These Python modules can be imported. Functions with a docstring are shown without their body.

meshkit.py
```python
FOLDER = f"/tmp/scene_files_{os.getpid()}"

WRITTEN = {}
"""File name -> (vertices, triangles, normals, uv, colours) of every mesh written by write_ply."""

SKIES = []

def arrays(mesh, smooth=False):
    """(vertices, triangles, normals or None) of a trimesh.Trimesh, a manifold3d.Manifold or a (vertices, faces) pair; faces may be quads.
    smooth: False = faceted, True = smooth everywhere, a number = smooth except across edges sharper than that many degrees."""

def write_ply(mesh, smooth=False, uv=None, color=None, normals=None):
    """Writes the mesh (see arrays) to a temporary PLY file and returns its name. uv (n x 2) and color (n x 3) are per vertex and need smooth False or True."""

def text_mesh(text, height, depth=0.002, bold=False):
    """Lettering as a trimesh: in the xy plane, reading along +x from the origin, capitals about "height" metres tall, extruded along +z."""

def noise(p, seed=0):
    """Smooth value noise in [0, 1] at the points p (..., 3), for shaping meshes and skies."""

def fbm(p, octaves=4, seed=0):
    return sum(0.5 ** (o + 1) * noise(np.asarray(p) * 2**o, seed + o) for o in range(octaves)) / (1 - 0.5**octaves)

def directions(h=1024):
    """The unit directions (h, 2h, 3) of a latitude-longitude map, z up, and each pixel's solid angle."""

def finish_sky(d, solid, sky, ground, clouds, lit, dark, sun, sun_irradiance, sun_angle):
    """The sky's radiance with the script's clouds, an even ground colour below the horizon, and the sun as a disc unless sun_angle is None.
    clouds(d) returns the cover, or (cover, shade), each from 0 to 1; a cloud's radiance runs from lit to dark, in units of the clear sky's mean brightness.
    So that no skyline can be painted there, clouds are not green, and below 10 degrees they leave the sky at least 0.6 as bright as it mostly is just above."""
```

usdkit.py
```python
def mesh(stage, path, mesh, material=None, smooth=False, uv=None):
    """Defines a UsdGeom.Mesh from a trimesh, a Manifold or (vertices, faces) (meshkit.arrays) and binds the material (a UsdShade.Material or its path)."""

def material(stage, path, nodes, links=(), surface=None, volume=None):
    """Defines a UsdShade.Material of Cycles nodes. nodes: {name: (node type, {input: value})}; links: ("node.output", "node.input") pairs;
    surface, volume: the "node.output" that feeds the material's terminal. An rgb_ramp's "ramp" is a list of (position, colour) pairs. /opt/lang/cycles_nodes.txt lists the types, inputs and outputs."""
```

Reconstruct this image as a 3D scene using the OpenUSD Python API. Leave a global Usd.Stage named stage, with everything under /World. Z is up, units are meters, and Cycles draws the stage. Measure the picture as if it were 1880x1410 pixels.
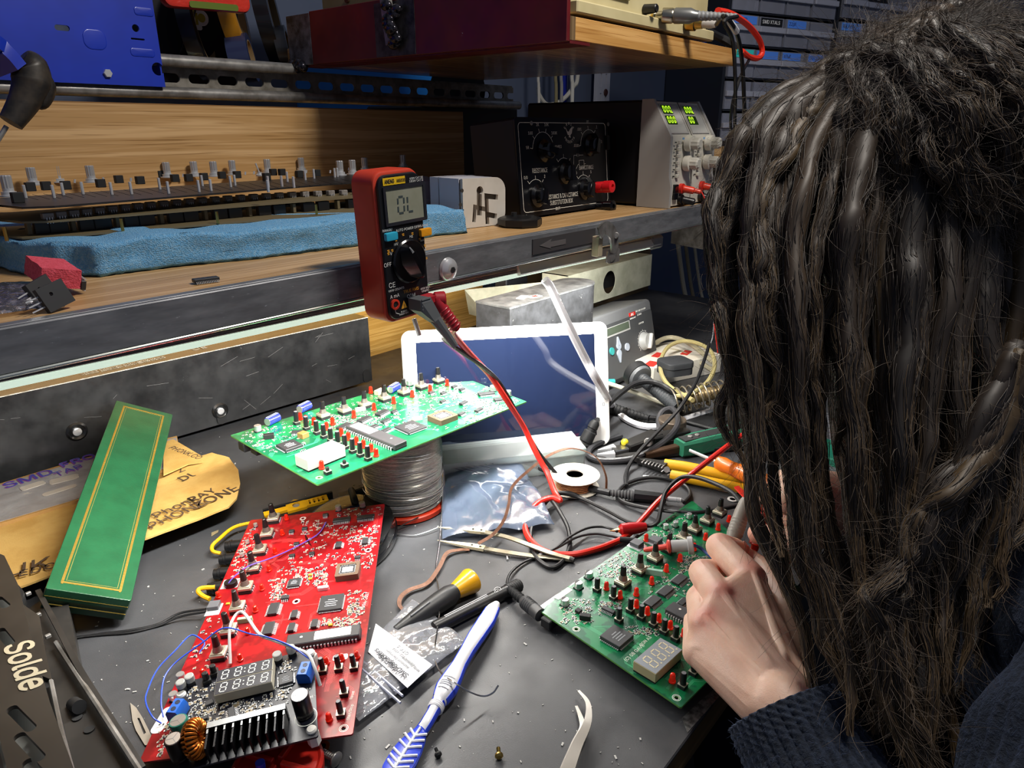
import math, random, numpy as np, trimesh, usdkit, meshkit
from shapely.geometry import Polygon, Point, LineString, box as sbox
from shapely.ops import unary_union
from pxr import Usd, UsdGeom, UsdLux, UsdShade, Gf, Sdf, Vt

stage = Usd.Stage.CreateInMemory()
UsdGeom.SetStageUpAxis(stage, 'Z')
UsdGeom.Xform.Define(stage, '/World')
UsdGeom.Scope.Define(stage, '/World/Looks')
random.seed(7)
RNG = np.random.default_rng(7)

# ------------------------------------------------------------------ camera, lights, exposure
Z0 = 0.75                       # desk top above the floor
FPX, CX, CY = 1300.0, 940.0, 705.0
PITCH, YAW = math.radians(19.76), math.radians(39.53)
_F = np.array([math.cos(YAW), math.sin(YAW), 0]); _R = np.array([math.sin(YAW), -math.cos(YAW), 0]); _U = np.array([0, 0, 1.0])
FWD = _F * math.cos(PITCH) - _U * math.sin(PITCH)
UP = _F * math.sin(PITCH) + _U * math.cos(PITCH)
EYE = np.array([0, 0, Z0 + 0.42])
cam = UsdGeom.Camera.Define(stage, '/World/camera')
cam.CreateHorizontalApertureAttr(36.0); cam.CreateVerticalApertureAttr(27.0)
cam.CreateFocalLengthAttr(36.0 * FPX / 1880.0)
cam.CreateClippingRangeAttr(Gf.Vec2f(0.03, 50))
m_ = np.eye(4); m_[0, :3] = _R; m_[1, :3] = UP; m_[2, :3] = -FWD; m_[3, :3] = EYE
cam.AddTransformOp().Set(Gf.Matrix4d(*m_.ravel().tolist()))
cam.CreateExposureAttr(0.0)

def rect_light(path, pos, target, w, h, power, color):
    L = UsdLux.RectLight.Define(stage, path)
    L.CreateWidthAttr(w); L.CreateHeightAttr(h); L.CreateIntensityAttr(power); L.CreateColorAttr(Gf.Vec3f(*color))
    z = np.array(pos, float) - np.array(target, float); z /= np.linalg.norm(z)
    a = np.array([0, 0, 1.0]) if abs(z[2]) < .95 else np.array([0, 1.0, 0])
    x = np.cross(a, z); x /= np.linalg.norm(x); y = np.cross(z, x)
    M = np.eye(4); M[0, :3] = x; M[1, :3] = y; M[2, :3] = z; M[3, :3] = pos
    L.AddTransformOp().Set(Gf.Matrix4d(*M.ravel().tolist()))
    return L
# LED work light bar hung under the front of the lower shelf (its fitting is built further down)
LED_INT = 120.0
rect_light('/World/led_bar_light', (0.565, 0.512, Z0 + 0.2535), (0.565, 0.49, Z0), 0.77, 0.014, LED_INT, (1.0, 0.98, 0.94))
rect_light('/World/led_bar_light_rear', (0.565, 0.525, Z0 + 0.2535), (0.565, 0.80, Z0 + .10), 0.77, 0.010, LED_INT * 2.0, (1.0, 0.97, 0.90))
# the room's ceiling lamp in front of the shelves
CEIL_INT = 125.0
rect_light('/World/ceiling_lamp_light', (0.68, 0.05, Z0 + 1.15), (0.55, 0.55, Z0 + .3), 0.24, 0.10, CEIL_INT, (1.0, 0.93, 0.84))
dome = UsdLux.DomeLight.Define(stage, '/World/room_ambient')
dome.CreateIntensityAttr(0.05); dome.CreateColorAttr(Gf.Vec3f(0.62, 0.72, 1.0))

# ------------------------------------------------------------------ pixel measurements -> points of the place
def ray(x, y): return FWD * FPX + _R * (x - CX) - UP * (y - CY)
def Pz(x, y, h=0.0):
    d = ray(x, y); return EYE + d * ((Z0 + h - EYE[2]) / d[2])
def Py(x, y, Y):
    d = ray(x, y); return EYE + d * (Y / d[1])
def Pd(x, y, d): return EYE + ray(x, y) * (d / FPX)
def Pp(x, y, o, n):
    d = ray(x, y); return EYE + d * ((np.asarray(o) - EYE) @ n / (d @ n))

# ------------------------------------------------------------------ materials
def lin(h):
    if not isinstance(h, str): return tuple(h)
    h = h.lstrip('#'); v = [int(h[i:i + 2], 16) / 255 for i in (0, 2, 4)]
    return tuple(x / 12.92 if x <= .04045 else ((x + .055) / 1.055) ** 2.4 for x in v)
_M = {}
def mat(name, col, rough=.5, metal=0.0, var=None, vscale=30, vdetail=3, stretch=(1, 1, 1), ramp=(.35, .65), bump=0, bscale=300, bdist=.001,
        rvar=0, estr=0, ecol=None, trans=0, alpha=1, coat=0, sheen=0, sss=0, spec=.5, ior=1.5, spots=None):
    if name in _M: return _M[name]
    p = {'base_color': lin(col), 'roughness': rough, 'metallic': metal, 'specular_ior_level': spec, 'ior': ior}
    if trans: p['transmission_weight'] = trans
    if alpha < 1: p['alpha'] = alpha
    if coat: p['coat_weight'] = coat
    if sheen: p.update(sheen_weight=sheen, sheen_roughness=.5, sheen_tint=lin(col))
    if sss: p.update(subsurface_weight=sss, subsurface_scale=.006, subsurface_radius=(1, .35, .2))
    if estr: p.update(emission_color=lin(ecol or col), emission_strength=estr)
    n = {'p': ('principled_bsdf', p)}; l = []
    if var or bump or rvar or spots:
        n['g'] = ('geometry', {}); n['m'] = ('mapping', {'scale': stretch}); l.append(('g.position', 'm.vector'))
    if var:
        n['n'] = ('noise_texture', {'scale': vscale, 'detail': vdetail, 'roughness': .6})
        n['r'] = ('rgb_ramp', {'ramp': [(0, lin(col)), (ramp[0], lin(col)), (ramp[1], lin(var)), (1, lin(var))]})
        l += [('m.vector', 'n.vector'), ('n.fac', 'r.fac'), ('r.color', 'p.base_color')]
    if spots:                                                     # (colour, scale, threshold): specks, scratches and wear
        sc, ss, st = spots
        n['sn'] = ('noise_texture', {'scale': ss, 'detail': 6, 'roughness': .7}); n['sr'] = ('rgb_ramp', {'ramp': [(0, (0, 0, 0)), (st, (0, 0, 0)), (min(st + .04, .99), (1, 1, 1)), (1, (1, 1, 1))]})
        n['sm'] = ('mix', {'color1': lin(col), 'color2': lin(sc)})
        l += [('m.vector', 'sn.vector'), ('sn.fac', 'sr.fac'), ('sr.color', 'sm.fac'), ('sm.color', 'p.base_color')]
        if var: l.remove(('r.color', 'p.base_color')); l.append(('r.color', 'sm.color1'))
    if rvar:
        n['rn'] = ('noise_texture', {'scale': vscale * 1.7, 'detail': 4}); n['rm'] = ('map_range', {'from_min': .3, 'from_max': .7, 'to_min': max(.02, rough - rvar), 'to_max': min(1, rough + rvar)})
        l += [('m.vector', 'rn.vector'), ('rn.fac', 'rm.value'), ('rm.result', 'p.roughness')]
    if bump:
        n['bn'] = ('noise_texture', {'scale': bscale, 'detail': 3}); n['b'] = ('bump', {'strength': bump, 'distance': bdist})
        l += [('m.vector', 'bn.vector'), ('bn.fac', 'b.height'), ('b.normal', 'p.normal')]
    _M[name] = usdkit.material(stage, '/World/Looks/' + name, n, l, surface='p.BSDF')
    return _M[name]
def wood(name, a, b, c, axis='x', rough=.42, s=1.0):
    if name in _M: return _M[name]
    st = {'x': (3 * s, 120 * s, 120 * s), 'y': (120 * s, 3 * s, 120 * s), 'z': (120 * s, 120 * s, 3 * s)}[axis]
    s2 = {'x': (9 * s, 560 * s, 560 * s), 'y': (560 * s, 9 * s, 560 * s), 'z': (560 * s, 560 * s, 9 * s)}[axis]
    n = {'g': ('geometry', {}), 'm': ('mapping', {'scale': st}), 'm2': ('mapping', {'scale': s2}),
         'n': ('noise_texture', {'scale': 1, 'detail': 3, 'roughness': .55, 'distortion': .6}), 'n2': ('noise_texture', {'scale': 1, 'detail': 2, 'roughness': .6}),
         'r': ('rgb_ramp', {'ramp': [(0, lin(a)), (.38, lin(a)), (.52, lin(b)), (.62, lin(b)), (.75, lin(a)), (1, lin(a))]}),
         'r2': ('rgb_ramp', {'ramp': [(0, (1, 1, 1)), (.30, (1, 1, 1)), (.42, (0, 0, 0)), (1, (0, 0, 0))]}),
         'x': ('mix', {'color2': lin(c)}), 'p': ('principled_bsdf', {'roughness': rough})}
    _M[name] = usdkit.material(stage, '/World/Looks/' + name, n, [('g.position', 'm.vector'), ('g.position', 'm2.vector'), ('m.vector', 'n.vector'), ('m2.vector', 'n2.vector'),
        ('n.fac', 'r.fac'), ('n2.fac', 'r2.fac'), ('r.color', 'x.color1'), ('r2.color', 'x.fac'), ('x.color', 'p.base_color')], surface='p.BSDF')
    return _M[name]
def clear(name, tint=(.95, .97, 1), milk=.0, milkcol='#ffffff', rough=.05, ior=1.45, gloss=1.0, bump=0, bscale=120):
    """thin clear plastic: transparent with fresnel gloss, some milky diffuse"""
    if name in _M: return _M[name]
    n = {'t': ('transparent_bsdf', {'color': tint}), 'd': ('principled_bsdf', {'base_color': lin(milkcol), 'roughness': .5}), 'g': ('glossy_bsdf', {'color': (gloss,) * 3, 'roughness': rough}),
         'f': ('fresnel', {'IOR': ior}), 'a': ('mix_closure', {'fac': milk}), 'b': ('mix_closure', {})}
    l = [('t.BSDF', 'a.closure1'), ('d.BSDF', 'a.closure2'), ('a.closure', 'b.closure1'), ('g.BSDF', 'b.closure2'), ('f.fac', 'b.fac')]
    if bump:
        n['ge'] = ('geometry', {}); n['bn'] = ('noise_texture', {'scale': bscale, 'detail': 3}); n['bb'] = ('bump', {'strength': bump, 'distance': .004})
        l += [('ge.position', 'bn.vector'), ('bn.fac', 'bb.height'), ('bb.normal', 'g.normal'), ('bb.normal', 'd.normal')]
    _M[name] = usdkit.material(stage, '/World/Looks/' + name, n, l, surface='b.closure')
    return _M[name]

# ------------------------------------------------------------------ shapes
A = lambda *v: np.array(v, float)
def unit(v): v = np.asarray(v, float); return v / max(np.linalg.norm(v), 1e-12)
def cat(*ms):
    out = []
    for m in ms:
        out += list(m) if isinstance(m, (list, tuple)) else [m]
    v, f, k = [], [], 0
    for m in out:
        v.append(np.asarray(m.vertices)); f.append(np.asarray(m.faces) + k); k += len(m.vertices)
    return trimesh.Trimesh(np.vstack(v), np.vstack(f), process=False)
def box(size, c=(0, 0, 0), ch=0):
    a, b, d = [s / 2 for s in size]
    if ch <= 0:
        m = trimesh.creation.box(size)
    else:
        ch = min(ch, a * .9, b * .9, d * .9)
        P = [(sx * x, sy * y, sz * z) for sx in (-1, 1) for sy in (-1, 1) for sz in (-1, 1) for x, y, z in ((a - ch, b - ch, d), (a - ch, b, d - ch), (a, b - ch, d - ch))]
        m = trimesh.Trimesh(P).convex_hull
    m.apply_translation(c); return m
def bx(x0, x1, y0, y1, z0, z1, ch=0): return box((x1 - x0, y1 - y0, z1 - z0), ((x0 + x1) / 2, (y0 + y1) / 2, (z0 + z1) / 2), ch)
def basis(z, x=None):
    z = unit(z)
    if x is None: x = A(1, 0, 0) if abs(z[0]) < .9 else A(0, 1, 0)
    x = unit(np.asarray(x) - (np.asarray(x) @ z) * z); return x, np.cross(z, x), z
def frame(o, x, y=None, z=None):
    x = unit(x)
    if z is not None: z = unit(np.asarray(z) - (np.asarray(z) @ x) * x); y = np.cross(z, x)
    else: y = unit(np.asarray(y) - (np.asarray(y) @ x) * x); z = np.cross(x, y)
    M = np.eye(4); M[:3, 0] = x; M[:3, 1] = y; M[:3, 2] = z; M[:3, 3] = o; return M
def tf(m, M): m = m.copy(); m.apply_transform(M); return m
def rotz(a): return trimesh.transformations.rotation_matrix(a, [0, 0, 1])
def loft(rings, cap=True, closed=True):
    rings = [np.asarray(r) for r in rings]; n = len(rings[0]); V = np.vstack(rings); F = []
    for i in range(len(rings) - 1):
        for j in range(n if closed else n - 1):
            a, b = i * n + j, i * n + (j + 1) % n; F += [(a, b, b + n), (a, b + n, a + n)]
    if cap and closed:
        for base, ring, rev in ((0, rings[0], True), ((len(rings) - 1) * n, rings[-1], False)):
            V = np.vstack([V, ring.mean(0)]); k = len(V) - 1
            for j in range(n):
                a, b = base + j, base + (j + 1) % n; F.append((k, b, a) if rev else (k, a, b))
    return trimesh.Trimesh(V, F, process=False)
def lathe(prof, o=(0, 0, 0), axis=(0, 0, 1), n=20):
    """prof: (radius, height) list from bottom to top"""
    x, y, z = basis(axis); t = np.linspace(0, 2 * np.pi, n, endpoint=False)
    return loft([np.asarray(o) + z * h + max(r, 1e-6) * (np.cos(t)[:, None] * x + np.sin(t)[:, None] * y) for r, h in prof])
def cyl(p0, p1, r0, r1=None, n=14, ch=0):
    p0, p1 = np.asarray(p0, float), np.asarray(p1, float); r1 = r0 if r1 is None else r1; h = np.linalg.norm(p1 - p0)
    pr = [(r0 - ch, 0), (r0, ch), (r1, h - ch), (r1 - ch, h)] if ch else [(r0, 0), (r1, h)]
    return lathe(pr, p0, p1 - p0, n)
def spline(pts, n=8):
    P = np.asarray(pts, float)
    if len(P) < 3: return np.array([P[0] + (P[-1] - P[0]) * t for t in np.linspace(0, 1, n + 1)])
    P = np.vstack([2 * P[0] - P[1], P, 2 * P[-1] - P[-2]]); out = []
    for i in range(1, len(P) - 2):
        a, b, c, d = P[i - 1:i + 3]
        for t in np.linspace(0, 1, n, endpoint=False):
            out.append(.5 * (2 * b + (c - a) * t + (2 * a - 5 * b + 4 * c - d) * t * t + (3 * b - a - 3 * c + d) * t ** 3))
    out.append(P[-2]); return np.array(out)
def sweep(path, prof, radii=None, cap=True, up=None):
    """prof: (k,2) cross-section, or number of sides with radii"""
    P = np.asarray(path, float); T = np.gradient(P, axis=0); T /= np.maximum(np.linalg.norm(T, axis=1, keepdims=True), 1e-12)
    x = basis(T[0], up)[0]; rings = []
    for i, (p, t) in enumerate(zip(P, T)):
        x = unit(x - (x @ t) * t) if up is None else unit(np.asarray(up) - (np.asarray(up) @ t) * t)
        y = np.cross(t, x); s = 1 if radii is None else radii[i]
        rings.append(p + s * (prof[:, :1] * x + prof[:, 1:] * y))
    return loft(rings, cap)
def ngon(n, r=1.0): t = np.linspace(0, 2 * np.pi, n, endpoint=False); return np.stack([r * np.cos(t), r * np.sin(t)], 1)
def tube(pts, r, n=8, k=8, smooth=True):
    P = spline(pts, k) if smooth else np.asarray(pts, float)
    rr = np.interp(np.linspace(0, 1, len(P)), np.linspace(0, 1, len(r)), r) if np.ndim(r) else np.full(len(P), r)
    return sweep(P, ngon(n), rr)
def strip(pts, w, t, up=(0, 0, 1), k=8):
    return sweep(spline(pts, k), np.array([(t / 2, -w / 2), (t / 2, w / 2), (-t / 2, w / 2), (-t / 2, -w / 2)]), up=up)
def prism(poly, h, M=None):
    gs = getattr(poly, 'geoms', [poly])
    m = cat([trimesh.creation.extrude_polygon(g, h, engine='earcut') for g in gs if g.area > 0])
    return tf(m, M) if M is not None else m
def rrect(w, h, r, c=(0, 0), q=6): return sbox(c[0] - w / 2 + r, c[1] - h / 2 + r, c[0] + w / 2 - r, c[1] + h / 2 - r).buffer(r, quad_segs=q)
def slab(w, d, h, r, ch=0, M=None, q=6):
    """rounded-rectangle plate, z 0..h, with softened top edge"""
    if ch <= 0: return prism(rrect(w, d, r, q=q), h, M)
    def ring(k, z):
        c = np.array(rrect(w - 2 * k, d - 2 * k, max(r - k, 2e-4), q=q).exterior.coords)[:-1]
        if Polygon(c).exterior.is_ccw is False: c = c[::-1]
        return np.c_[c, np.full(len(c), z)]
    m = loft([ring(0, 0), ring(0, h - ch), ring(ch * .3, h - ch * .3), ring(ch, h)])
    return tf(m, M) if M is not None else m
def sph(c, r, sub=2, s=(1, 1, 1)):
    m = trimesh.creation.icosphere(sub, 1.0); m.apply_scale([r * k for k in s]); m.apply_translation(c); return m
def hull(P): return trimesh.Trimesh(np.asarray(P)).convex_hull
_txt = {}
def text(s, h, M, depth=.0002, bold=False, center=False):
    key = (s, bold)
    if key not in _txt: _txt[key] = meshkit.text_mesh(s, 1.0, 1.0, bold)
    m = _txt[key].copy(); m.apply_scale([h, h, depth])
    if center: m.apply_translation(-A(m.bounds[:, 0].mean(), m.bounds[:, 1].mean(), 0))
    m.apply_transform(M); return m

# ------------------------------------------------------------------ things and their parts
_count = {}
def numbered(parent, name):
    k = _count.get((parent, name), 0); _count[(parent, name)] = k + 1
    return name if k == 0 else f'{name}_{k:03d}'
class Part:
    def __init__(s, name, mesh, m, label=None, smooth=30, kind=None, curves=None): s.name, s.mesh, s.m, s.label, s.smooth, s.kind, s.subs, s.curves = name, mesh, m, label, smooth, kind, [], curves
    def sub(s, name, mesh, m, label=None, smooth=30, kind=None):
        p = Part(name, mesh, m, label, smooth, kind); s.subs.append(p); return p
THINGS = []
class Thing:
    def __init__(s, name, label=None, cat_=None, group=None, kind=None, base=None):
        s.name, s.label, s.cat, s.group, s.kind, s.base, s.parts = name, label, cat_, group, kind, base, []; THINGS.append(s)
    def part(s, name, mesh, m, label=None, smooth=30, kind=None):
        p = Part(name, mesh, m, label, smooth, kind); s.parts.append(p); return p
def one(name, mesh, m, label=None, cat_=None, smooth=30, group=None, kind=None):
    t = Thing(name, label, cat_, group, kind); t.part(name, mesh, m, smooth=smooth); return t
def _write(p, parent, off):
    path = parent + '/' + numbered(parent, p.name)
    if p.curves is not None:
        pts, counts, widths = p.curves
        c = UsdGeom.BasisCurves.Define(stage, path); c.CreateTypeAttr('linear')
        c.CreatePointsAttr(Vt.Vec3fArray.FromNumpy((pts - off).astype(np.float32))); c.CreateCurveVertexCountsAttr(Vt.IntArray.FromNumpy(np.asarray(counts, np.int32)))
        c.CreateWidthsAttr(Vt.FloatArray.FromNumpy(np.asarray(widths, np.float32))); c.SetWidthsInterpolation('vertex')
        UsdShade.MaterialBindingAPI.Apply(c.GetPrim()).Bind(p.m); prim = c.GetPrim()
    else:
        m = p.mesh.copy(); m.apply_translation(-off)
        prim = usdkit.mesh(stage, path, m, p.m, smooth=p.smooth).GetPrim()
        if getattr(p, 'tint', None) is not None: UsdGeom.PrimvarsAPI(prim).CreatePrimvar('tint', Sdf.ValueTypeNames.FloatArray, 'vertex').Set(Vt.FloatArray.FromNumpy(np.asarray(p.tint, np.float32)))
    if p.label: prim.SetCustomDataByKey('label', p.label)
    if p.kind: prim.SetCustomDataByKey('kind', p.kind)
    for q in p.subs: _write(q, path, off)
    return prim
def finish():
    for t in THINGS:
        ms = [p.mesh for p in t.parts if p.mesh is not None]
        lo, hi = np.min([m.bounds[0] for m in ms], 0), np.max([m.bounds[1] for m in ms], 0)
        base = A((lo[0] + hi[0]) / 2, (lo[1] + hi[1]) / 2, lo[2]) if t.base is None else np.asarray(t.base, float)
        single = len(t.parts) == 1 and not t.parts[0].subs and t.parts[0].curves is None
        if single:
            p = t.parts[0]; p.name = t.name; prim = _write(p, '/World', base); UsdGeom.Xformable(prim).AddTranslateOp().Set(Gf.Vec3d(*base.tolist()))
        else:
            path = '/World/' + numbered('/World', t.name); x = UsdGeom.Xform.Define(stage, path); x.AddTranslateOp().Set(Gf.Vec3d(*base.tolist())); prim = x.GetPrim()
            for p in t.parts: _write(p, path, base)
        for k, v in (('label', t.label), ('category', t.cat), ('group', t.group), ('kind', t.kind)):
            if v: prim.SetCustomDataByKey(k, v)
# ------------------------------------------------------------------ shared materials
OAK = wood('oak_laminate', '#cda878', '#b38c5b', '#94703f', 'x')
OAK2 = wood('oak_laminate_dull', '#9c7443', '#825c30', '#604220', 'x')
OAKY = wood('oak_laminate_cross', '#c09256', '#a3743e', '#82592c', 'y')
ALU = mat('worn_aluminium', '#85878b', .40, .35, var='#6a6c70', vscale=25, stretch=(1, 4, 4), rvar=.12, spots=('#b9bcc2', 160, .66))
STEEL = mat('bare_steel', '#9a9997', .38, .5, var='#6f6c68', vscale=40, rvar=.1)
SILVER = mat('tinned_metal', '#cfd1d4', .25, .45)
CHROME = mat('bright_metal', '#dcdde0', .15, .5)
BLACKP = mat('black_plastic', '#121214', .38)
BLACKM = mat('matt_black_plastic', '#17181a', .62)
BLACKG = mat('gloss_black_plastic', '#0d0d10', .18)
GREYP = mat('grey_plastic', '#77797c', .5)
WHITEP = mat('white_plastic', '#e4e4e2', .35)
PRINT_W = mat('white_print', '#e6e6e0', .6)
PRINT_D = mat('dark_print', '#22201e', .7)
RED_P = mat('red_plastic', '#c8271c', .4)
CHIP = mat('chip_epoxy', '#2a2b2e', .48)
COPPER = mat('copper', '#b8683a', .3, .9)
BRASS = mat('brass', '#b79a54', .28, 1.0)

# ------------------------------------------------------------------ the room
def structure(name, m, mt): return one(name, m, mt, kind='structure')
structure('floor', bx(-2.5, 3.6, -2.5, 1.35, -.05, 0), mat('floor_vinyl', '#3a3836', .6, var='#2c2a29', vscale=4))
structure('wall_back', bx(-2.5, 3.6, 1.30, 1.36, 0, 2.6), mat('wall_paint', '#56617a', .8, var='#4d5870', vscale=3))
structure('wall_right', bx(3.0, 3.06, -2.5, 1.30, 0, 2.6), mat('wall_paint_side', '#4f5a72', .8, var='#465066', vscale=3))

# ------------------------------------------------------------------ workbench
DESK = mat('desk_rubber_mat', '#3a3b3e', .42, var='#46474a', vscale=9, vdetail=5, rvar=.16, spots=('#66686b', 210, .70), bump=.15, bscale=900, bdist=.0006)
t = Thing('workbench', 'long workbench with a scuffed black rubber top under the oak shelf', 'workbench')
t.part('worktop', bx(-.7, 1.75, .158, 1.085, Z0 - .034, Z0 - .004), wood('bench_chipboard', '#8c7350', '#76603f', '#5c4a30', 'x'))
t.part('rubber_mat', bx(-.7, 1.75, .156, 1.085, Z0 - .004, Z0, .001), DESK)
for X in (-.62, 1.68):
    for Y in (.22, .94): t.part('leg', bx(X - .03, X + .03, Y - .03, Y + .03, 0, Z0 - .034), STEEL)
t.part('worn_edge', hull([Pz(x, y, .0004) + A(0, 0, k) for x, y in ((1335, 1262), (1305, 1296), (1262, 1345), (1252, 1318), (1285, 1287), (1312, 1264)) for k in (-.0012, 0)]), mat('frayed_foil', '#8d8d8b', .4, .3, var='#4a4a4a', vscale=220), label='frayed pale edge of the mat')

# oak panel standing behind the worktop, under the lower shelf
t = Thing('rear_panel', 'oak panel standing behind the worktop below the shelf', 'panel')
t.part('board', bx(-.7, 1.18, 1.060, 1.078, Z0, Z0 + .29), wood('oak_laminate_warm', '#deb468', '#c4964a', '#a47a36', 'x'))
t.part('edge_strip', bx(-.7, 1.18, 1.057, 1.060, Z0 + .28, Z0 + .29), OAK2)
t = Thing('side_panel', 'dull brown hardboard panel behind the hanging wires at the bench end', 'panel')
t.part('board', bx(1.185, 1.75, .95, .97, Z0, Z0 + .29), mat('hardboard', '#6b583c', .6, var='#52432c', vscale=7))
t.part('hinge', bx(1.24, 1.26, .944, .95, Z0 + .2, Z0 + .25, .002), STEEL)

# ------------------------------------------------------------------ lower shelf
SH = Z0 + .31
t = Thing('lower_shelf', 'oak laminate shelf with a scratched aluminium front edge over the bench', 'shelf')
t.part('board', bx(-.7, 1.32, .4885, .94, SH - .022, SH), OAK)
ang = Polygon([(0, 0), (.0, -.027), (.003, -.027), (.003, -.0012), (.0245, -.0012), (.0245, 0)])
t.part('edge_trim', bx(-.7, 1.32, .485, .4885, SH - .027, SH + .0006, .0008), ALU)
t.part('trim_bead', bx(-.7, 1.32, .4838, .4885, SH - .0292, SH - .0268, .0008), mat('bright_trim_lip', '#cfd4cc', .2, .9))
t.part('top_trim', bx(-.7, 1.32, .4885, .497, SH, SH + .0012, .0004), ALU)
p = Py(822, 494, .4845)
t.part('round_bolt', lathe([(.0, 0), (.0115, 0), (.0105, .003), (.007, .0058), (.0035, .0068)], p, (0, -1, 0), 24), mat('polished_steel', '#cfd0d2', .2, .55), label='domed steel bolt head').sub('socket', cyl(p + A(0, -.0066, 0), p + A(0, -.0075, 0), .0031, n=6), BLACKM)
a, b = Py(977, 455, .4846), Py(1092, 430, .4846)
t.part('dark_tape', bx(a[0], b[0], .4836, .4852, SH - .021, SH - .004), mat('dark_tape', '#3c3a3c', .55), label='strip of dark tape with an arrow').sub('arrow', prism(Polygon([(0, 0), (.022, .005), (.02, .002), (.05, .002), (.05, -.004), (.02, -.004), (.022, -.006)]), .0003, frame((a[0] + .012, .4834, SH - .012), (1, 0, 0), (0, 0, 1))), mat('faded_print', '#5a5758', .6))
for X in (.25, .95): t.part('bracket', bx(X - .015, X + .015, .55, .94, SH - .027, SH - .022), STEEL)

t = Thing('shelf_back_board', 'tall oak board standing along the back of the lower shelf', 'board')
t.part('board', bx(-.7, 1.0, .94, .956, SH, Z0 + .449), wood('oak_grain_board', '#d0ab7a', '#b68f5c', '#8f6a3b', 'x', s=.8))
t.part('top_edge', bx(-.7, 1.0, .94, .956, Z0 + .449, Z0 + .4505), OAK2)

# ------------------------------------------------------------------ LED bar under the shelf edge
t = Thing('led_work_light', 'slim LED strip light hung under the front edge of the shelf', 'lamp')
L0, L1 = -.5, .945; zl = Z0 + .2735; BY = .517
def barx(prof, x0, x1, y, z): return loft([[(x, y + a, z + b - (x - .3) * .014) for a, b in prof] for x in (x0, x1)])
t.part('housing', barx([(-.012, .001), (-.0135, .002), (-.0122, .003), (-.0135, .004), (-.0122, .005), (-.0135, .006), (-.0122, .007), (-.0125, .0115), (.012, .0115), (.012, .001)], L0, L1 - .02, BY, zl - .004), mat('anodised_profile', '#a9a6a8', .35, .6, var='#8c8589', vscale=60, stretch=(1, 20, 60)))
t.part('diffuser', barx([(-.0130, -.0036), (-.0130, .0008), (.012, .0008), (.012, -.0036)], L0, L1, BY, zl - .004), mat('lit_diffuser', '#dfe6d8', .4, estr=.85, ecol='#d6ecd8'), label='glowing diffuser strip')
t.part('end_cap', bx(L1 - .02, L1 + .012, BY - .018, BY + .018, zl - .018, zl + .001, .003), GREYP)
t.part('lamp_cover', barx([(-.0165, -.0010), (-.0185, .001), (-.0145, .010), (.013, .010), (.013, -.0010)], .62, L1 + .004, BY, zl - .004), mat('frosted_cover', '#c9c9c4', .35, trans=.2))
hk = [Py(1100, 428, .47), Py(1112, 418, .468), Py(1124, 428, .468), Py(1128, 450, .470), Py(1125, 466, .472), Py(1118, 472, .474), Py(1136, 468, .474)]
t.part('hanging_hook', strip(hk, .016, .0025, up=(0, 1, 0)), STEEL, label='worn steel hook over the light')
t.part('hook_plate', bx(Py(1095, 430, .478)[0], Py(1103, 430, .478)[0], .474, .4845, Z0 + .272, Z0 + .297, .001), mat('cream_tab', '#a79c83', .5))
t.part('hook_screw', cyl(Py(1131, 432, .476), Py(1131, 432, .466), .004, n=12, ch=.001), STEEL)

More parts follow.
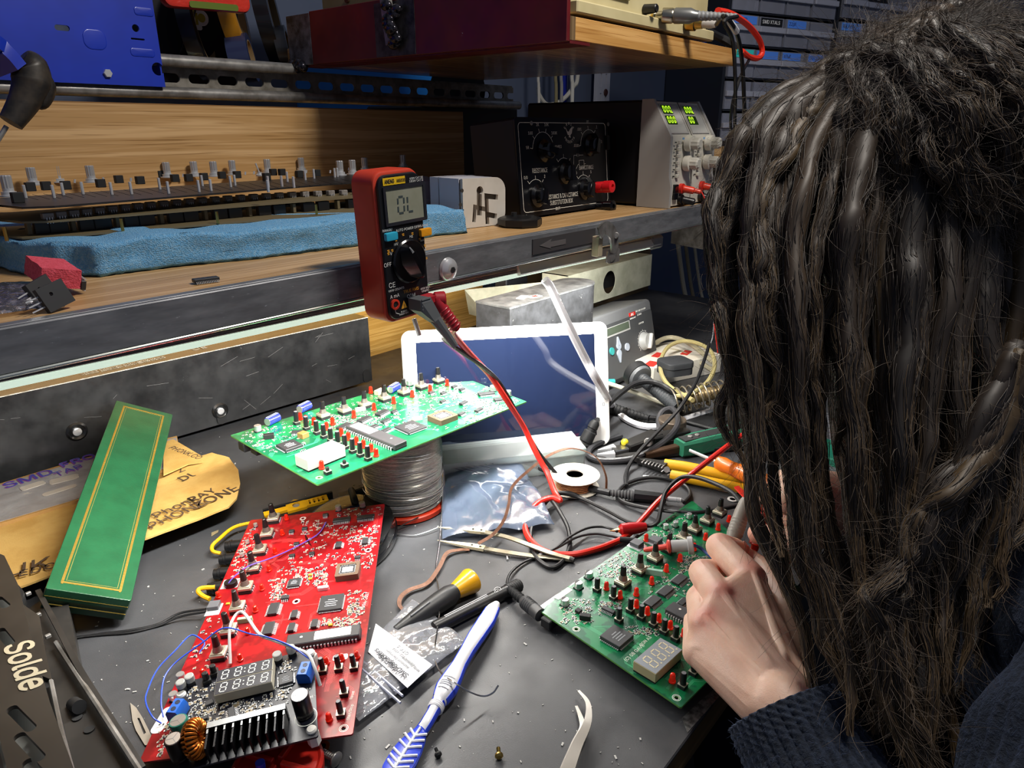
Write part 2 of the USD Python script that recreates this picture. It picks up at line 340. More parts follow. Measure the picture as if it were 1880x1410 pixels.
# ------------------------------------------------------------------ black rack case against the rear panel
CASEM = mat('scratched_black_paint', '#1f2022', .33, var='#2f3032', vscale=22, rvar=.14, spots=('#77787a', 95, .70), bump=.08, bscale=140)
ca, cb = A(-.12, .985, 0), A(.737, .921, 0); ux = unit(cb - ca); nx = A(ux[1], -ux[0], 0)
FR = frame(ca + A(0, 0, Z0 + .012), ux, (0, 0, 1)); Lc = np.linalg.norm(cb - ca)      # x along, y up, z towards the viewer
t = Thing('rack_case', 'low scratched black metal equipment case lying at the back of the bench', 'equipment case')
t.part('front_panel', tf(bx(0, Lc, 0, .112, -.002, 0, .0006), FR), CASEM)
t.part('top_cover', tf(bx(.0, Lc, .110, .1118, -.066, -.002), FR), mat('gloss_dark_cover', '#17120d', .22, coat=.6))
t.part('back', tf(bx(.0, Lc, 0, .110, -.068, -.062), FR), BLACKM)
t.part('side', tf(bx(Lc - .003, Lc, 0, .110, -.066, -.002), FR), BLACKM); t.part('side', tf(bx(0, .003, 0, .110, -.066, -.002), FR), BLACKM)
ew = mat('worn_bright_edge', '#ebe8de', .5, .1, var='#a8a294', vscale=160)
t.part('worn_edge', tf(bx(0, Lc, .1114, .1124, -.0022, .0002), FR), ew, label='chipped bright top edge')
def onface(x, y): q = np.linalg.inv(FR) @ np.append(Pp(x, y, FR[:3, 3], FR[:3, 2]), 1); return q[0], q[1]
for x, y, r in ((141, 792, .0125), (404, 754, .012)):
    u, v = onface(x, y); o = (FR @ A(u, v, 0, 1))[:3]
    q = t.part('dished_ring', lathe([(r, 0), (r, .001), (r * .8, .0028), (r * .55, .0006), (0, .0006)], o, FR[:3, 2], 24), mat('dark_steel', '#4b4c4e', .25, .9))
    q.sub('screw', lathe([(r * .42, 0), (r * .42, .003), (r * .3, .0038), (0, .0038)], o, FR[:3, 2], 14), SILVER)
for x, y in ((672, 684), (405, 758)):
    u, v = onface(x, y); o = (FR @ A(u, v, 0, 1))[:3]
    t.part('foot_tab', tf(slab(.014, .022, .002, .006), FR @ trimesh.transformations.translation_matrix((u, v - .006, 0))), BLACKM)
rnd = random.Random(3)
for k in range(26):
    u, v, a, l = rnd.uniform(.3, Lc - .02), rnd.uniform(.012, .1), rnd.uniform(-.9, .9), rnd.uniform(.006, .03)
    t.part('scratch', tf(box((l, .0004, .0002), (0, 0, .0001)), FR @ trimesh.transformations.translation_matrix((u, v, 0)) @ rotz(a)), mat('scratch_mark', '#6d6d6e', .5))
lab = mat('label_print', '#d9d2bf', .6)
tm = frame((FR @ A(.375, .1121, -.030, 1))[:3], ux, z=(0, 0, 1))
t.part('lettering', text('CE', .012, frame((FR @ A(.575, .1121, -.022, 1))[:3], ux, z=(0, 0, 1))), lab)
for k in range(2): t.part('lettering', text('WARNING  DISCONNECT SUPPLY BEFORE OPENING', .003, frame((FR @ A(.43, .1121, -.016 - .006 * k, 1))[:3], ux, z=(0, 0, 1))), lab)
# ------------------------------------------------------------------ upper shelf with its welded steel frame
UZ0, UZ1 = Z0 + .5105, Z0 + .5335
t = Thing('upper_shelf', 'high oak shelf on a dark red welded steel angle frame', 'shelf')
t.part('board', bx(.684, 1.118, .487, 1.0, UZ0, UZ1, .0006), wood('oak_varnished', '#c0996a', '#a37c4d', '#845f33', 'x', rough=.22))
t.part('front_edge', bx(.694, 1.118, .4845, .487, UZ0, UZ1, .0006), wood('oak_edge', '#d3a566', '#bb8b4c', '#a27138', 'x'))
t.part('cut_end', bx(.684, .694, .4845, .487, UZ0, UZ1), wood('oak_endgrain', '#7d674a', '#604c33', '#4a3a26', 'z'))
REDST = mat('dark_red_paint', '#6a1a1e', .45, var='#561418', vscale=16, rvar=.1, spots=('#a89a98', 60, .72))
q = t.part('red_angle', bx(.6775, .6835, .484, .93, UZ0 - .002, UZ0 + .066, .0006), REDST, label='dark red steel angle along the left side')
q.sub('flange', bx(.6835, .722, .484, .97, UZ0 - .0035, UZ0 - .0005), REDST)
q.sub('bare_end', bx(.677, .684, .93, .985, UZ0 - .002, UZ0 + .064), mat('ground_steel', '#7d808a', .42, .45, var='#3c3b3d', vscale=60))
q.sub('scorched_band', bx(.6768, .6774, .715, .79, UZ0 - .001, UZ0 + .062), mat('scorched_steel', '#242021', .5, .3, var='#4b474a', vscale=70))
a = Py(668, -30, .74); b = Py(700, 55, .74)
t.part('welded_strut', strip([(.671, .765, UZ0 + .13), (.671, .760, UZ0 + .07), (.670, .752, UZ0 + .012)], .016, .006, up=(1, 0, 0)), STEEL, label='flat steel strut welded to the red angle')
wl = cat([sph((.668 + .003 * rnd.uniform(-1, 1), .748 + .010 * rnd.uniform(-1, 1), UZ0 + .012 + .05 * i / 9), .0075 + .003 * rnd.random(), 2, (.7, 1.1, .8)) for i in range(9)])
t.part('weld_bead', wl, mat('burnt_weld', '#4d4a52', .18, .75, var='#17161a', vscale=220), label='lumpy burnt weld')
t.part('weld_bead', cat([sph((.676, .955 + .007 * i, UZ0 - .004 + .004 * (i % 2)), .0085, 2) for i in range(4)]), mat('burnt_weld', '#3d3b40'))
# rails behind the back board
t = Thing('steel_rails', 'pair of round steel rails with a slotted angle between them above the back board', 'rail')
t.part('rail', cyl((-.7, .972, Z0 + .500), (.676, .972, Z0 + .504), .0075, n=16), STEEL)
t.part('rail', cyl((-.7, .972, Z0 + .463), (1.2, .972, Z0 + .466), .0075, n=16), STEEL)
slots = sbox(-.7, 0, 1.2, .030)
for k in range(46): slots = slots.difference(LineString([(-.68 + .0415 * k, .014), (-.662 + .0415 * k, .014)]).buffer(.0058))
t.part('slotted_angle', prism(slots, .003, frame((0, .990, Z0 + .470), (1, 0, 0), (0, 0, 1))), mat('galvanised', '#8a867e', .5, .4, var='#69645a', vscale=60))
t.part('angle_flange', bx(-.7, 1.2, .990, 1.02, Z0 + .500, Z0 + .503), mat('galvanised', '#7f7c76'))

# blue steel cabinet at the top left
BLUE = mat('blue_steel_paint', '#1735b4', .34, var='#142c98', vscale=9, coat=.1)
px = lambda x, y: Py(x, y, .962)
br = px(302, 160)
t = Thing('blue_steel_panel', 'bright blue pressed steel panel with slots and a hex bolt at top left', 'panel')
sh = Polygon([(-.5, 0), (br[0], 0), (br[0], .19), (br[0] - .003, .23), (-.5, .23)])
for x, y, r in ((288, 127, .0075), (247, 52, .0042)): P = px(x, y); sh = sh.difference(Point(P[0], P[2] - br[2]).buffer(r))
P = px(170, 57); sh = sh.difference(LineString([(px(105, 58)[0], P[2] - br[2]), (px(122, 58)[0], P[2] - br[2])]).buffer(.003)).difference(LineString([(px(240, 72)[0], px(250, 72)[2] - br[2]), (px(262, 72)[0], px(250, 72)[2] - br[2])]).buffer(.001))
t.part('sheet', prism(sh, .003, frame((0, .962, br[2]), (1, 0, 0), (0, 0, 1))), BLUE)
t.part('return_edge', bx(br[0] - .002, br[0], .962, .99, br[2], br[2] + .19), BLUE)
for (x, y, w, h) in ((260, 97, .03, .010), (262, 22, .024, .010), (172, 73, .009, .022)):
    P = px(x, y); t.part('pressed_lug', tf(slab(w, h, .004, h * .4, .0015), frame(P + A(0, 0, 0), (1, 0, 0), (0, 0, 1))), BLUE)
P = px(195, 135)
q = t.part('hex_bolt', cyl(P, P + A(0, -.002, 0), .0072, n=20), SILVER); q.sub('bolt_head', cyl(P + A(0, -.002, 0), P + A(0, -.0065, 0), .005, n=6, ch=.0006), SILVER)
# blue arm with black rubber grip
t = Thing('blue_lever', 'blue metal lever with a curved black rubber grip at the left edge', 'tool')
g = lambda x, y: Py(x, y, .80)
t.part('arm', strip([Py(-170, 20, .958), Py(-120, 38, .88), g(-60, 62), g(-10, 95), g(22, 130)], .03, .012, up=(.3, .3, 1)), BLUE)
t.part('grip', tube([g(38, 108), g(52, 120), g(58, 150), g(45, 185), g(20, 225)], [.008, .0155, .0165, .013, .010], 14), mat('black_rubber', '#1f1d1c', .5, var='#3a332b', vscale=80, rvar=.1))
t.part('finger_hook', tube([g(62, 130), g(80, 160), g(74, 186), g(64, 184)], [.010, .0105, .008, .004], 12), mat('black_rubber', '#1f1d1c'))
t.part('rod', cyl(g(12, 232), g(-30, 300), .0022, n=8), STEEL)

# tape rolls, bags and the packet behind the rails
def tape_roll(x, y, Y, R, w, col, label, mt=None, tilt=(0.75, -.65, 0.15)):
    o = Py(x, y, Y); z = unit(tilt)
    t = Thing('tape_roll', label, 'tape roll')
    t.part('tape', lathe([(R * .72, -w / 2), (R, -w / 2), (R, w / 2), (R * .72, w / 2), (R * .72, -w / 2)], o, z, 40), mt or mat('tape_' + col.strip('#'), col, .3, coat=.3))
    t.part('core', lathe([(R * .68, -w / 2), (R * .72, -w / 2), (R * .72, w / 2), (R * .68, w / 2), (R * .68, -w / 2)], o, z, 40), mat('card_core', '#8a7350', .8))
tape_roll(425, 20, 1.09, .062, .022, '#c98a1c', 'amber tape roll hanging on the wall behind the rails')
tape_roll(362, 58, 1.10, .066, .02, '#1a1b1f', 'black tape roll hung left of the amber roll')
tape_roll(492, 30, 1.12, .075, .022, '#14151a', 'black tape roll hung right of the amber roll')
tape_roll(445, 108, 1.06, .034, .03, '#2a3152', 'small dark blue tape roll resting behind the upper rail')
tape_roll(520, 85, 1.08, .030, .018, '#3a3a3c', 'small grey tape roll beside the red angle frame')
bag = slab(.16, .20, .05, .02, .012, frame(Py(330, 40, 1.17), (1, 0, 0), (0, 0, 1)))
t = Thing('black_bag', 'black fabric pouch hanging behind the rails beside the blue panel', 'bag')
t.part('pouch', bag, mat('black_cloth', '#17181d', .85, sheen=.2)); t.part('zip', strip([Py(330, 100, 1.115), Py(350, 50, 1.115), Py(362, 0, 1.115)], .004, .002), BLACKM)
t.part('sticker', prism(unary_union([Point(0, 0).buffer(.012), Point(.02, -.006).buffer(.008), sbox(-.012, -.022, -.004, 0), sbox(.008, -.02, .016, 0)]).buffer(.003), .0006, frame(Py(345, 22, 1.118), (1, 0, 0), (0, 0, 1))), WHITEP, label='white edged yellow sticker').sub('print', prism(unary_union([Point(0, 0).buffer(.010), Point(.02, -.006).buffer(.006), sbox(-.010, -.018, -.006, 0), sbox(.010, -.016, .014, 0)]), .0004, frame(Py(345, 22, 1.1174), (1, 0, 0), (0, 0, 1))), mat('yellow_print', '#b9a52a', .5))
pk = slab(.125, .055, .012, .012, .005, frame(Py(372, -22, 1.0), (1, 0, .04), (0, 0, 1)))
t = Thing('red_packet', 'glossy red foil packet lying on top behind the upper rail', 'packet')
t.part('packet', pk, mat('red_foil', '#c8372c', .2, coat=.6, bump=.5, bscale=90, bdist=.004)); t.part('green_band', tf(slab(.07, .008, .013, .003), frame(Py(385, 13, 1.0), (1, 0, .04), (0, 0, 1))), mat('green_foil', '#5d6f2a', .3))
one('blue_sheet', bx(.90, 1.40, 1.294, 1.30, Z0 + .40, Z0 + .56), mat('blue_sheet', '#1c74c8', .5), 'bright blue plastic sheet glimpsed behind the slotted angle', 'sheet')
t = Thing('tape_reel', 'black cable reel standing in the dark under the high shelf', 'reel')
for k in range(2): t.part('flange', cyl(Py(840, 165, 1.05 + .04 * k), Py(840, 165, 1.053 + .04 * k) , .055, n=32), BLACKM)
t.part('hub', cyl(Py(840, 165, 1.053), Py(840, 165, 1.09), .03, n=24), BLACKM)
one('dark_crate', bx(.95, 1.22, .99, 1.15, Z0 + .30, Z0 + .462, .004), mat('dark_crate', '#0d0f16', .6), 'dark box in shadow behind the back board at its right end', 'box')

# cables and strip seen through the gap under the upper shelf
def cable(name, pts, r, m, label=None, cat_='cable', n=8, k=8): return one(name, tube(pts, r, n, k), m, label, cat_)
WCAB = mat('white_cable', '#cfcdc4', .45)
for i, (x, c, r, l) in enumerate(((988, '#c9c7c0', .0038, 'thin white cable hanging behind the black box, leftmost'), (1020, '#8d8463', .0045, 'tan cable hanging beside the leftmost white one'), (1030, '#9a9a9c', .0045, 'grey cable hanging behind the black box'), (1050, '#dcdbd4', .0052, 'thick white cable hanging behind the black box'))):
    cable('hanging_cable', [A(*Py(x, 120, 1.2)[:2], Z0 + .86), Py(x, 120, 1.2), Py(x + 1, 160, 1.2), Py(x + 2 - i, 230, 1.2)], r, mat('wire_' + c.strip('#'), c, .45), l)
cable('hanging_cable', [A(*Py(1066, 125, 1.21)[:2], Z0 + .86), Py(1062, 125, 1.21), Py(1052, 160, 1.21), Py(1030, 185, 1.21), Py(1005, 192, 1.21), Py(990, 175, 1.21), Py(988, 160, 1.21)], .0058, WCAB, 'thick white cable looping across the other hanging cables')
one('blue_strap', bx(Py(1034, 150, 1.24)[0], Py(1041, 150, 1.24)[0], 1.24, 1.246, Z0 + .42, Z0 + .86), mat('blue_strap', '#2433a8', .5), 'dark blue strap hanging behind the white cables', 'strap')
t = Thing('slotted_upright', 'white slotted shelf upright screwed to the blue grey wall', 'shelf bracket')
X0, X1 = Py(1090, 170, 1.27)[0], Py(1113, 170, 1.27)[0]; w = X1 - X0; up = sbox(0, 0, w, .5)
for k in range(9):
    for s in (.30, .70): up = up.difference(sbox(w * s - .0045, .02 + k * .055, w * s + .0045, .058 + k * .055))
t.part('channel', prism(up, .012, frame((X0, 1.27, Z0 + .30), (1, 0, 0), (0, 0, 1))), mat('white_enamel', '#b9bccb', .4))
t.part('screw', cyl(Py(1105, 170, 1.27) + A(0, -.012, 0), Py(1105, 170, 1.27) + A(0, -.016, 0), .010, n=14, ch=.001), mat('brown_screw', '#4a2c2a', .4))

# ------------------------------------------------------------------ bench instrument on the upper shelf
t = Thing('oscilloscope', 'old beige cased instrument with BNC sockets standing on the high shelf', 'instrument')
iz = UZ1 + .004
one('cable_trunking', bx(1.1, 2.6, 1.18, 1.30, Z0 + .85, Z0 + .91, .003), mat('white_enamel', '#b9bccb', .4), 'white cable trunking along the wall that the hanging cables drop from', 'trunking')
BEI = mat('aged_beige_paint', '#c4b98f', .5, var='#b3a77c', vscale=14, spots=('#8d8158', 120, .72))
OLI = mat('olive_side_panel', '#8f8560', .6, var='#7c734f', vscale=10)
t.part('case', bx(.700, 1.03, .505, .93, iz, iz + .22, .003), OLI)
t.part('front_panel', bx(.702, 1.028, .494, .505, iz + .012, iz + .22, .001), BEI)
t.part('bottom_rail', bx(.696, 1.034, .484, .506, iz, iz + .013, .0015), BEI, label='beige bottom rail')
t.part('display_frame', bx(.72, .815, .4905, .494, iz + .026, iz + .12, .001), mat('dark_beige', '#9b916d', .5)).sub('window', bx(.725, .81, .4895, .4905, iz + .03, iz + .115), mat('dark_window', '#3c382c', .15))
t.part('side_screw', cyl((.700, .87, iz + .05), (.697, .87, iz + .05), .004, n=12), mat('rusty_screw', '#4d3324', .5, .5))
t.part('gain_knob', cyl((.853, .494, iz + .021), (.853, .476, iz + .021), .006, .005, 14, .001), BLACKP)
def bnc(thing, o, l=.018):
    d = A(0, -1, 0); q = thing.part('socket', lathe([(.0075, 0), (.0075, .004), (.0055, .004), (.0055, l), (.0035, l)], o, d, 18), mat('nickel', '#a9a393', .25, 1.0))
    q.sub('nut', cyl(o, o + d * .003, .0085, n=6), BRASS)
for X in (.878, .945): bnc(t, A(X, .494, iz + .016))
t.part('legend', text('CH1', .006, frame((.90, .4938, iz + .02), (1, 0, 0), (0, 0, 1))), PRINT_D); t.part('legend', text('CH2', .006, frame((.966, .4938, iz + .02), (1, 0, 0), (0, 0, 1))), PRINT_D)
for X in (.72, .99): t.part('foot', cyl((X, .55, UZ1), (X, .55, iz), .012, n=16), BLACKM)
# probe plugs and their cables hanging in front of the shelf end
t = Thing('probe_lead', 'grey BNC probe plug on the instrument with a long black lead', 'cable')
o = A(.878, .482, iz + .016); d = unit(A(.35, -.9, -.05))
t.part('collar', lathe([(.0085, 0), (.009, .001), (.009, .012), (.008, .014)], o, d, 20), mat('nickel', '#a9a393'))
t.part('plug_body', lathe([(.007, .012), (.0092, .016), (.0092, .034), (.0065, .04), (.006, .044)], o, d, 20), mat('grey_metal_plug', '#6f7070', .35, .6))
t.part('strain_relief', lathe([(.0062 - .0028 * k / 20 - (.0008 if k % 2 else 0), .044 + .0024 * k) for k in range(20)], o, d, 16), GREYP)
e = o + d * .09
t.part('lead', tube([e, Py(1330, 40, .40), Py(1345, 75, .40), Py(1350, 150, .40), Py(1349, 230, .41), Py(1350, 310, .42)], .0024, 8), BLACKP)
t = Thing('probe_lead', 'brass tipped BNC plug with a black lead wrapped in clear tape', 'cable')
o = A(.945, .482, iz + .014); d = unit(A(.1, -1, -.1))
t.part('collar', lathe([(.0085, 0), (.009, .001), (.009, .012), (.007, .013), (.006, .022)], o, d, 20), BRASS)
t.part('ferrule', lathe([(.0055, .022), (.0055, .032), (.004, .04)], o, d, 16), mat('pale_ferrule', '#b9b6b2', .3, .3))
t.part('lead', tube([o + d * .04, Py(1330, 30, .41), Py(1352, 60, .42), Py(1362, 110, .43), Py(1366, 180, .43), Py(1368, 260, .44)], .0028, 8), BLACKP)
t.part('tape_wrap', tube([Py(1331, 32, .412), Py(1345, 47, .417), Py(1352, 58, .42)], .0042, 8), mat('pale_tape', '#cfd1d6', .25))
cable('black_lead', [Py(1375, 110, .46), Py(1360, 140, .45), Py(1345, 190, .45), Py(1342, 240, .45), Py(1352, 300, .45)], .0022, BLACKP, 'thin black lead crossing behind the two hanging probe leads')
cable('red_lead', [Py(1318, 20, .42), Py(1345, 27, .43), Py(1375, 48, .45), Py(1395, 75, .46), Py(1399, 98, .46), Py(1390, 107, .46), Py(1375, 104, .46), Py(1362, 94, .46)], .0042, mat('bright_red_silicone', '#e0321f', .35), 'thick bright red lead curling round the end of the high shelf')
cable('black_sleeve', [Py(1294, 55, .52), Py(1320, 68, .52), Py(1335, 76, .51), Py(1352, 88, .50)], .0062, BLACKM, 'thick black sleeved cable lying on the end of the high shelf')
t = Thing('blue_box', 'small blue plastic box on the right end of the high shelf', 'box')
t.part('body', bx(1.015, 1.11, .53, .60, UZ1, UZ1 + .016, .002), mat('blue_abs', '#1b4ad8', .4)); t.part('lid', bx(1.013, 1.112, .528, .602, UZ1 + .016, UZ1 + .021, .002), mat('blue_abs', '#1b4ad8'))

# ------------------------------------------------------------------ drawer cabinets
def cabinet(label, o, wd, rows, cols, rh, side_d=.17, seed=1, first=0):
    """o: bottom left front corner; face runs along du"""
    rr = random.Random(seed); a = math.radians(-21.0)
    du = A(math.cos(a), math.sin(a), 0); dn = A(math.sin(a), -math.cos(a), 0); M = frame(o, du, (0, 0, 1)); H = rows * rh + .02     # local: x along, y up, z out
    t = Thing('drawer_cabinet', label, 'drawer cabinet')
    fm = mat('cabinet_frame', '#11141d', .45)
    t.part('shell', tf(cat(bx(0, .008, 0, H, -side_d, 0), bx(wd - .008, wd, 0, H, -side_d, 0), bx(0, wd, H - .008, H, -side_d, 0), bx(0, wd, 0, .008, -side_d, 0), bx(0, wd, 0, H, -side_d, -side_d + .004)), M), fm)
    dm = clear('drawer_plastic', (.86, .88, .95), .42, '#a9adbf', .1, 1.5, bump=.1, bscale=60); dh = clear('drawer_handle', (.85, .87, .94), .62, '#b9bdcf', .12, 1.5)
    for r in range(rows):
        z = .010 + r * rh
        t.part('rail', tf(bx(.008, wd - .008, z - .003, z + .001, -.02, .002, .0008), M), mat('gloss_rail', '#1a1c22', .15))
        w = (wd - .016) / cols
        for c in range(cols):
            x0 = .008 + c * w + .002; x1 = x0 + w - .004; h = rh - .007; pull = rr.choice((0, .002, .004))
            q = t.part('drawer', tf(cat(bx(x0, x1, z + .001, z + h * .55, pull - .002, pull), bx(x0, x0 + .0015, z + .001, z + h, -.12, pull), bx(x1 - .0015, x1, z + .001, z + h, -.12, pull), bx(x0, x1, z + .001, z + .0025, -.12, pull), bx(x0, x1, z + h * .45, z + h, pull - .002, pull)), M), dm)
            q.sub('handle', tf(bx(x0 - .0005, x1 + .0005, z + h * .46, z + h * .66, pull, pull + .007, .001), M), dh)
            q.sub('contents', tf(cat([box((rr.uniform(.008, .02), rr.uniform(.008, .016), .03), (rr.uniform(x0 + .012, x1 - .012), z + .012 + rr.uniform(0, h * .25), -.03 - .02 * rr.random()), .001) for _ in range(4)]), M), rr.choice([mat('parts_dark', '#2d2d33', .5), mat('parts_grey', '#85878e', .4), mat('parts_white', '#c9ccd8', .35), mat('parts_tan', '#7a6c55', .5)]))
            lb = LABELS.get((first, rows - 1 - r, c))
            if lb:
                col, tx, tc, wide = lb; hh = h * .27
                s = q.sub('label', tf(bx(x0 + .005, x0 + .005 + (w - .014) * wide, z + h * .70, z + h * .70 + hh, pull, pull + .0006), M), mat('label_' + col.strip('#'), col, .4))
                if tx: q.sub('lettering', text(tx, hh * .45, M @ frame((x0 + .008, z + h * .70 + hh * .3, pull + .0007), (1, 0, 0), (0, 1, 0)), .0002), mat('ink_' + tc.strip('#'), tc, .6))
    return t
LABELS = {(0, 0, 0): ('#d02a22', 'CONTROLLERS', '#f0d8d0', 1), (0, 0, 1): ('#d02a22', 'ADL DAC', '#f0d8d0', .9),
          (0, 2, 0): ('#4f86e6', 'JK RED', '#1d2c66', 1), (0, 2, 1): ('#121216', 'SMD XTALS', '#f0f0f0', 1), (0, 2, 2): ('#4f86e6', '22pF', '#1d2c66', .9),
          (0, 3, 0): ('#35cfc9', '220R 1%', '#12323a', 1), (0, 3, 1): ('#4f86e6', '10K', '#1d2c66', 1), (0, 3, 2): ('#4f86e6', '47uF', '#1d2c66', .9), (0, 3, 3): ('#4f86e6', 'SOT23', '#1d2c66', .9),
          (1, 0, 2): ('#c62a26', '', '', .6), (1, 1, 1): ('#15151a', 'DIODES', '#e8e8ea', 1), (1, 1, 0): ('#15151a', '', '', .5), (1, 2, 0): ('#5c95ea', 'RELAYS', '#16224a', 1), (1, 2, 1): ('#15151a', 'FUSES', '#e0e0e0', .9)}
o = Pd(1314, 268, 1.45)
cabinet('black cabinet of clear drawers with red and blue labels beside the high shelf', o, .315, 6, 4, .060, seed=4, first=0)
ac = math.radians(-21.0); o2 = o + A(math.cos(ac), math.sin(ac), 0) * .330 + A(.004, .01, .0004)
cabinet('second drawer cabinet further right, mostly hidden behind the hair', o2, .42, 6, 5, .062, seed=9, first=1)
t = Thing('cabinet_ledge', 'oak ledge carrying the drawer cabinets behind the power supply', 'shelf')
a = math.radians(-21); M = frame(A(*Pd(1300, 268, 1.44)[:2], o[2] - .0295), (math.cos(a), math.sin(a), 0), (0, 0, 1))
t.part('board', tf(bx(-.1, .95, 0, .029, -.2, .03, .001), M), OAK); t.part('bracket', tf(bx(.1, .13, -.2, 0, -.2, .0), M), STEEL); t.part('bracket', tf(bx(.7, .73, -.2, 0, -.2, .0), M), STEEL)
# ------------------------------------------------------------------ blue foam and the synthesiser panel on it
def noisy(m, amp, sc, seed=0, octv=3):
    m = m.copy(); n = np.stack([meshkit.fbm(m.vertices * sc + 17.3 * k, octv, seed + k) - .5 for k in range(3)], 1); m.vertices = m.vertices + n * 2 * amp; return m
FOAM_H = .0265
fr = [(-70, 520), (40, 503), (105, 509), (150, 507), (185, 508), (222, 503), (265, 497), (330, 489), (400, 482), (460, 476), (520, 469), (600, 458), (690, 448), (760, 440), (800, 433), (856, 428)]
F_ = [Pz(x, y, .3105) for x, y in fr]; F_[0] = Pz(-90, 470, .3105)
bk = [p + A(.02, .19 if i < len(F_) - 2 else .12, 0) for i, p in enumerate(F_)]
poly = Polygon([(p[0], p[1]) for p in F_] + [(p[0], p[1]) for p in bk[::-1]]).buffer(0)
if poly.geom_type != 'Polygon': poly = max(poly.geoms, key=lambda g: g.area)
def puffy(poly, z0, h, seed, amp=.002, step=.006):
    c = np.array(poly.segmentize(step).exterior.coords)[:-1]
    c = c if Polygon(c).exterior.is_ccw else c[::-1]; cc = np.array(poly.representative_point().coords[0])
    rings = []
    for k, (f, ins) in enumerate(((0, 0), (.12, -.001), (.35, .0015), (.6, .001), (.85, 0), (1, .002), (1, .02), (1.02, .06))):
        q = c + 0
        nrm = np.c_[np.roll(c, -1, 0)[:, 1] - np.roll(c, 1, 0)[:, 1], np.roll(c, 1, 0)[:, 0] - np.roll(c, -1, 0)[:, 0]]; nrm /= np.maximum(np.linalg.norm(nrm, axis=1, keepdims=True), 1e-9)
        w = (meshkit.fbm(np.c_[c * 55, np.full(len(c), k * 1.3)], 3, seed) - .5)[:, None] * .011 + (meshkit.noise(np.c_[c * 260, np.full(len(c), k * 3.1)], seed) - .5)[:, None] * .0035
        if ins < .01: q = c - nrm * (ins + np.maximum(w, -.002) * (f < .95))
        else: q = c + (cc - c) * min(.9, ins * 6)
        zz = z0 + h * f + (meshkit.noise(np.c_[c * 30, np.full(len(c), 9.)], seed) - .5) * .004 * (f > .8)
        rings.append(np.c_[q, zz])
    return loft(rings)
FOAM = mat('blue_foam', '#5f9fce', .9, var='#86b4d4', vscale=420, vdetail=4, ramp=(.4, .7), bump=.9, bscale=900, bdist=.002, spots=('#b4d2e4', 700, .66))
one('foam_sheet', puffy(poly, Z0 + .3105, FOAM_H, 5), FOAM, 'torn edged sheet of sky blue packing foam under the long black panel', 'foam', smooth=60)

zt, zm, zb = .3625, .3505, .3385
DKPCB = mat('black_circuit_board', '#1d1b1a', .4, var='#262321', vscale=60)
EDGE = mat('board_edge_tan', '#6b5f45', .5)
t = Thing('synthesiser_panel', 'long black stacked circuit panel with silver shafts lying on blue foam', 'circuit panel')
def strip_board(name, f, b, z, th=.0016, hm=DKPCB):
    P = [Pz(x, y, z) for x, y in f]; Q = [Pz(x, y, z) for x, y in b] if isinstance(b, list) else [p + A(0, b, 0) for p in P]
    poly = Polygon([(p[0], p[1]) for p in P] + [(p[0], p[1]) for p in Q[::-1]]); m = prism(poly, th); m.apply_translation((0, 0, Z0 + z - th)); return t.part(name, m, hm), P
ft = [(-60, 385), (0, 376), (40, 380), (100, 378), (200, 370), (300, 362), (400, 354), (500, 346), (600, 338), (700, 331), (760, 326)]
tp, PT = strip_board('top_board', ft, .115, zt)
strip_board('middle_board', [(x, y + 27) for x, y in ft], .10, zm, hm=EDGE)[0]
strip_board('bottom_board', [(x, y + 56) for x, y in ft], .10, zb, hm=EDGE)[0]
def mt(x, y): return Pz(x, y, zt)
SH_ = [(18, 361, 2.4), (62, 340, 1), (109, 335, 1), (169, 335, 1), (213, 329, 1), (254, 326, 1), (308, 326, 1), (358, 324, 1), (394, 324, 1), (428, 321, 1), (492, 318, 1), (554, 314, 1), (625, 322, 1), (648, 320, 1), (670, 314, 1), (740, 306, 1)]
NICK = mat('knurled_nickel', '#bcbcbe', .28, .5)
def shaft(o):
    q = t.part('potentiometer_nut', lathe([(.0085, 0), (.0085, .0014), (.0062, .0016), (.0062, .0044), (.0046, .0047), (.0046, .0075)], o, n=18), SILVER)
    pr = ngon(24); pr[::2] *= .90
    q.sub('knurled_shaft', loft([np.c_[pr * .0046, np.full(24, o[2] + .007)] + A(o[0], o[1], 0), np.c_[pr * .0046, np.full(24, o[2] + .0180)] + A(o[0], o[1], 0), np.c_[pr * .0040, np.full(24, o[2] + .0188)] + A(o[0], o[1], 0)]), NICK, smooth=20)
for x, y, s in SH_: shaft(mt(x, y))
PIN = [(48, 364), (100, 364), (117, 359), (153, 357), (206, 358), (242, 357), (294, 348), (310, 356), (366, 353), (388, 351), (372, 342), (424, 344), (432, 341), (493, 344), (493, 378 - 25), (518, 343), (540, 345), (528, 334), (561, 331), (577, 328), (615, 326), (620, 325)]
for x, y in PIN:
    o = mt(x, y); t.part('header_pin', cyl(o, o + A(0, 0, .0115), .0014, n=8, ch=.0003), CHROME)
for x, y in [(34, 372), (57, 351), (86, 349), (122, 348), (186, 344), (219, 336), (258, 338), (272, 326), (296, 326), (322, 334), (347, 333), (375, 331), (408, 328), (411, 319), (436, 327), (490, 331), (502, 322), (518, 322), (550, 326), (582, 324)]:
    o = mt(x, y); t.part('jack_block', box((.0085, .0062, .0085), o + A(0, 0, .0042), .0004), BLACKM)
for x, y in [(80, 334), (95, 336), (137, 336), (154, 333), (189, 332), (240, 333), (336, 325), (450, 321), (466, 320), (475, 322), (562, 318), (606, 318), (640, 313)]:
    o = mt(x, y); t.part('contact_pin', cyl(o, o + A(.001, 0, .004), .0013, n=8), SILVER)
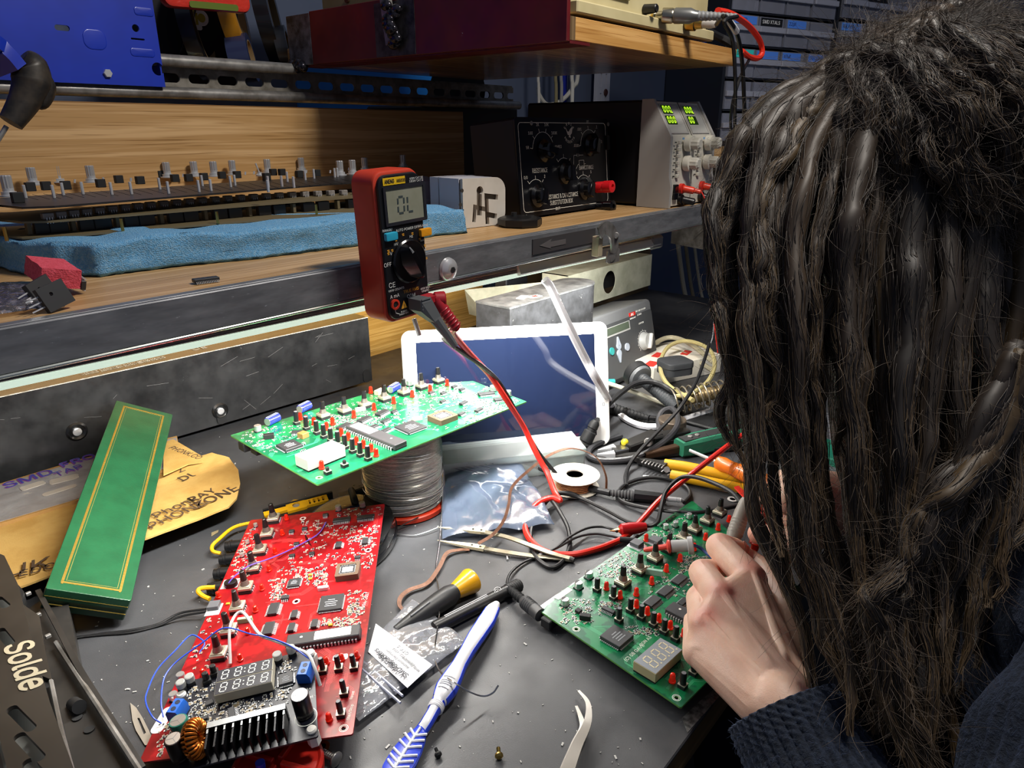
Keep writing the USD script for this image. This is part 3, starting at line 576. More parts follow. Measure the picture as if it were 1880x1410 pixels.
o = mt(477, 323); q = t.part('toggle_switch', lathe([(.005, 0), (.005, .002), (.003, .003), (.003, .005)], o, n=14), SILVER); q.sub('lever', cyl(o + A(0, 0, .004), o + A(-.003, .002, .016), .0008, .0013, 10), CHROME)
slot = mat('panel_slot', '#0b0a0a', .6)
for k in range(30):
    x = 30 + k * 21; y = 372 - k * 1.05
    a, b = mt(x + 8, y - 14), mt(x + 40, y - 5); t.part('slot_line', tf(box((np.linalg.norm(b - a), .0005, .0002)), frame((a + b) / 2 + A(0, 0, .0001), b - a, z=(0, 0, 1))), slot)
for k in range(26):
    f = k / 25; x = 92 + f * 590; y = 404 - 47 * f - 8 * math.sin(f * 3.1)
    o = Pz(x, y, zm) + A(0, .004, 0)
    q = t.part('slide_switch', box((.0085, .006, .0052), o + A(0, 0, .0030), .0006), mat('switch_grey', '#8d8883', .4, .2)); q.sub('pins', cat([box((.0008, .0008, .005), o + A(dx, -.0035, -.0004)) for dx in (-.002, 0, .002)]), SILVER)
for k in range(24):
    f = k / 23; o = Pz(60 + f * 620, 432 - 52 * f, zb) + A(0, .006, 0)
    t.part('spacer' if k % 3 == 0 else 'jack_body', box((.0035 if k % 3 == 0 else .014, .006, .0095), o + A(0, 0, .0048), .0004), EDGE if k % 3 == 0 else BLACKP)
for f in (.02, .35, .62, .9):
    o = Pz(10 + f * 650, 446 - 55 * f, zb); t.part('standoff', cyl(o + A(0, .012, 0), o + A(0, .012, .0105), .0014, n=6), BRASS)

# ------------------------------------------------------------------ small parts on the shelf
S = lambda x, y: Pz(x, y, .3106)
def dip(thing, M, L, W, H, n, mt_=CHIP, name='chip', pitch=None, pinmat=None, gull=False):
    """chip body with legs; M puts the centre of its underside on the board, x along its length"""
    q = thing.part(name, tf(box((L, W, H), (0, 0, H / 2 + .0006), H * .12), M), mt_); pitch = pitch or L / n * .94; pins = []
    for s in (-1, 1):
        for k in range(n):
            x = (k - (n - 1) / 2) * pitch
            e_ = .0007 if gull else .0003; pins += [box((pitch * .5, W * .10 + .0006 + e_, .0003), (x, s * (W / 2 + W * .03 + e_ / 2), H * .5)), box((pitch * .5, .0003, H * .55), (x, s * (W / 2 + W * .08 + e_), H * .28))]
            if gull: pins.append(box((pitch * .5, W * .08 + .0006, .0003), (x, s * (W / 2 + W * .12 + .0004 + e_), .0002)))
    q.sub('pins', tf(cat(pins), M), pinmat or SILVER); return q
t = Thing('chip', 'single black surface mount chip lying alone on the oak shelf', 'chip')
a, b = S(362, 521), S(402, 516); dip(t, frame((a + b) / 2 + A(0, .003, 0), b - a, z=(0, 0, 1)), .0185, .0075, .0026, 14, gull=True)
# pink foam block with chips stuck in it
t = Thing('pink_foam_block', 'pink foam block with black chips pressed into it', 'foam')
a, b = S(75, 520) + A(0, .01, .010), S(150, 560); d = unit(b - a); M = frame((a + b) / 2 + A(0, 0, .0095), b - a, z=(.25, .3, 1))
t.part('block', noisy(trimesh.creation.box((.040, .024, .013)).subdivide().subdivide().subdivide(), .0006, 300), mat('pink_foam', '#e0576a', .85, var='#c8404f', vscale=400, bump=.8, bscale=900), smooth=60); t.parts[-1].mesh.apply_transform(M)
dip(t, M @ trimesh.transformations.translation_matrix((.004, .0165, -.004)) @ trimesh.transformations.rotation_matrix(math.pi / 2, [1, 0, 0]), .03, .0066, .0034, 9, name='chip')
for (x, y, an, lb) in ((78, 547, .5, 'left'), (102, 556, .25, 'front')):
    t = Thing('transistor', f'black power transistor leaning against the pink foam, {lb} one of two', 'transistor')
    o = S(x, y + 12); M = frame(o + A(0, 0, .0085), (math.cos(an), math.sin(an), .25), z=(.45, -.85, .35))
    sh_ = sbox(-.009, -.008, .009, .008).difference(Point(-.002, .002).buffer(.0012))
    t.part('body', prism(sh_, .0042, M), CHIP)
    for k in (-1, 0, 1): t.part('lead', tf(box((.009, .0009, .0005), (-.013, .0035 * k, .002)), M), SILVER)
t = Thing('plastic_bag', 'crumpled clear plastic bag lying at the left end of the shelf', 'bag')
def sheet(P00, P10, P11, P01, n=24, amp=.004, sc=60, seed=1, lift=0, th=.0004, fold=None):
    u, v = np.meshgrid(np.linspace(0, 1, n), np.linspace(0, 1, n), indexing='ij'); u, v = u[..., None], v[..., None]
    P = (1 - u) * (1 - v) * P00 + u * (1 - v) * P10 + u * v * P11 + (1 - u) * v * P01
    e = 4 * u * (1 - u) * 4 * v * (1 - v)
    h = (meshkit.fbm(P * sc, 4, seed)[..., None]) * amp + lift * np.sqrt(np.clip(e, 0, 1))
    if fold is not None: h = h + fold(u, v)
    P = P.copy(); P[..., 2:] += h; top = P.reshape(-1, 3); bot = top - A(0, 0, th); N = n * n; idx = np.arange(N).reshape(n, n); F = []
    a, b, c, d = idx[:-1, :-1].ravel(), idx[1:, :-1].ravel(), idx[1:, 1:].ravel(), idx[:-1, 1:].ravel()
    F = np.vstack([np.c_[a, b, c], np.c_[a, c, d], np.c_[a, c, b] + N, np.c_[a, d, c] + N]); ed = np.r_[idx[:, 0], idx[-1, 1:], idx[-2::-1, -1], idx[0, -2:0:-1]]; e2 = np.roll(ed, -1)
    F = np.vstack([F, np.c_[ed, ed + N, e2], np.c_[e2, ed + N, e2 + N]]); m = trimesh.Trimesh(np.vstack([top, bot]), F, process=False)
    if np.cross(P10 - P00, P01 - P00)[2] < 0: m.invert()
    return m
CLR = clear('clear_film', (.93, .91, .93), .10, '#d6cfd6', .06, 1.5, bump=.5, bscale=160)
t.part('film', sheet(S(-60, 590), S(120, 566), S(95, 525), S(-60, 535), 26, .004, 90, 3, .007), CLR, smooth=60)
t = Thing('soldering_tip', 'copper soldering tip lying in the clear bag on the shelf', 'soldering tip')
a, b = S(12, 566) + A(0, 0, .003), S(76, 562) + A(0, 0, .0025); d = unit(b - a); L = np.linalg.norm(b - a)
t.part('tip', lathe([(.0016, 0), (.0030, .001), (.0030, .006), (.0022, .008), (.0016, L * .8), (.0024, L * .82), (.0020, L)], a, d, 14), mat('bright_copper', '#d8813c', .25, .9))

# ------------------------------------------------------------------ white plastic housing with cut letter slots
t = Thing('plastic_housing', 'cream plastic housing with rounded ends and angular slots beside the foam', 'housing')
CRM = mat('cream_plastic', '#cfc9bf', .5, var='#c4bdb2', vscale=30, spots=('#6d6a66', 220, .72)); 
a, b = S(851, 420), S(928, 411); uy = A(-.24, .97, 0); ux = unit(b - a); W = np.linalg.norm(b - a); 
Mf = frame(a, ux, (0, 0, 1)); q = np.linalg.inv(Mf) @ np.append(Pp(930, 345, a, Mf[:3, 2]), 1); Hh = .056
sh_ = unary_union([rrect(W, Hh, .016, (W / 2, Hh / 2), 8), sbox(0, 0, W * .6, Hh)])
def hp(x, y): q = np.linalg.inv(Mf) @ np.append(Pp(x, y, a, Mf[:3, 2]), 1); return q[0], q[1]
cuts = unary_union([LineString([hp(880, 352), hp(880, 396)]).buffer(.0038, cap_style=2), LineString([hp(870, 408), hp(872, 380), hp(896, 385)]).buffer(.0026, cap_style=2, join_style=2),
     LineString([hp(895, 412), hp(893, 360), hp(914, 362)]).buffer(.0030, cap_style=2, join_style=2), LineString([hp(896, 394), hp(912, 397)]).buffer(.0030, cap_style=2), Point(hp(881, 350)).buffer(.005)])
t.part('face', prism(sh_.difference(cuts), .004, frame(a + A(0, 0, 0) + Mf[:3, 2] * -.004, ux, (0, 0, 1))), CRM)
t.part('slot_floor', prism(sh_.buffer(-.001), .002, frame(a - Mf[:3, 2] * .007, ux, (0, 0, 1))), mat('slot_brown', '#5b5045', .6))
body = sbox(0, .0, W, Hh).intersection(rrect(W + .02, Hh, .02, (W / 2, Hh / 2), 8))
t.part('shell', prism(sh_, .055, frame(a - Mf[:3, 2] * .062, ux, (0, 0, 1))), mat('grey_cream_plastic', '#b9b9c2', .45))
t.part('seam', prism(sh_.buffer(.0006), .0008, frame(a - Mf[:3, 2] * .045, ux, (0, 0, 1))), mat('seam_dark', '#77777e', .6))
for x, y in ((848, 350), (845, 376)): u, v = hp(x, y); t.part('screw', cyl((Mf @ A(u, v, 0, 1))[:3], (Mf @ A(u, v, .0006, 1))[:3], .0022, n=12), mat('dark_screw', '#55514c', .4, .6))
t = Thing('grey_canister', 'small rounded grey plastic canister behind the cream housing', 'canister')
o = S(792, 392) + A(.10, .12, 0); t.part('cap', lathe([(.0215, 0), (.0225, .004), (.0225, .02), (.019, .034), (.008, .040), (0, .041)], o, n=28), mat('grey_lilac_plastic', '#8f90a0', .45)); t.part('rim', lathe([(.0228, 0), (.0232, .002), (.0232, .006), (.0226, .008)], o, n=28), mat('grey_lilac_plastic', '#8f90a0'))
o = S(816, 395) + A(.02, .03, .026)
one('foil_scrap', noisy(box((.014, .008, .003), o + A(0, 0, .004)).subdivide().subdivide(), .0012, 200), mat('yellow_foil', '#d5d34a', .3, .3), 'tiny crumpled yellow green foil scrap on the foam', 'scrap')

# ------------------------------------------------------------------ black substitution box with white scales
t = Thing('substitution_box', 'black test box with white dial scales and five pointer knobs', 'test box')
BL, BR = S(957, 404), S(1098, 383); ux = unit(BR - BL); ux[2] = 0; Wb = .185; n0 = unit(A(-ux[1], ux[0], 0)); yb = unit(A(0, 0, 1) + n0 * .10)
ME = frame(BL + A(0, 0, .002), ux, yb)      # x right, y up the face, z to the viewer
def eb(x, y): q = np.linalg.inv(ME) @ np.append(Pp(x, y, ME[:3, 3], ME[:3, 2]), 1); return q[0], q[1]
tl = eb(970, 215); tr = eb(1126, 220); br_ = eb(1110, 384)
Hb = tl[1]; Wb = (tr[0] + br_[0]) / 2
BKP = mat('black_enamel', '#0e0f13', .3)
t.part('case', tf(bx(.003, Wb - .003, .0, Hb, -.08, -.002, .003), ME), mat('black_case', '#0c0d12', .5))
t.part('face_plate', tf(slab(Wb, Hb, .002, .004), ME @ trimesh.transformations.translation_matrix((Wb / 2, Hb / 2, -.002))), BKP)
def ln(pts, w=.0007, closed=False): return LineString(pts).buffer(w / 2, cap_style=2)
m_ = .006; rr_ = rrect(Wb - 2 * m_, Hb - 2 * m_, .006, (Wb / 2, Hb / 2)); PRE = mat('faded_white_print', '#c9c7bd', .6)
t.part('border_line', prism(rr_.difference(rr_.buffer(-.0009)), .0002, ME), PRE)
def arcpts(c, r, a0, a1, k=16): return [(c[0] + r * math.cos(math.radians(a)), c[1] + r * math.sin(math.radians(a))) for a in np.linspace(a0, a1, k)]
def dial(px, r, a0, a1, labels, big=True, ang=70, kr=.0145):
    c = eb(*px); g_ = [ln(arcpts(c, r, a0, a1))]
    for k, s in enumerate(labels):
        a = a0 + (a1 - a0) * k / (len(labels) - 1); p0, p1 = arcpts(c, r, a, a, 1)[0], arcpts(c, r + .005, a, a, 1)[0]; g_.append(ln([p0, p1]))
        if s: p2 = arcpts(c, r + .0105, a, a, 1)[0]; t.part('scale_figure', text(s, .0038, ME @ frame((p2[0], p2[1], 0), (1, 0, 0), (0, 1, 0)), center=True), PRE)
    t.part('scale_arc', prism(unary_union(g_), .0002, ME), PRE)
    K = ME @ trimesh.transformations.translation_matrix((c[0], c[1], 0)) @ rotz(math.radians(ang))
    q = t.part('pointer_knob', tf(lathe([(kr, 0), (kr, .003), (kr * .72, .006), (kr * .70, .013), (kr * .5, .0145), (0, .0145)], n=24), K), BLACKG)
    q.sub('pointer', tf(hull([(kr * 1.25, 0, 0), (kr * 1.25, 0, .007), (-kr * .7, kr * .38, .004), (-kr * .7, -kr * .38, .004), (-kr * .7, kr * .3, .017), (-kr * .7, -kr * .3, .017), (kr * .6, kr * .2, .016), (kr * .6, -kr * .2, .016)]), K), BLACKG)
dial((998, 277), .0235, 172, 8, ['5R', '100', '1K', '10K', '100K', '1MEG'], ang=170)
dial((1082, 268), .022, 178, 10, ['.0001', '.001', '.01', '.1', '1'], ang=70)
dial((1036, 318), .020, 130, 50, ['', '', ''], ang=90)
dial((985, 360), .021, 130, 50, ['0/0', '1', '2'], ang=75)
dial((1072, 348), .020, 130, 50, ['0/0', '1', '3'], ang=65)
for s, p, h in (('RESISTANCE', (977, 318), .0065), ('CAPACITANCE', (1063, 312), .0062), ('RESISTANCE & CAPACITANCE', (1000, 367), .0065), ('SUBSTITUTION BOX', (1010, 377), .0065), ('CR.77', (1020, 386), .0045)):
    c = eb(*p); t.part('lettering', text(s, h * .9, ME @ frame((c[0], c[1], 0), (1, 0, 0), (0, 1, 0)) @ np.diag([.66, 1, 1, 1])), PRE)
c = eb(1045, 243)
for s, r, a0, a1, dirn in (('EAGLE', .0115, 150, 30, 1), ('PRODUCTS', .0125, 215, 325, -1)):
    for k, ch in enumerate(s):
        a = math.radians(a0 + (a1 - a0) * k / (len(s) - 1)); p = (c[0] + r * math.cos(a), c[1] + r * math.sin(a)); up_ = (math.cos(a) * dirn, math.sin(a) * dirn, 0)
        t.part('logo_letter', text(ch, .0035, ME @ frame((p[0], p[1], 0), (up_[1], -up_[0], 0), up_), center=True), PRE)
wing = Polygon([(-.008, .006), (-.004, .001), (-.001, .001), (.002, .004), (.0085, .008), (.006, -.001), (.002, -.004), (.003, -.007), (-.002, -.006), (0, -.004), (-.004, -.003)])
t.part('eagle_emblem', prism(wing, .0002, ME @ trimesh.transformations.translation_matrix((c[0], c[1], 0))), PRE)
c = eb(1060, 296); z_ = [ln([(c[0] - .010, c[1] - .008), (c[0] - .008, c[1] + .008), (c[0] + .0, c[1] + .008)]), ln([(c[0], c[1] + .006), (c[0] + .0, c[1] + .010)]), ln([(c[0] + .004, c[1] + .006), (c[0] + .004, c[1] + .010)]), ln([(c[0] + .004, c[1] + .008), (c[0] + .015, c[1] + .008)]),
      ln([(c[0] - .004, c[1] - .01), (c[0] + .002, c[1] - .004), (c[0] + .004, c[1] - .004)]), ln([(c[0] + .004, c[1] - .009), (c[0] + .004, c[1] + .001), (c[0] + .016, c[1] + .001), (c[0] + .016, c[1] - .009), (c[0] + .004, c[1] - .009)]), ln([(c[0] + .016, c[1] - .004), (c[0] + .020, c[1] - .004)])]
t.part('circuit_symbol', prism(unary_union(z_), .0002, ME), PRE)
c = eb(1113, 262); t.part('switch_slot', tf(slab(.007, .02, .004, .002), ME @ trimesh.transformations.translation_matrix((c[0], c[1], 0))), BLACKP)
for (x, y), cm, cl in (((1096, 344), mat('red_terminal', '#d01c24', .3), 'red binding post'), ((1098, 380), BLACKG, None)):
    c = eb(x, y); q = t.part('binding_post', tf(lathe([(.008, 0), (.008, .010), (.0072, .012), (.0085, .013), (.0085, .026), (.0035, .027), (.003, .022)], n=20), ME @ trimesh.transformations.translation_matrix((c[0], c[1], 0))), cm, label=cl)
for x, y in ((975, 226), (1116, 228), (966, 398), (1105, 378)): c = eb(x, y); t.part('corner_screw', tf(cyl((0, 0, 0), (0, 0, .0012), .0028, n=12, ch=.0004), ME @ trimesh.transformations.translation_matrix((c[0], c[1], 0))), STEEL)
o = Pz(979, 420, .3106)
t = Thing('round_stand', 'round black plastic base disc at the shelf edge before the test box', 'base')
t.part('disc', lathe([(.0255, 0), (.027, .0015), (.027, .0085), (.024, .0105), (.012, .0115), (0, .0115)], o + A(.012, .03, 0), n=8), BLACKP); t.part('socket', lathe([(.0035, .0115), (.0035, .016), (0, .016)], o + A(.006, .034, 0), n=12), BLACKM)

# ------------------------------------------------------------------ bench power supply
t = Thing('power_supply', 'off white twin bench power supply with green lit digits', 'power supply')
PSW = mat('warm_white_plastic', '#c9c5b9', .45); PSS = mat('grey_white_side', '#a5a3a0', .5)
f0 = Pz(1227, 383, .3106); b0 = Pz(1185, 387, .3106); Wp = .148; Dp = .05
zt_ = .151; yf = f0[1]
side = Polygon([(0, 0), (Dp + .004, 0), (Dp + .004, zt_), (.036, zt_), (.004, .100), (.003, .045), (-.001, .03)])    # y back, z up
MS = frame((f0[0], yf, f0[2]), (0, 1, 0), (0, 0, 1))     # z axis = +x
t.part('side_shell', prism(side, .006, MS), PSS); t.part('side_shell', prism(side, .006, MS @ trimesh.transformations.translation_matrix((0, 0, Wp - .006))), PSS)
t.part('case', bx(f0[0] + .004, f0[0] + Wp - .004, yf + Dp, yf + .27, f0[2] + .002, f0[2] + zt_ - .001, .003), mat('black_case', '#0c0d12'))
inner = Polygon([(.004, .002), (Dp, .002), (Dp, zt_ - .003), (.037, zt_ - .003), (.008, .100), (.006, .045), (.003, .03)])
t.part('front', prism(inner, Wp - .010, MS @ trimesh.transformations.translation_matrix((0, 0, .005))), PSW)
for s in (0, 1): t.part('foot', cyl((f0[0] + .02 + s * .1, yf + .06, f0[2] - .0004), (f0[0] + .02 + s * .1, yf + .06, f0[2] + .003), .008, n=14), BLACKM)
sl0 = A(f0[0], yf + .008, f0[2] + .100); sl1 = A(f0[0], yf + .037, f0[2] + zt_ - .003); ysl = unit(sl1 - sl0); MU = frame(sl0, (1, 0, 0), ysl); Ls = np.linalg.norm(sl1 - sl0)
MF = frame(A(f0[0], yf + .0045, f0[2]), (1, 0, 0), (0, 0, 1))
LITG = mat('lit_green_segment', '#b8ff30', .4, estr=2.2, ecol='#a8f028'); DIMG = mat('unlit_segment', '#2c3426', .5); 
SEG = {'0': 'abcdef', '8': 'abcdefg', '1': 'bc', 'L': 'def', '.': ''}
def seg7(ch, w, h, st, slant=.08, raw=None):
    g = []; on = SEG[ch] if raw is None else raw; e = st * .12
    H = [('a', (0, h), (w, h)), ('g', (0, h / 2), (w, h / 2)), ('d', (0, 0), (w, 0)), ('f', (0, h / 2), (0, h)), ('b', (w, h / 2), (w, h)), ('e', (0, 0), (0, h / 2)), ('c', (w, 0), (w, h / 2))]
    for k, p, q in H:
        if k in on:
            p, q = np.array(p, float), np.array(q, float); d = unit(q - p); g.append(LineString([p + d * st * .62, q - d * st * .62]).buffer(st / 2, cap_style=3 if 0 else 2))
    from shapely import affinity
    return affinity.skew(unary_union(g), math.degrees(slant), 0, origin=(0, 0))
from shapely import affinity
for k in (0, 1):
    x0 = .010 + k * .069
    fr_ = sbox(x0, .004, x0 + .058, Ls - .004)
    q = t.part('display_bezel', prism(fr_.difference(fr_.buffer(-.0022)), .0014, MU), PSS)
    t.part('display_panel', prism(fr_.buffer(-.0022), .0005, MU), mat('grey_display_panel', '#b3b3ae', .4))
    for r in (0, 1):
        wbox = sbox(x0 + .005, Ls - .020 - .017 * r, x0 + .034, Ls - .006 - .017 * r)
        q = t.part('readout_window', prism(wbox, .0010, MU), mat('dark_green_window', '#20300f', .3, estr=.08, ecol='#3f6a10'))
        for j in range(3):
            lit = not (k == 1 and r == 1 and j == 2)
            q.sub('digit', prism(affinity.translate(seg7('0', .0044, .0095, .0009), x0 + .0085 + j * .009, Ls - .0175 - .017 * r), .0003, MU @ trimesh.transformations.translation_matrix((0, 0, .0010))), LITG if lit else DIMG, label='lit green digit' if lit else None)
        if r == 0: q.sub('decimal_point', prism(Point(x0 + .0325, Ls - .0178).buffer(.0009), .0003, MU @ trimesh.transformations.translation_matrix((0, 0, .0010))), LITG)
    for j in range(6):
        zz = .092 - j * .0095; t.part('push_key', tf(slab(.0065, .0055, .0035, .0012, .0006), MF @ trimesh.transformations.translation_matrix((x0 + .016, zz, .0))), PSW)
        t.part('key_legend', tf(box((.006, .0016, .0002), (x0 + .007, zz, .0001)), MF), PRINT_D)
    for j, zz in enumerate((.090, .062)):
        o = (MF @ A(x0 + .043, zz, 0, 1))[:3]; pr = ngon(20, 1.0); pr[::2] *= .9
        q = t.part('control_knob', lathe([(.0115, 0), (.0115, .009), (.0095, .010)], o, (0, -1, 0), 24), PSW)
        q.sub('knob_grip', loft([np.c_[o[0] + pr[:, 0] * r_, np.full(20, o[1] - y_), o[2] + pr[:, 1] * r_] for r_, y_ in ((.0088, .009), (.0085, .020), (.006, .022))]), mat('ribbed_grey', '#b9b6ac', .4))
    t.part('blue_mark', tf(box((.006, .003, .0002), (x0 + .03, .097, .0002)), MF), mat('pale_blue_print', '#6f9fce', .5))
    o = (MF @ A(x0 + .030, .026, 0, 1))[:3]; d = unit(A(.45, -.85, -.15)); q = t.part('output_socket', lathe([(.0075, 0), (.0075, .006), (.006, .0065)], o, (0, -1, 0), 18), RED_P)
    o2 = o + A(0, -.005, 0); q.sub('banana_plug', lathe([(.0045, 0), (.0055, .002), (.0052, .016), (.0036, .018), (.0036, .026), (.002, .028)], o2, d, 16), mat('orange_red_plastic', '#df3a22', .35))
    o = (MF @ A(x0 + .030, .010, 0, 1))[:3]; q = t.part('output_socket', lathe([(.0075, 0), (.0075, .006), (.006, .0065)], o, (0, -1, 0), 18), BLACKP); q.sub('banana_plug', lathe([(.0045, 0), (.0055, .002), (.0052, .018), (.003, .02)], o + A(0, -.005, 0), d, 16), BLACKP)
t.part('rocker_switch', tf(slab(.012, .022, .005, .002, .001), MF @ trimesh.transformations.translation_matrix((.022, .022, 0))), BLACKG)
t.part('divider', tf(bx(.0735, .0755, .002, .1, 0, .0012), MF), mat('dark_gap', '#6c6963', .6))
t.part('divider', tf(bx(.0735, .0755, .0, Ls, 0, .0008), MU), mat('dark_gap', '#6c6963'))
t.part('cable', tube([Py(1288, 352, .45), Py(1296, 372, .44), Py(1302, 410, .44), Py(1303, 450, .45), Py(1300, 500, .45)], .0009, 6), RED_P, label='thin red wire')
# ------------------------------------------------------------------ multimeter clinging to the shelf edge
YM = .4515
mc = [Py(707, 597, YM), Py(787, 585, YM), Py(679, 316, YM)]
MY = unit(mc[2] - mc[0]); MX = np.cross(MY, A(0, -1, 0)); Wm = (mc[1] - mc[0]) @ MX; Hm = np.linalg.norm(mc[2] - mc[0])
MM = frame(mc[0], MX, MY)                     # x right, y up, z to the viewer
def mp(x, y): q = np.linalg.inv(MM) @ np.append(Pp(x, y, MM[:3, 3], MM[:3, 2]), 1); return q[0], q[1]
T_ = trimesh.transformations.translation_matrix
def at2(M, u, v, w=0): return M @ T_((u, v, w))
t = Thing('multimeter', 'red and black digital multimeter reading OL held to the shelf edge', 'multimeter')
RH = mat('red_holster', '#cb4029', .42, var='#bd3822', vscale=30)
MK = mat('meter_black', '#16171b', .36)
def rot_slab(w, h, d, r, ch, M): return tf(slab(w, h, d, r, ch, q=8), M)
t.part('holster', rot_slab(Wm, Hm, .026, .011, .003, at2(MM, Wm / 2, Hm / 2, -.0245)), RH)
t.part('face', rot_slab(Wm * .91, Hm * .95, .004, .009, .0016, at2(MM, Wm * .515, Hm * .5, .0006)), MK)
zf = .0046; FZ = MM @ T_((0, 0, zf))
a, b, c = mp(696, 345), mp(771, 331), mp(774, 407)
x0, x1, y0, y1 = a[0], b[0] - .001, mp(700, 414)[1], a[1]
lc = sbox(x0, y0, x1, y1)
t.part('display_surround', prism(lc.buffer(.001).difference(lc.buffer(-.0016)), .0012, FZ), mat('meter_trim', '#2b2c33', .2, coat=.5))
q = t.part('display', prism(lc.buffer(-.001), .0004, FZ), mat('lcd_grey_green', '#8f9182', .22, var='#868877', vscale=60), label='grey green display reading OL')
for ch, u in (('0', .40), ('L', .64)): q.sub('digit', prism(affinity.translate(seg7(ch, (x1 - x0) * .15, (y1 - y0) * .44, .0016, .04), x0 + (x1 - x0) * u - .004, y0 + (y1 - y0) * .27), .0002, at2(FZ, 0, 0, .0004)), mat('lcd_digit', '#3b4547', .5))
a = mp(716, 331.5); a, b = (a[0] - .0118, a[1] - .0029), (a[0] + .0118, a[1] + .0029); q = t.part('badge', prism(sbox(a[0], a[1], b[0], b[1]), .0003, FZ), mat('yellow_badge', '#e0b71c', .45), label='yellow name badge')
hh = (b[1] - a[1]) * .52; q.sub('lettering', text('ANENG', hh, at2(FZ, a[0] + .0015, a[1] + hh * .45, .0003) @ np.diag([.70, 1, 1, 1]), bold=True), PRINT_D); q.sub('lettering', text('AN8008', hh * .9, at2(FZ, a[0] + (b[0] - a[0]) * .60, a[1] + hh * .45, .0003) @ np.diag([.62, 1, 1, 1])), PRINT_D)
PW, PO = mat('meter_print', '#d9dad6', .5), mat('meter_print_orange', '#d99a2e', .5)
def mtext(s, x, y, h, m=PW, center=True): u, v = mp(x, y); t.part('lettering', text(s, h, at2(FZ, u, v), center=center), m)
for s, x, y, h, m in (('600V CAT III', 757, 326, .0017, PW), ('1000V CAT II', 757, 331, .0017, PW), ('RANGE/', 704, 422, .0020, PW), ('AUTO POWER OFF', 741, 419, .0021, PW), ('SEL/HOLD', 770, 413, .0017, PW), ('OFF', 705, 485, .0032, PW), ('V', 711, 464, .003, PW), ('mV', 720, 447, .0023, PW), ('Hz', 748, 433, .0023, PW),
                      ('mA', 768, 440, .002, PW), ('uA', 773, 457, .002, PW), ('A mA', 718, 542, .003, PW), ('COM', 748, 541, .003, PW), ('9999 COUNTS', 721, 530, .0018, PW), ('TRUE RMS', 748, 531, .0026, PO), ('CE', 713, 522, .0042, PW), ('FUSED', 735, 570, .0016, PW), ('200mA MAX', 735, 574, .0013, PW), ('600V MAX', 774, 527, .0016, PW), ('VHzRC', 774, 532, .0020, PW)): mtext(s, x, y, h, m)
for x, y in ((733, 430), (750, 428), (764, 438), (773, 450), (720, 440), (706, 460), (713, 459), (776, 473), (706, 465)): u, v = mp(x, y); t.part('range_mark', prism(unary_union([ln([(u - .0012, v + .0006), (u + .0012, v + .0006)], .0007), ln([(u - .0008, v - .0006), (u + .0012, v - .0006)], .0007)]), .0002, FZ), PO)
for x, y, m_, lb in ((709, 433, mat('cyan_button', '#2ea6c8', .35), 'light blue button'), (772, 425, mat('orange_button', '#e49a22', .35), 'orange button')):
    u, v = mp(x, y); t.part('button', tf(slab(.0125, .0066, .0032, .0015, .0007), at2(FZ, u, v)), m_, label=lb)
u, v = mp(743, 478); rk = .0185
q = t.part('rotary_dial', tf(lathe([(rk, -.0005), (rk, .002), (rk * .93, .0032), (0, .0032)], n=40), at2(FZ, u, v)), BLACKG)
K = at2(FZ, u, v, .003) @ rotz(math.radians(118))
q.sub('grip', tf(hull([(x * rk * .95, s * w * rk, z) for x, w, z in ((-1, .10, 0), (-.55, .42, 0), (.2, .50, 0), (.8, .28, 0), (.98, .12, 0), (-.9, .05, .007), (.9, .05, .007), (-.5, .13, .0095), (.5, .13, .0095)) for s in (-1, 1)]), K), BLACKG)
q.sub('grip_mark', tf(hull([(rk * .55, .0012, .0094), (rk * .55, -.0012, .0094), (rk * .85, .0006, .008), (rk * .85, -.0006, .008), (rk * .7, 0, .0093)]), K), GREYP)
u, v = mp(717, 557); q = t.part('input_jack', tf(lathe([(.0042, 0), (.0045, .0022), (.0028, .0024), (.0024, .0006)], n=20), at2(FZ, u, v)), mat('jack_red', '#c43524', .4), label='red ringed current jack'); q.sub('jack_hole', tf(cyl((0, 0, 0), (0, 0, .0016), .0026), at2(FZ, u, v)), BLACKM)
u, v = mp(735, 558); t.part('warning_triangle', prism(Polygon([(-.0034, -.003), (.0034, -.003), (0, .0038)]), .0002, at2(FZ, u, v)), PO); t.part('lettering', text('!', .0035, at2(FZ, u, v - .0008, .0002), center=True), PRINT_D)
pts = [mp(719, 567), mp(720, 573), mp(727, 575)]; t.part('fuse_line', prism(ln(pts, .0006), .0002, FZ), PW)
for s in (-1, 1): t.part('magnet', tf(cyl((0, 0, 0), (0, 0, .0085), .009, n=20), at2(MM, Wm / 2 + s * .012, mp(720, 525)[1], -.0325)), STEEL)
t.part('prop_leg', cyl(Py(760, 585, .475), Py(770, 616, .470), .0022, n=10), STEEL, label='thin steel prop leg')
# test leads: plug + cable
def lead(label, mt_, plug_m, px_, d0, pts, r, extra=None):
    th = Thing('test_lead', label, 'test lead'); return th
DGREY = mat('dark_grey_rubber', '#53575a', .5)
tb = Thing('test_lead', 'black meter test lead with a grey angled plug, knotted on the bench', 'test lead')
u, v = mp(750, 550); o = (FZ @ A(u, v, .001, 1))[:3]; zax = MM[:3, 2]
dn = unit(A(.42, -.30, -.80))
tb.part('plug', hull([o + zax * k + MX * (s * .0062) + MY * (.006 * e) for k in (.001, .016) for s in (-1, 1) for e in (-1, .6)] + [o + zax * .012 + dn * .021 + MX * s * .0045 + zax * k for s in (-1, 1) for k in (-.004, .004)]), DGREY, label='grey angled plug')
pe = o + zax * .013 + dn * .018; tb.part('strain_relief', tube([pe, pe + dn * .016, pe + dn * .030], [.0052, .004, .0032], 10), mat('grey_relief', '#5f6265', .5))
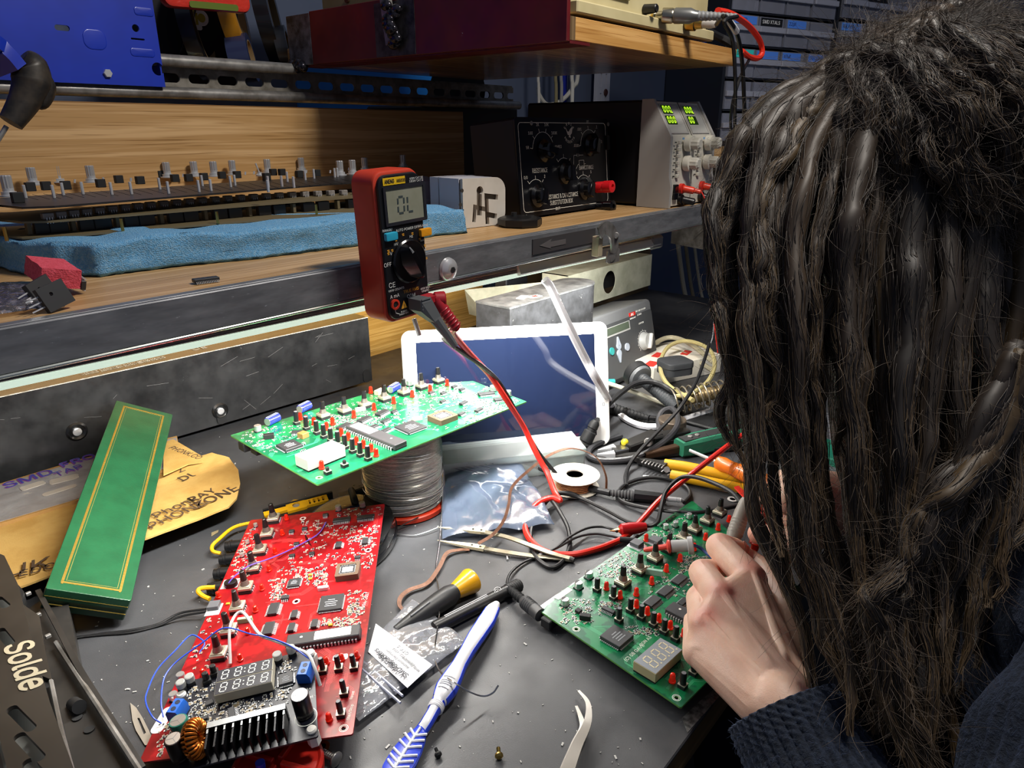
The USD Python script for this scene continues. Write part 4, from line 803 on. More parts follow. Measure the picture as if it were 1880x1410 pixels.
tb.parts[0].sub('grip_ridges', cat([hull([o + zax * .0165 + MX * (s * .0052) + MY * (.004 - .0028 * j + e) + zax * k for s in (-1, 1) for e in (-.0007, .0007) for k in (0, .0006)]) for j in range(4)]), mat('ridge_grey', '#6f7377', .5))
RUB = mat('black_cable', '#161618', .48)
def P3(l): return [Pz(*q) for q in l]
black = [pe + dn * .028] + P3([(815, 622, .232), (850, 648, .205), (885, 672, .18), (915, 700, .15), (942, 745, .115), (968, 795, .07), (990, 832, .045), (1018, 866, .02), (1046, 900, .004), (1062, 912, .004), (1045, 905, .009), (1018, 908, .012), (996, 930, .010), (978, 962, .006), (974, 990, .004), (981, 1018, .004), (999, 1036, .003), (1018, 1041, .003), (1036, 1026, .003), (1046, 1000, .004), (1042, 968, .007), (1024, 934, .013), (1012, 914, .015), (1030, 906, .012), (1060, 912, .006), (1090, 925, .005), (1120, 940, .005), (1155, 958, .006), (1190, 965, .012), (1207, 958, .018), (1213, 935, .026), (1222, 903, .034), (1246, 879, .042), (1271, 875, .048), (1306, 885, .055), (1345, 905, .062), (1366, 932, .070)])
tb.part('cable', tube(black, .0024, 8, 6), RUB)
tr_ = Thing('test_lead', 'red meter test lead looping across the bench to the right hand', 'test lead')
u, v = mp(771, 548); o = (FZ @ A(u, v, .001, 1))[:3]; dr = unit(A(.35, -.42, -.80))
RPL = mat('crimson_plug', '#a8202c', .4)
tr_.part('plug', hull([o + zax * k + MX * (s * .006) + MY * (.006 * e) for k in (0, .013) for s in (-1, 1) for e in (-1, .8)]), RPL, label='crimson angled plug'); tr_.parts[0].sub('knob', cyl(o + zax * .008 + MX * .004, o + zax * .014 + MX * .012, .0068, n=20, ch=.001), RPL)
pe = o + zax * .010 + MX * .004; tr_.part('strain_relief', cat(tube([pe, pe + dr * .014, pe + dr * .031], [.0062, .0056, .0045], 12), [lathe([(.0058, 0), (.0062, .0008), (.0058, .0016)], pe + dr * (.010 + .0035 * j), dr, 12) for j in range(6)]), RPL)
REDC = mat('red_silicone', '#d8291d', .35)
red = [pe + dr * .03] + P3([(832, 612, .235), (865, 652, .198), (900, 690, .16), (935, 742, .12), (962, 785, .08), (985, 833, .05), (1005, 869, .03), (1018, 903, .018), (1028, 919, .016), (1013, 914, .018), (990, 922, .014), (970, 943, .009), (964, 965, .006), (970, 986, .005), (988, 1005, .004), (1013, 1016, .004), (1052, 1018, .004), (1092, 1009, .004), (1120, 999, .004), (1150, 984, .006), (1180, 953, .012), (1216, 914, .022), (1280, 862, .038), (1345, 812, .05), (1395, 779, .058), (1450, 772, .065), (1500, 800, .075)])
tr_.part('cable', tube(red, .0034, 10, 6), REDC)

# ------------------------------------------------------------------ tablet
BLt, BRt = Pz(752, 846, .001), Pz(1121, 817, .001); ux = unit(BRt - BLt); nb = A(-ux[1], ux[0], 0)
best = None
for tt in np.linspace(-.1, .9, 101):
    up_ = unit(A(0, 0, 1) * math.cos(tt) + nb * math.sin(tt)); P = Pp(1115, 590, BRt, np.cross(ux, up_)); e = abs((P - BRt) @ ux)
    if best is None or e < best[0]: best = (e, tt, (P - BRt) @ up_)
tt, Ht = best[1], best[2]; up_ = unit(A(0, 0, 1) * math.cos(tt) + nb * math.sin(tt)); MT = frame(BLt, ux, up_); Wt = np.linalg.norm(BRt - BLt)
def tp2(x, y): q = np.linalg.inv(MT) @ np.append(Pp(x, y, BLt, MT[:3, 2]), 1); return q[0], q[1]
u0 = tp2(737, 640)[0]
t = Thing('tablet', 'white tablet with a dark dusty screen leaning at the back of the bench', 'tablet')
WT = mat('white_tablet', '#eeeeec', .3, coat=.3)
Wt2 = Wt - u0
t.part('body', tf(slab(Wt2, Ht, .0075, .012, .002, q=8), at2(MT, u0 + Wt2 / 2, Ht / 2, -.0075)), WT)
s0, s1 = tp2(767, 700), tp2(1093, 700); y1 = tp2(930, 621)[1]; y0 = .016
SCR = mat('dark_screen_glass', '#1a233c', .06, spec=.6, spots=('#8d93a6', 420, .70), coat=1)
t.part('screen', prism(sbox(s0[0], y0, s1[0], y1), .0003, MT), SCR)
u, v = tp2(1109, 703); t.part('home_button', prism(rrect(.0055, .019, .0026, (u, v)).difference(rrect(.0045, .018, .0022, (u, v))), .0003, MT), mat('button_ring', '#b5b5b3', .3))
for yy in (665, 742): u, v = tp2(1108, yy); t.part('touch_key', prism(rrect(.003, .0045, .0008, (u, v)).difference(rrect(.0022, .0037, .0006, (u, v))), .0002, MT), GREYP)

# ------------------------------------------------------------------ things behind the tablet
B = lambda x, y, h: Pz(x, y, h)
t = Thing('grey_metal_box', 'grey metal box with a domed screw on top behind the tablet', 'box')
p = Py(925, 548, .80); W_ = .12
GRYM = mat('taupe_metal', '#8c857a', .5, var='#7f786d', vscale=12)
t.part('body', bx(p[0], p[0] + W_, .80, .87, Z0 + .0005, p[2], .002), GRYM); t.part('screw', lathe([(.012, 0), (.011, .003), (.006, .005), (0, .0052)], A(p[0] + .03, .83, p[2]), n=18), SILVER)
t.part('dark_block', bx(p[0] + .055, p[0] + .12, .84, .869, p[2], p[2] + .03, .002), mat('dark_block', '#23262b', .5))
t = Thing('transformer_block', 'scuffed dark metal block with a rounded end and small stickers behind the tablet', 'transformer')
p0, p1 = Py(936, 566, .602), Py(1100, 545, .602); zt_ = p0[2] + .001; wx = p1[0] - p0[0] + .006
shp = unary_union([sbox(0, 0, wx - .031, .062), Point(wx - .031, .031).buffer(.031, quad_segs=10)])
BLKW = mat('scuffed_dark_steel', '#3b3c3e', .4, .4, var='#54565a', vscale=40, spots=('#c9cbc8', 150, .66))
t.part('core', prism(shp, zt_ - Z0 - .003, T_((p0[0], .602, Z0 + .0005))), BLKW); t.part('top_plate', prism(shp.buffer(.001), .0025, T_((p0[0], .602, zt_ - .0025))), mat('bright_worn_plate', '#8d8f90', .35, .5, var='#5c5e60', vscale=50))
for dx, dy, a in ((.060, .028, .3), (.075, .018, -.2)): t.part('sticker', tf(slab(.022, .012, .0004, .001), T_((p0[0] + dx, .60 + dy, zt_)) @ rotz(a)), WHITEP)
t.part('sticker_mark', tf(slab(.008, .007, .0006, .001), T_((p0[0] + .076, .618, zt_)) @ rotz(-.2)), RED_P)
t = Thing('soldering_station', 'dark grey soldering station with a display and a dial beside the tablet', 'soldering station')
YJ = .60; jr = Py(1199, 668, YJ); jt = Py(1187, 543, YJ + .03); xl = Py(1092, 640, YJ)[0] + .012; xr = jr[0] + .002; jz1 = jt[2]; jz0 = Z0 + .012
JG = mat('station_grey', '#707274', .45); JD = mat('station_panel', '#4c4e50', .5)
yj = unit(A(0, .22, 1)); MJ = frame((xl, YJ - .01, jz0), (1, 0, 0), yj); HJ = (jz1 - jz0) / yj[2]; WJ = xr - xl
t.part('body', tf(slab(WJ, HJ, .12, .010, .005), at2(MJ, WJ / 2, HJ / 2, -.12)), JG)
t.part('base', bx(xl + .004, xr - .004, YJ - .002, YJ + .12, Z0 + .0005, jz0 + .006, .003), mat('station_base', '#5b5d5e', .5))
def jp(x, y): q = np.linalg.inv(MJ) @ np.append(Pp(x, y, MJ[:3, 3], MJ[:3, 2]), 1); return q[0], q[1]
t.part('fascia', prism(rrect(WJ * .96, HJ * .80, .006, (WJ / 2, HJ * .44)), .0008, MJ), JD)
a, b = jp(1122, 618), jp(1154, 588); q = t.part('display_frame', prism(sbox(min(a[0], b[0]) - .03, a[1], b[0], b[1]), .0016, MJ), mat('pale_frame', '#b9bab8', .4)); q.sub('display', prism(sbox(min(a[0], b[0]) - .028, a[1] + .003, b[0] - .003, b[1] - .001), .0004, at2(MJ, 0, 0, .0015)), mat('lcd_dark_green', '#5b6657', .2))
a = jp(1155, 581); q = t.part('badge', prism(sbox(a[0], a[1] - .001, a[0] + .020, a[1] + .0055), .0012, MJ), mat('red_badge', '#d2281e', .4)); q.sub('lettering', text('JBC', .0042, at2(MJ, a[0] + .003, a[1], .0012), bold=True), PRINT_W)
t.part('lettering', text('advanced', .003, at2(MJ, a[0], a[1] - .006, .0008)), PRINT_W); t.part('lettering', text('HOT AIR STATION', .0028, at2(MJ, a[0] + .022, a[1] + .003, .0008)), PRINT_W); t.part('lettering', text('JT7000', .0028, at2(MJ, a[0] + .026, a[1] - .004, .0008)), PRINT_W); a = jp(1172, 596); t.part('lettering', text('AIRFLOW', .0028, at2(MJ, a[0], a[1], .0008)), PRINT_W)
u, v = jp(1181, 626); KR = .0165
q = t.part('dial', tf(lathe([(KR, 0), (KR, .002), (KR * .86, .006), (KR * .82, .012), (0, .0125)], n=28), at2(MJ, u, v, .0008)), mat('dial_grey', '#a5a7a6', .4)); q.sub('pointer_bar', tf(box((KR * 1.7, .0045, .008), (0, 0, .0135), .001), at2(MJ, u, v, .0008) @ rotz(1.08)), mat('pale_bar', '#c3c4c0', .4))
tick = [ln([(u + r * math.cos(a), v + r * math.sin(a)) for r in (KR * 1.12, KR * (1.3 if k % 2 == 0 else 1.22))], .0006) for k, a in enumerate(np.linspace(-.8, 3.9, 17))]; t.part('dial_ticks', prism(unary_union(tick + [ln(arcpts((u, v), KR * 1.12, 20, 225), .0005)]), .0002, at2(MJ, 0, 0, .0008)), PRINT_W)
BTN = mat('pale_blue_button', '#b9c4d2', .35); drop = unary_union([Point(0, -.004).buffer(.0065), Polygon([(-.0062, -.003), (.0062, -.003), (.001, .012), (-.001, .012)])])
a = jp(1134, 631); t.part('up_button', prism(drop, .002, at2(MJ, a[0], a[1], .0008)), BTN); t.part('lettering', text('+', .004, at2(MJ, a[0], a[1] - .003, .0028), center=True), GREYP)
a = jp(1136, 653); t.part('down_button', prism(affinity.scale(drop, 1, -1, origin=(0, 0)), .002, at2(MJ, a[0], a[1], .0008)), BTN)
a = jp(1150, 637); t.part('round_button', prism(Point(0, 0).buffer(.0068), .002, at2(MJ, a[0], a[1], .0008)), BTN)
a = jp(1122, 645); t.part('round_button', prism(Point(0, 0).buffer(.0066), .002, at2(MJ, a[0], a[1], .0008)), mat('teal_button', '#3aa7a5', .35), label='teal button')
t = Thing('sheet_metal_box', 'galvanised sheet metal box with a round hole standing on the soldering station', 'metal box')
YB = YJ + .07; a, b = Py(1041, 560, YB), Py(1191, 545, YB); tpz = Py(1191, 468, YB)[2]; xw = b[0] - a[0]; zb_ = jz1 + .0015; hb = tpz - zb_
GAL = mat('galvanised_sheet', '#b9bba9', .42, .3, var='#a1a390', vscale=35, rvar=.1)
hx = Py(1118, 518, YB); fc = sbox(0, 0, xw, hb).difference(Point(hx[0] - a[0], hx[2] - zb_).buffer(.0205, quad_segs=10))
t.part('front', prism(fc, .0014, frame((a[0], YB, zb_), (1, 0, 0), (0, 0, 1))), GAL)
t.part('top', bx(a[0], b[0], YB, YB + .055, tpz - .0014, tpz), GAL); t.part('side', bx(b[0] - .0014, b[0], YB, YB + .055, zb_, tpz), GAL); t.part('side', bx(a[0], a[0] + .0014, YB, YB + .055, zb_, tpz), GAL); t.part('back', bx(a[0], b[0], YB + .053, YB + .055, zb_, tpz), GAL)
t.part('packing', noisy(box((.045, .02, .05), (hx[0] - .012, YB + .03, hx[2])).subdivide().subdivide().subdivide(), .004, 90), mat('crumpled_grey', '#8d8b88', .7))
t.part('liner', bx(a[0] + .002, b[0] - .002, YB + .045, YB + .05, zb_ + .002, tpz - .002), BLACKM)
one('angled_plate', hull([A(a[0] - .08, YB + .10, Z0 + .115), A(a[0] - .08, YB + .16, Z0 + .16), A(a[0] - .004, YB + .02, Z0 + .115), A(a[0] - .004, YB + .02, tpz - .01), A(a[0] - .07, YB + .16, Z0 + .115), A(a[0] - .01, YB + .05, Z0 + .115)]), GAL, 'slanted galvanised plate to the left of the sheet metal box', 'plate')

# red and white carton with a black puck, tubes
t = Thing('carton', 'white and red printed carton at the right of the soldering station', 'box')
c0 = Pz(1200, 676, .034); MC = frame(c0 - A(0, 0, .034) + A(0, 0, .0003), unit(A(.9, -.35, 0)), z=(0, 0, 1))
t.part('body', tf(bx(0, .16, .0, .11, 0, .034, .001), MC), mat('cream_card', '#e2ddcf', .6))
for x, y, w, h in ((.012, .02, .03, .018), (.055, .055, .03, .014), (.07, .015, .025, .012), (.11, .04, .03, .014), (.02, .08, .025, .012)): t.part('red_print', tf(slab(w, h, .0003, .002), MC @ T_((x, y, .034)) @ rotz(.5)), mat('red_card_print', '#c4342a', .6))
t = Thing('black_puck', 'small black rounded plastic box on the red and white carton', 'box')
o = Pz(1246, 690, .0345); t.part('base', tf(slab(.052, .044, .012, .012, .001), T_(o + A(.012, .014, 0)) @ rotz(-.5)), mat('dark_grey_abs', '#3b3d40', .5)); t.part('lid', tf(slab(.054, .046, .010, .013, .003), T_(o + A(.012, .014, .0124)) @ rotz(-.5)), mat('dark_grey_abs', '#3b3d40'))
YT = mat('yellowed_tube', '#c9bd86', .3, trans=.35, ior=1.3)
cable('silicone_tube', P3([(1272, 735, .045), (1225, 705, .040), (1212, 668, .045), (1228, 636, .055), (1262, 626, .06), (1300, 640, .06), (1312, 668, .055), (1300, 700, .05), (1270, 722, .045), (1240, 728, .04)]), .0036, YT, 'yellowed translucent tube coiled over the carton', 'tube')
cable('silicone_tube', P3([(1116, 704, .03), (1135, 710, .024), (1170, 722, .014), (1205, 736, .006), (1232, 745, .005)]), .0040, mat('pale_tube', '#d6d3bd', .35), 'pale tube running from the teal connector to the coil holder', 'tube')
t = Thing('teal_connector', 'teal hose connector at the foot of the soldering station', 'connector')
o = Pz(1112, 700, .031); t.part('body', box((.014, .016, .012), o + A(-.004, .004, 0), .002), mat('teal_plastic', '#2f9a94', .4)); t.part('nozzle', cyl(o + A(0, -.004, 0), o + A(.010, -.010, -.001), .0046), mat('teal_plastic', '#2f9a94'))
for k, (y_, h_) in enumerate(((640, .04), (656, .02))): cable('grey_hose', P3([(1180, y_ + 4, h_), (1225, y_ - 20 + 8 * k, h_ + .01), (1265, y_ - 10 + 8 * k, h_ + .01), (1310, y_ + 25, h_)]), .0045, mat('grey_beige_hose', '#a49d84', .5), ('upper' if k == 0 else 'lower') + ' of two grey beige hoses behind the yellowed tube', 'hose')
GW = mat('grey_wire', '#9d9a8f', .5)
for k, (x_, lb) in enumerate(((1242, 'left'), (1256, 'middle'), (1272, 'right'))):
    cable('wall_cable', [Py(x_, 425, .90), Py(x_ + 8, 490, .90), Py(x_ + 16, 540, .89), Py(x_ + 34, 600, .87), Py(x_ + 60, 640, .85), Py(x_ + 95, 655, .82)], .0065 - .001 * k, GW if k != 1 else mat('grey_wire2', '#6f6a5c', .5), f'{lb} of three grey cables running down the panel at the bench end')
t = Thing('wooden_post', 'pale wooden post at the bench end behind the hair', 'post')
t.part('post', bx(1.235, 1.30, .88, .925, Z0 + .0005, Z0 + .285, .002), mat('raw_chipboard', '#8d805f', .8, var='#6f6347', vscale=160)); t.part('dark_edge', bx(1.30, 1.318, .90, .925, Z0 + .0005, Z0 + .285), mat('dark_edge', '#27221c', .7))
# soldering iron in its coil holder
t = Thing('iron_holder', 'spring coil soldering iron holder with a brass tube behind the tools', 'iron holder')
a, b = Pz(1232, 738, .028), Pz(1335, 716, .045); d = unit(b - a); x_, y_, _ = basis(d); L = np.linalg.norm(b - a)
th = np.linspace(0, 2 * np.pi * 9, 9 * 20); hel = [a + d * (L * s / th[-1]) + (x_ * math.cos(s) + y_ * math.sin(s)) * (.0205 - .004 * s / th[-1]) for s in th]
t.part('coil', tube(hel, .0013, 6, smooth=False), mat('aged_spring', '#948b7a', .3, .6), label='aged spring coil')
t.part('brass_tube', lathe([(.009, 0), (.010, .004), (.010, L * .8), (.008, L * .85), (.008, L + .03)], a + d * .02, d, 18), mat('aged_brass', '#94805c', .4, .5))
for k in range(4): t.part('ball_foot', sph(a + d * (L * (.35 + .16 * k)) - A(0, 0, .019 - .002 * k), .0034, 2), mat('aged_brass', '#a5854f'))
t.part('base', bx(a[0] - .005, b[0] + .01, min(a[1], b[1]) - .012, max(a[1], b[1]) + .02, Z0 + .0004, Z0 + .006, .002), BLACKM)
t.part('post', cyl((b[0], b[1], Z0 + .005), b - A(0, 0, .015), .004), STEEL)
t = Thing('soldering_iron', 'black soldering iron with a ribbed hose resting in the coil holder', 'soldering iron')
a2 = Pz(1172, 690, .045); d2 = unit(a - a2)
t.part('flange', lathe([(.021, -.012), (.0225, -.010), (.0225, .004), (.017, .006)], a2, d2, 28), BLACKM); t.part('collar', lathe([(.0215, .004), (.0185, .009), (.013, .010)], a2, d2, 28), mat('grey_collar', '#606366', .4))
L2 = np.linalg.norm(a - a2); t.part('ribbed_grip', lathe([(.0105 - (.0016 if k % 2 else 0), .008 + k * (L2 + .01) / 36) for k in range(37)], a2, d2, 20), mat('ribbed_rubber', '#3c3f42', .45))
t = Thing('power_plug', 'black ribbed plug with a thick cable lying below the soldering iron', 'plug')
a3, b3 = Pz(1130, 752, .008), Pz(1192, 768, .008); d3 = unit(b3 - a3); L3 = np.linalg.norm(b3 - a3)
t.part('ribbed_relief', lathe([(.009 - .004 * k / 20 - (.0012 if k % 2 else 0), L3 * k / 20) for k in range(21)], a3, d3, 18), BLACKM); t.part('cable', tube([b3 - d3 * .004, Pz(1206, 768, .006), Pz(1225, 764, .006), Pz(1250, 758, .006)], .0042, 10), RUB); t.part('body', cyl(a3 - d3 * .02, a3, .0095, n=18, ch=.002), BLACKM)
t = Thing('solder_tin', 'small round rusty tin standing below the coil holder', 'tin')
o = Pz(1243, 796, 0) + A(.006, .012, .0003); t.part('body', lathe([(.0195, 0), (.0205, .001), (.0205, .017), (.0195, .018)], o, n=28), mat('dull_tin', '#74695c', .45, .5, var='#574b40', vscale=60)); t.part('top', lathe([(.0192, .0165), (.0185, .0178), (0, .0178)], o, n=28), mat('rusty_flux', '#96705c', .6, var='#7d5a48', vscale=120))
# cables from this corner
cable('lamp_cable', [A(Py(1000, 499, .49)[0], .49, Z0 + .256), Py(1012, 530, .485), Py(1040, 590, .465), Py(1075, 660, .452), Py(1100, 705, .445)] + P3([(1125, 745, .012), (1150, 770, .005), (1180, 782, .005), (1215, 782, .005), (1262, 768, .005), (1300, 756, .006), (1345, 742, .01), (1400, 735, .012)]), .0052, mat('white_flex', '#dddde2', .35), 'thick white cable dropping from the lamp across the tablet')
cable('black_cable', P3([(1258, 745, .02), (1230, 716, .045), (1200, 702, .05), (1165, 705, .05), (1130, 730, .045), (1105, 757, .04), (1092, 778, .035)]), .0042, RUB, 'black cable arching from the round plug toward the coil holder')
t = Thing('dc_plug', 'black inline cable connector standing against the tablet corner', 'plug')
a4, b4 = Pz(1074, 812, .010), Pz(1092, 777, .036); d4 = unit(b4 - a4); L4 = np.linalg.norm(b4 - a4)
t.part('body', lathe([(.0075, 0), (.0095, .002), (.0090, L4 * .55), (.0066, L4 * .6), (.0066, L4 * .72), (.0075, L4 * .76), (.0070, L4), (.0045, L4 + .004)], a4, d4, 18), BLACKM)
loop = [(1225, 808, .004), (1214, 795, .006), (1209, 772, .012), (1217, 755, .02), (1235, 751, .024), (1245, 770, .026), (1237, 793, .024), (1209, 818, .016), (1166, 840, .008), (1115, 846, .005), (1087, 841, .005), (1080, 830, .005), (1095, 816, .005), (1140, 800, .004)]
cable('grey_cable', P3(loop), .0042, mat('charcoal_cable', '#3a3a3d', .35), 'charcoal cable lying in a wide loop between the tablet and the pliers')
cable('thin_black_cable', P3([(1302, 630, .10), (1296, 652, .09), (1278, 701, .075), (1255, 739, .06), (1237, 762, .048), (1212, 788, .035), (1176, 826, .02), (1158, 849, .010), (1149, 872, .005), (1150, 892, .004)]), .0026, RUB, 'thin black cable dropping diagonally from behind the hair to the jack plug')
cable('audio_cable', P3([(1400, 915, .012), (1365, 926, .010), (1306, 938, .014), (1255, 941, .014), (1179, 931, .006), (1140, 919, .004), (1136, 902, .004), (1155, 886, .004), (1191, 877, .004), (1230, 880, .004), (1258, 892, .004), (1267, 908, .004), (1256, 923, .004)]), .0024, RUB, 'thin black cable curving round the jack plug in front of the yellow pliers')
for k, (p_, m_, l_) in enumerate((([(1310, 440), (1305, 520), (1312, 600), (1322, 680)], REDC, 'thin red wire hanging down beside the hair'), ([(1306, 480), (1310, 560), (1308, 620), (1290, 660)], mat('silver_wire', '#a3a5aa', .3), 'thin grey wire hanging down beside the hair'))):
    cable('hanging_wire', [Py(x, y, .5 + .02 * k) for x, y in p_], .0011, m_, l_, 'wire', 6)
# ------------------------------------------------------------------ circuit boards
SILK = mat('silkscreen', '#d9dcd2', .6)
LEDR = mat('red_led', '#e0240f', .22, trans=.25, sss=0, coat=.5, estr=.10, ecol='#ff2a10')
TAN = mat('tan_component', '#9a8a6a', .5); DKC = mat('dark_component', '#2b2a2a', .5); WHC = mat('pale_component', '#cfc9b8', .5); YELC = mat('tantalum_yellow', '#d9a22c', .45)
BEIGE = mat('pot_top_plate', '#bdb6a4', .35, .6); BUSH = mat('pot_bushing', '#97938a', .35, .8); BROWN = mat('socket_brown', '#5e4b3b', .5)
LABELW = mat('paper_label', '#eceae4', .6); ALC = mat('can_aluminium', '#d3d4d4', .28, .8)
class Board:
    def __init__(s, name, label, corners, th, mt_, edge, holes=(), xdir=(0, 1), tracemat=None, seed=1):
        """corners: (px, py, height) round the board, first edge = local x"""
        P = [Pz(*c) for c in corners]; n = np.cross(P[1] - P[0], P[-1] - P[0]); n = unit(n if n[2] > 0 else -n)
        s.M = frame(P[0], P[1] - P[0], z=n); s.inv = np.linalg.inv(s.M); s.rng = random.Random(seed)
        s.t = Thing(name, label, 'circuit board'); q = [(s.inv @ np.append(p, 1))[:2] for p in P]; s.poly = Polygon(q).buffer(-.0015).buffer(.0015); c = s.poly
        for h in holes: c = c.difference(Point(s.L(*h)).buffer(.0018))
        s.board = s.t.part('board', prism(c, th, s.M @ T_((0, 0, -th))), mt_); s.board.sub('edge', prism(c.buffer(.0001).difference(c.buffer(-.0004)), th * .9, s.M @ T_((0, 0, -th * .95))), edge)
        for h in holes:
            u, v = s.L(*h); s.board.sub('mounting_ring', prism(Point(u, v).buffer(.0034).difference(Point(u, v).buffer(.0028)).union(Point(u, v).buffer(.0023).difference(Point(u, v).buffer(.0018))), .0001, s.M), SILK)
        s.taken = [Point(s.L(*h)).buffer(.004) for h in holes]
    def L(s, x, y, h=0): q = s.inv @ np.append(Pp(x, y, s.M[:3, 3] + s.M[:3, 2] * h, s.M[:3, 2]), 1); return q[0], q[1]
    def W(s, x, y, h=0): u, v = s.L(x, y); return (s.M @ A(u, v, h, 1))[:3]
    def at(s, x, y, rot=0, h=0):
        u, v = s.L(x, y); return s.M @ T_((u, v, h)) @ rotz(math.radians(rot))
    def take(s, x, y, r): s.taken.append(Point(s.L(x, y)).buffer(r))
    def pot(s, x, y, sz=.0115, rot=0, hs=.0165):
        M = s.at(x, y, rot); s.take(x, y, sz * .6)
        q = s.t.part('potentiometer', tf(cat(box((sz, sz, .003), (0, 0, .0050), .0005), box((sz * .80, sz * .8, .0008), (0, 0, .0068))), M), BEIGE)
        q.sub('base', tf(box((sz * .96, sz * .96, .0036), (0, 0, .0018), .0003), M), BLACKM)
        q.sub('bushing', tf(lathe([(.0044, .0066), (.0042, .008), (.0034, .0105), (.0032, .0122)], n=16), M), BUSH)
        sh = lathe([(.0029, .0118), (.0030, .0123), (.0026, .0118 + hs * .55), (.0020, .0123 + hs * .55)], n=14); v = sh.vertices.copy(); v[:, 0] = np.where(v[:, 2] > .0145, np.minimum(v[:, 0], .0013), v[:, 0]); sh.vertices = v
        q.sub('shaft', tf(sh, M @ rotz(s.rng.uniform(0, 6))), BLACKP, smooth=25)
        q.sub('lugs', tf(cat([box((.001, .0012, .002), (sz * .52, k * .003, .001)) for k in (-1, 0, 1)]), M), SILVER)
    def led(s, x, y, r=.0019, h=.0062):
        M = s.at(x, y); s.take(x, y, .003); s.t.part('led', tf(lathe([(r * 1.25, .0004), (r * 1.25, .0016), (r, .0018), (r * .97, h * .75), (r * .75, h * .93), (r * .3, h)], n=14), M), LEDR)
    def button(s, x, y, hp=.0085, rot=0, r=.0021, top=True):
        M = s.at(x, y, rot); s.take(x, y, .005); z = .0034
        q = s.t.part('push_button', tf(box((.0062, .0062, z), (0, 0, z / 2), .0003), M), BLACKM)
        q.sub('cover_plate', tf(box((.0064, .0064, .0005), (0, 0, z + .0002)), M), BEIGE)
        q.sub('plunger', tf(lathe([(r * 1.05, z), (r, z + hp * .9), (r * .8, z + hp), (0, z + hp)], n=14), M), BLACKP)
        if top: q.sub('plunger_tip', tf(cyl((0, 0, z + hp - .0002), (0, 0, z + hp + .0003), r * .74), M), GREYP)
    def so(s, x, y, L, Wd, n, rot=0, H=.0024, m=CHIP, label=None):
        s.take(x, y, max(L, Wd) * .55); return dip(s.t, s.at(x, y, rot), L, Wd, H, n, m, gull=True)
    def quad(s, x, y, a, n, rot=0, H=.0026, txt=True, m=CHIP, leg=.0013):
        M = s.at(x, y, rot); s.take(x, y, a * .72); q = s.t.part('chip', tf(box((a, a, H), (0, 0, H / 2 + .0004), .0004), M), m); p = []
        for k in range(4):
            R = rotz(k * math.pi / 2); p.append(tf(cat([box((leg, a / n * .5, .0004), (a / 2 + leg / 2, (j - (n - 1) / 2) * a / n * .94, .0006 + .0004)) for j in range(n)]), R))
        q.sub('pins', tf(cat(p), M), SILVER)
        if txt: q.sub('marking', tf(cat([box((a * w, a * .05, .0001), (0, a * (.15 - .13 * k), H + .0005)) for k, w in enumerate((.3, .55, .45, .5))]), M), mat('chip_marking', '#8f9296', .6))
        return q
    def can(s, x, y, r=.0032, h=.0058, mk=True):
        M = s.at(x, y); s.take(x, y, r * 1.2); q = s.t.part('capacitor', tf(lathe([(r * .96, .001), (r, .0014), (r * .95, .0021), (r, .0026), (r, h - .0005), (r * .9, h)], n=18), M), ALC)
        q.sub('capacitor_base', tf(box((2 * r, 2 * r, .0012), (0, 0, .0006), .0004), M), BLACKM)
        if mk: q.sub('polarity_mark', tf(prism(Point(0, 0).buffer(r * .86).intersection(sbox(-r, r * .25, r, r)), .0002), M @ T_((0, 0, h))), DKC)
    def block(s, name, x, y, size, m, rot=0, h=0, ch=.0003, label=None):
        s.take(x, y, max(size[:2]) * .5); return s.t.part(name, tf(box(size, (0, 0, size[2] / 2 + h), ch), s.at(x, y, rot)), m, label=label)
    def scatter(s, n, regions, rot=0):
        """tiny soldered parts: too many and too small to pick apart"""
        jo, dk, pl, sk = [], [], [], []; tk = unary_union(s.taken)
        for k in range(n):
            r = s.rng.choice(regions); x, y = s.rng.uniform(r[0], r[1]), s.rng.uniform(r[2], r[3]); u, v = s.L(x, y); p = Point(u, v)
            if not s.poly.buffer(-.002).contains(p) or tk.contains(p): continue
            M = T_((u, v, 0)) @ rotz(s.rng.choice((0, math.pi / 2))); l, w = s.rng.choice(((.0021, .0011), (.0016, .0008), (.003, .0016), (.0021, .0012)))
            (dk if s.rng.random() < .45 else pl).append(tf(box((l * .62, w, .0006), (0, 0, .00032)), M)); jo.append(tf(cat(box((l * .22, w * 1.05, .0006), (-l * .42, 0, .0003)), box((l * .22, w * 1.05, .0006), (l * .42, 0, .0003))), M))
            if s.rng.random() < .8: sk.append(tf(box((l * .8, .0006, .0001), (0, w * 1.3, .00005)), M))
        for nm, l, m in (('solder_joints', jo, SILVER), ('dark_resistors', dk, DKC), ('pale_capacitors', pl, TAN), ('silkscreen_marks', sk, SILK)):
            if l: s.t.part(nm, tf(cat(l), s.M), m, kind='stuff', smooth=False)
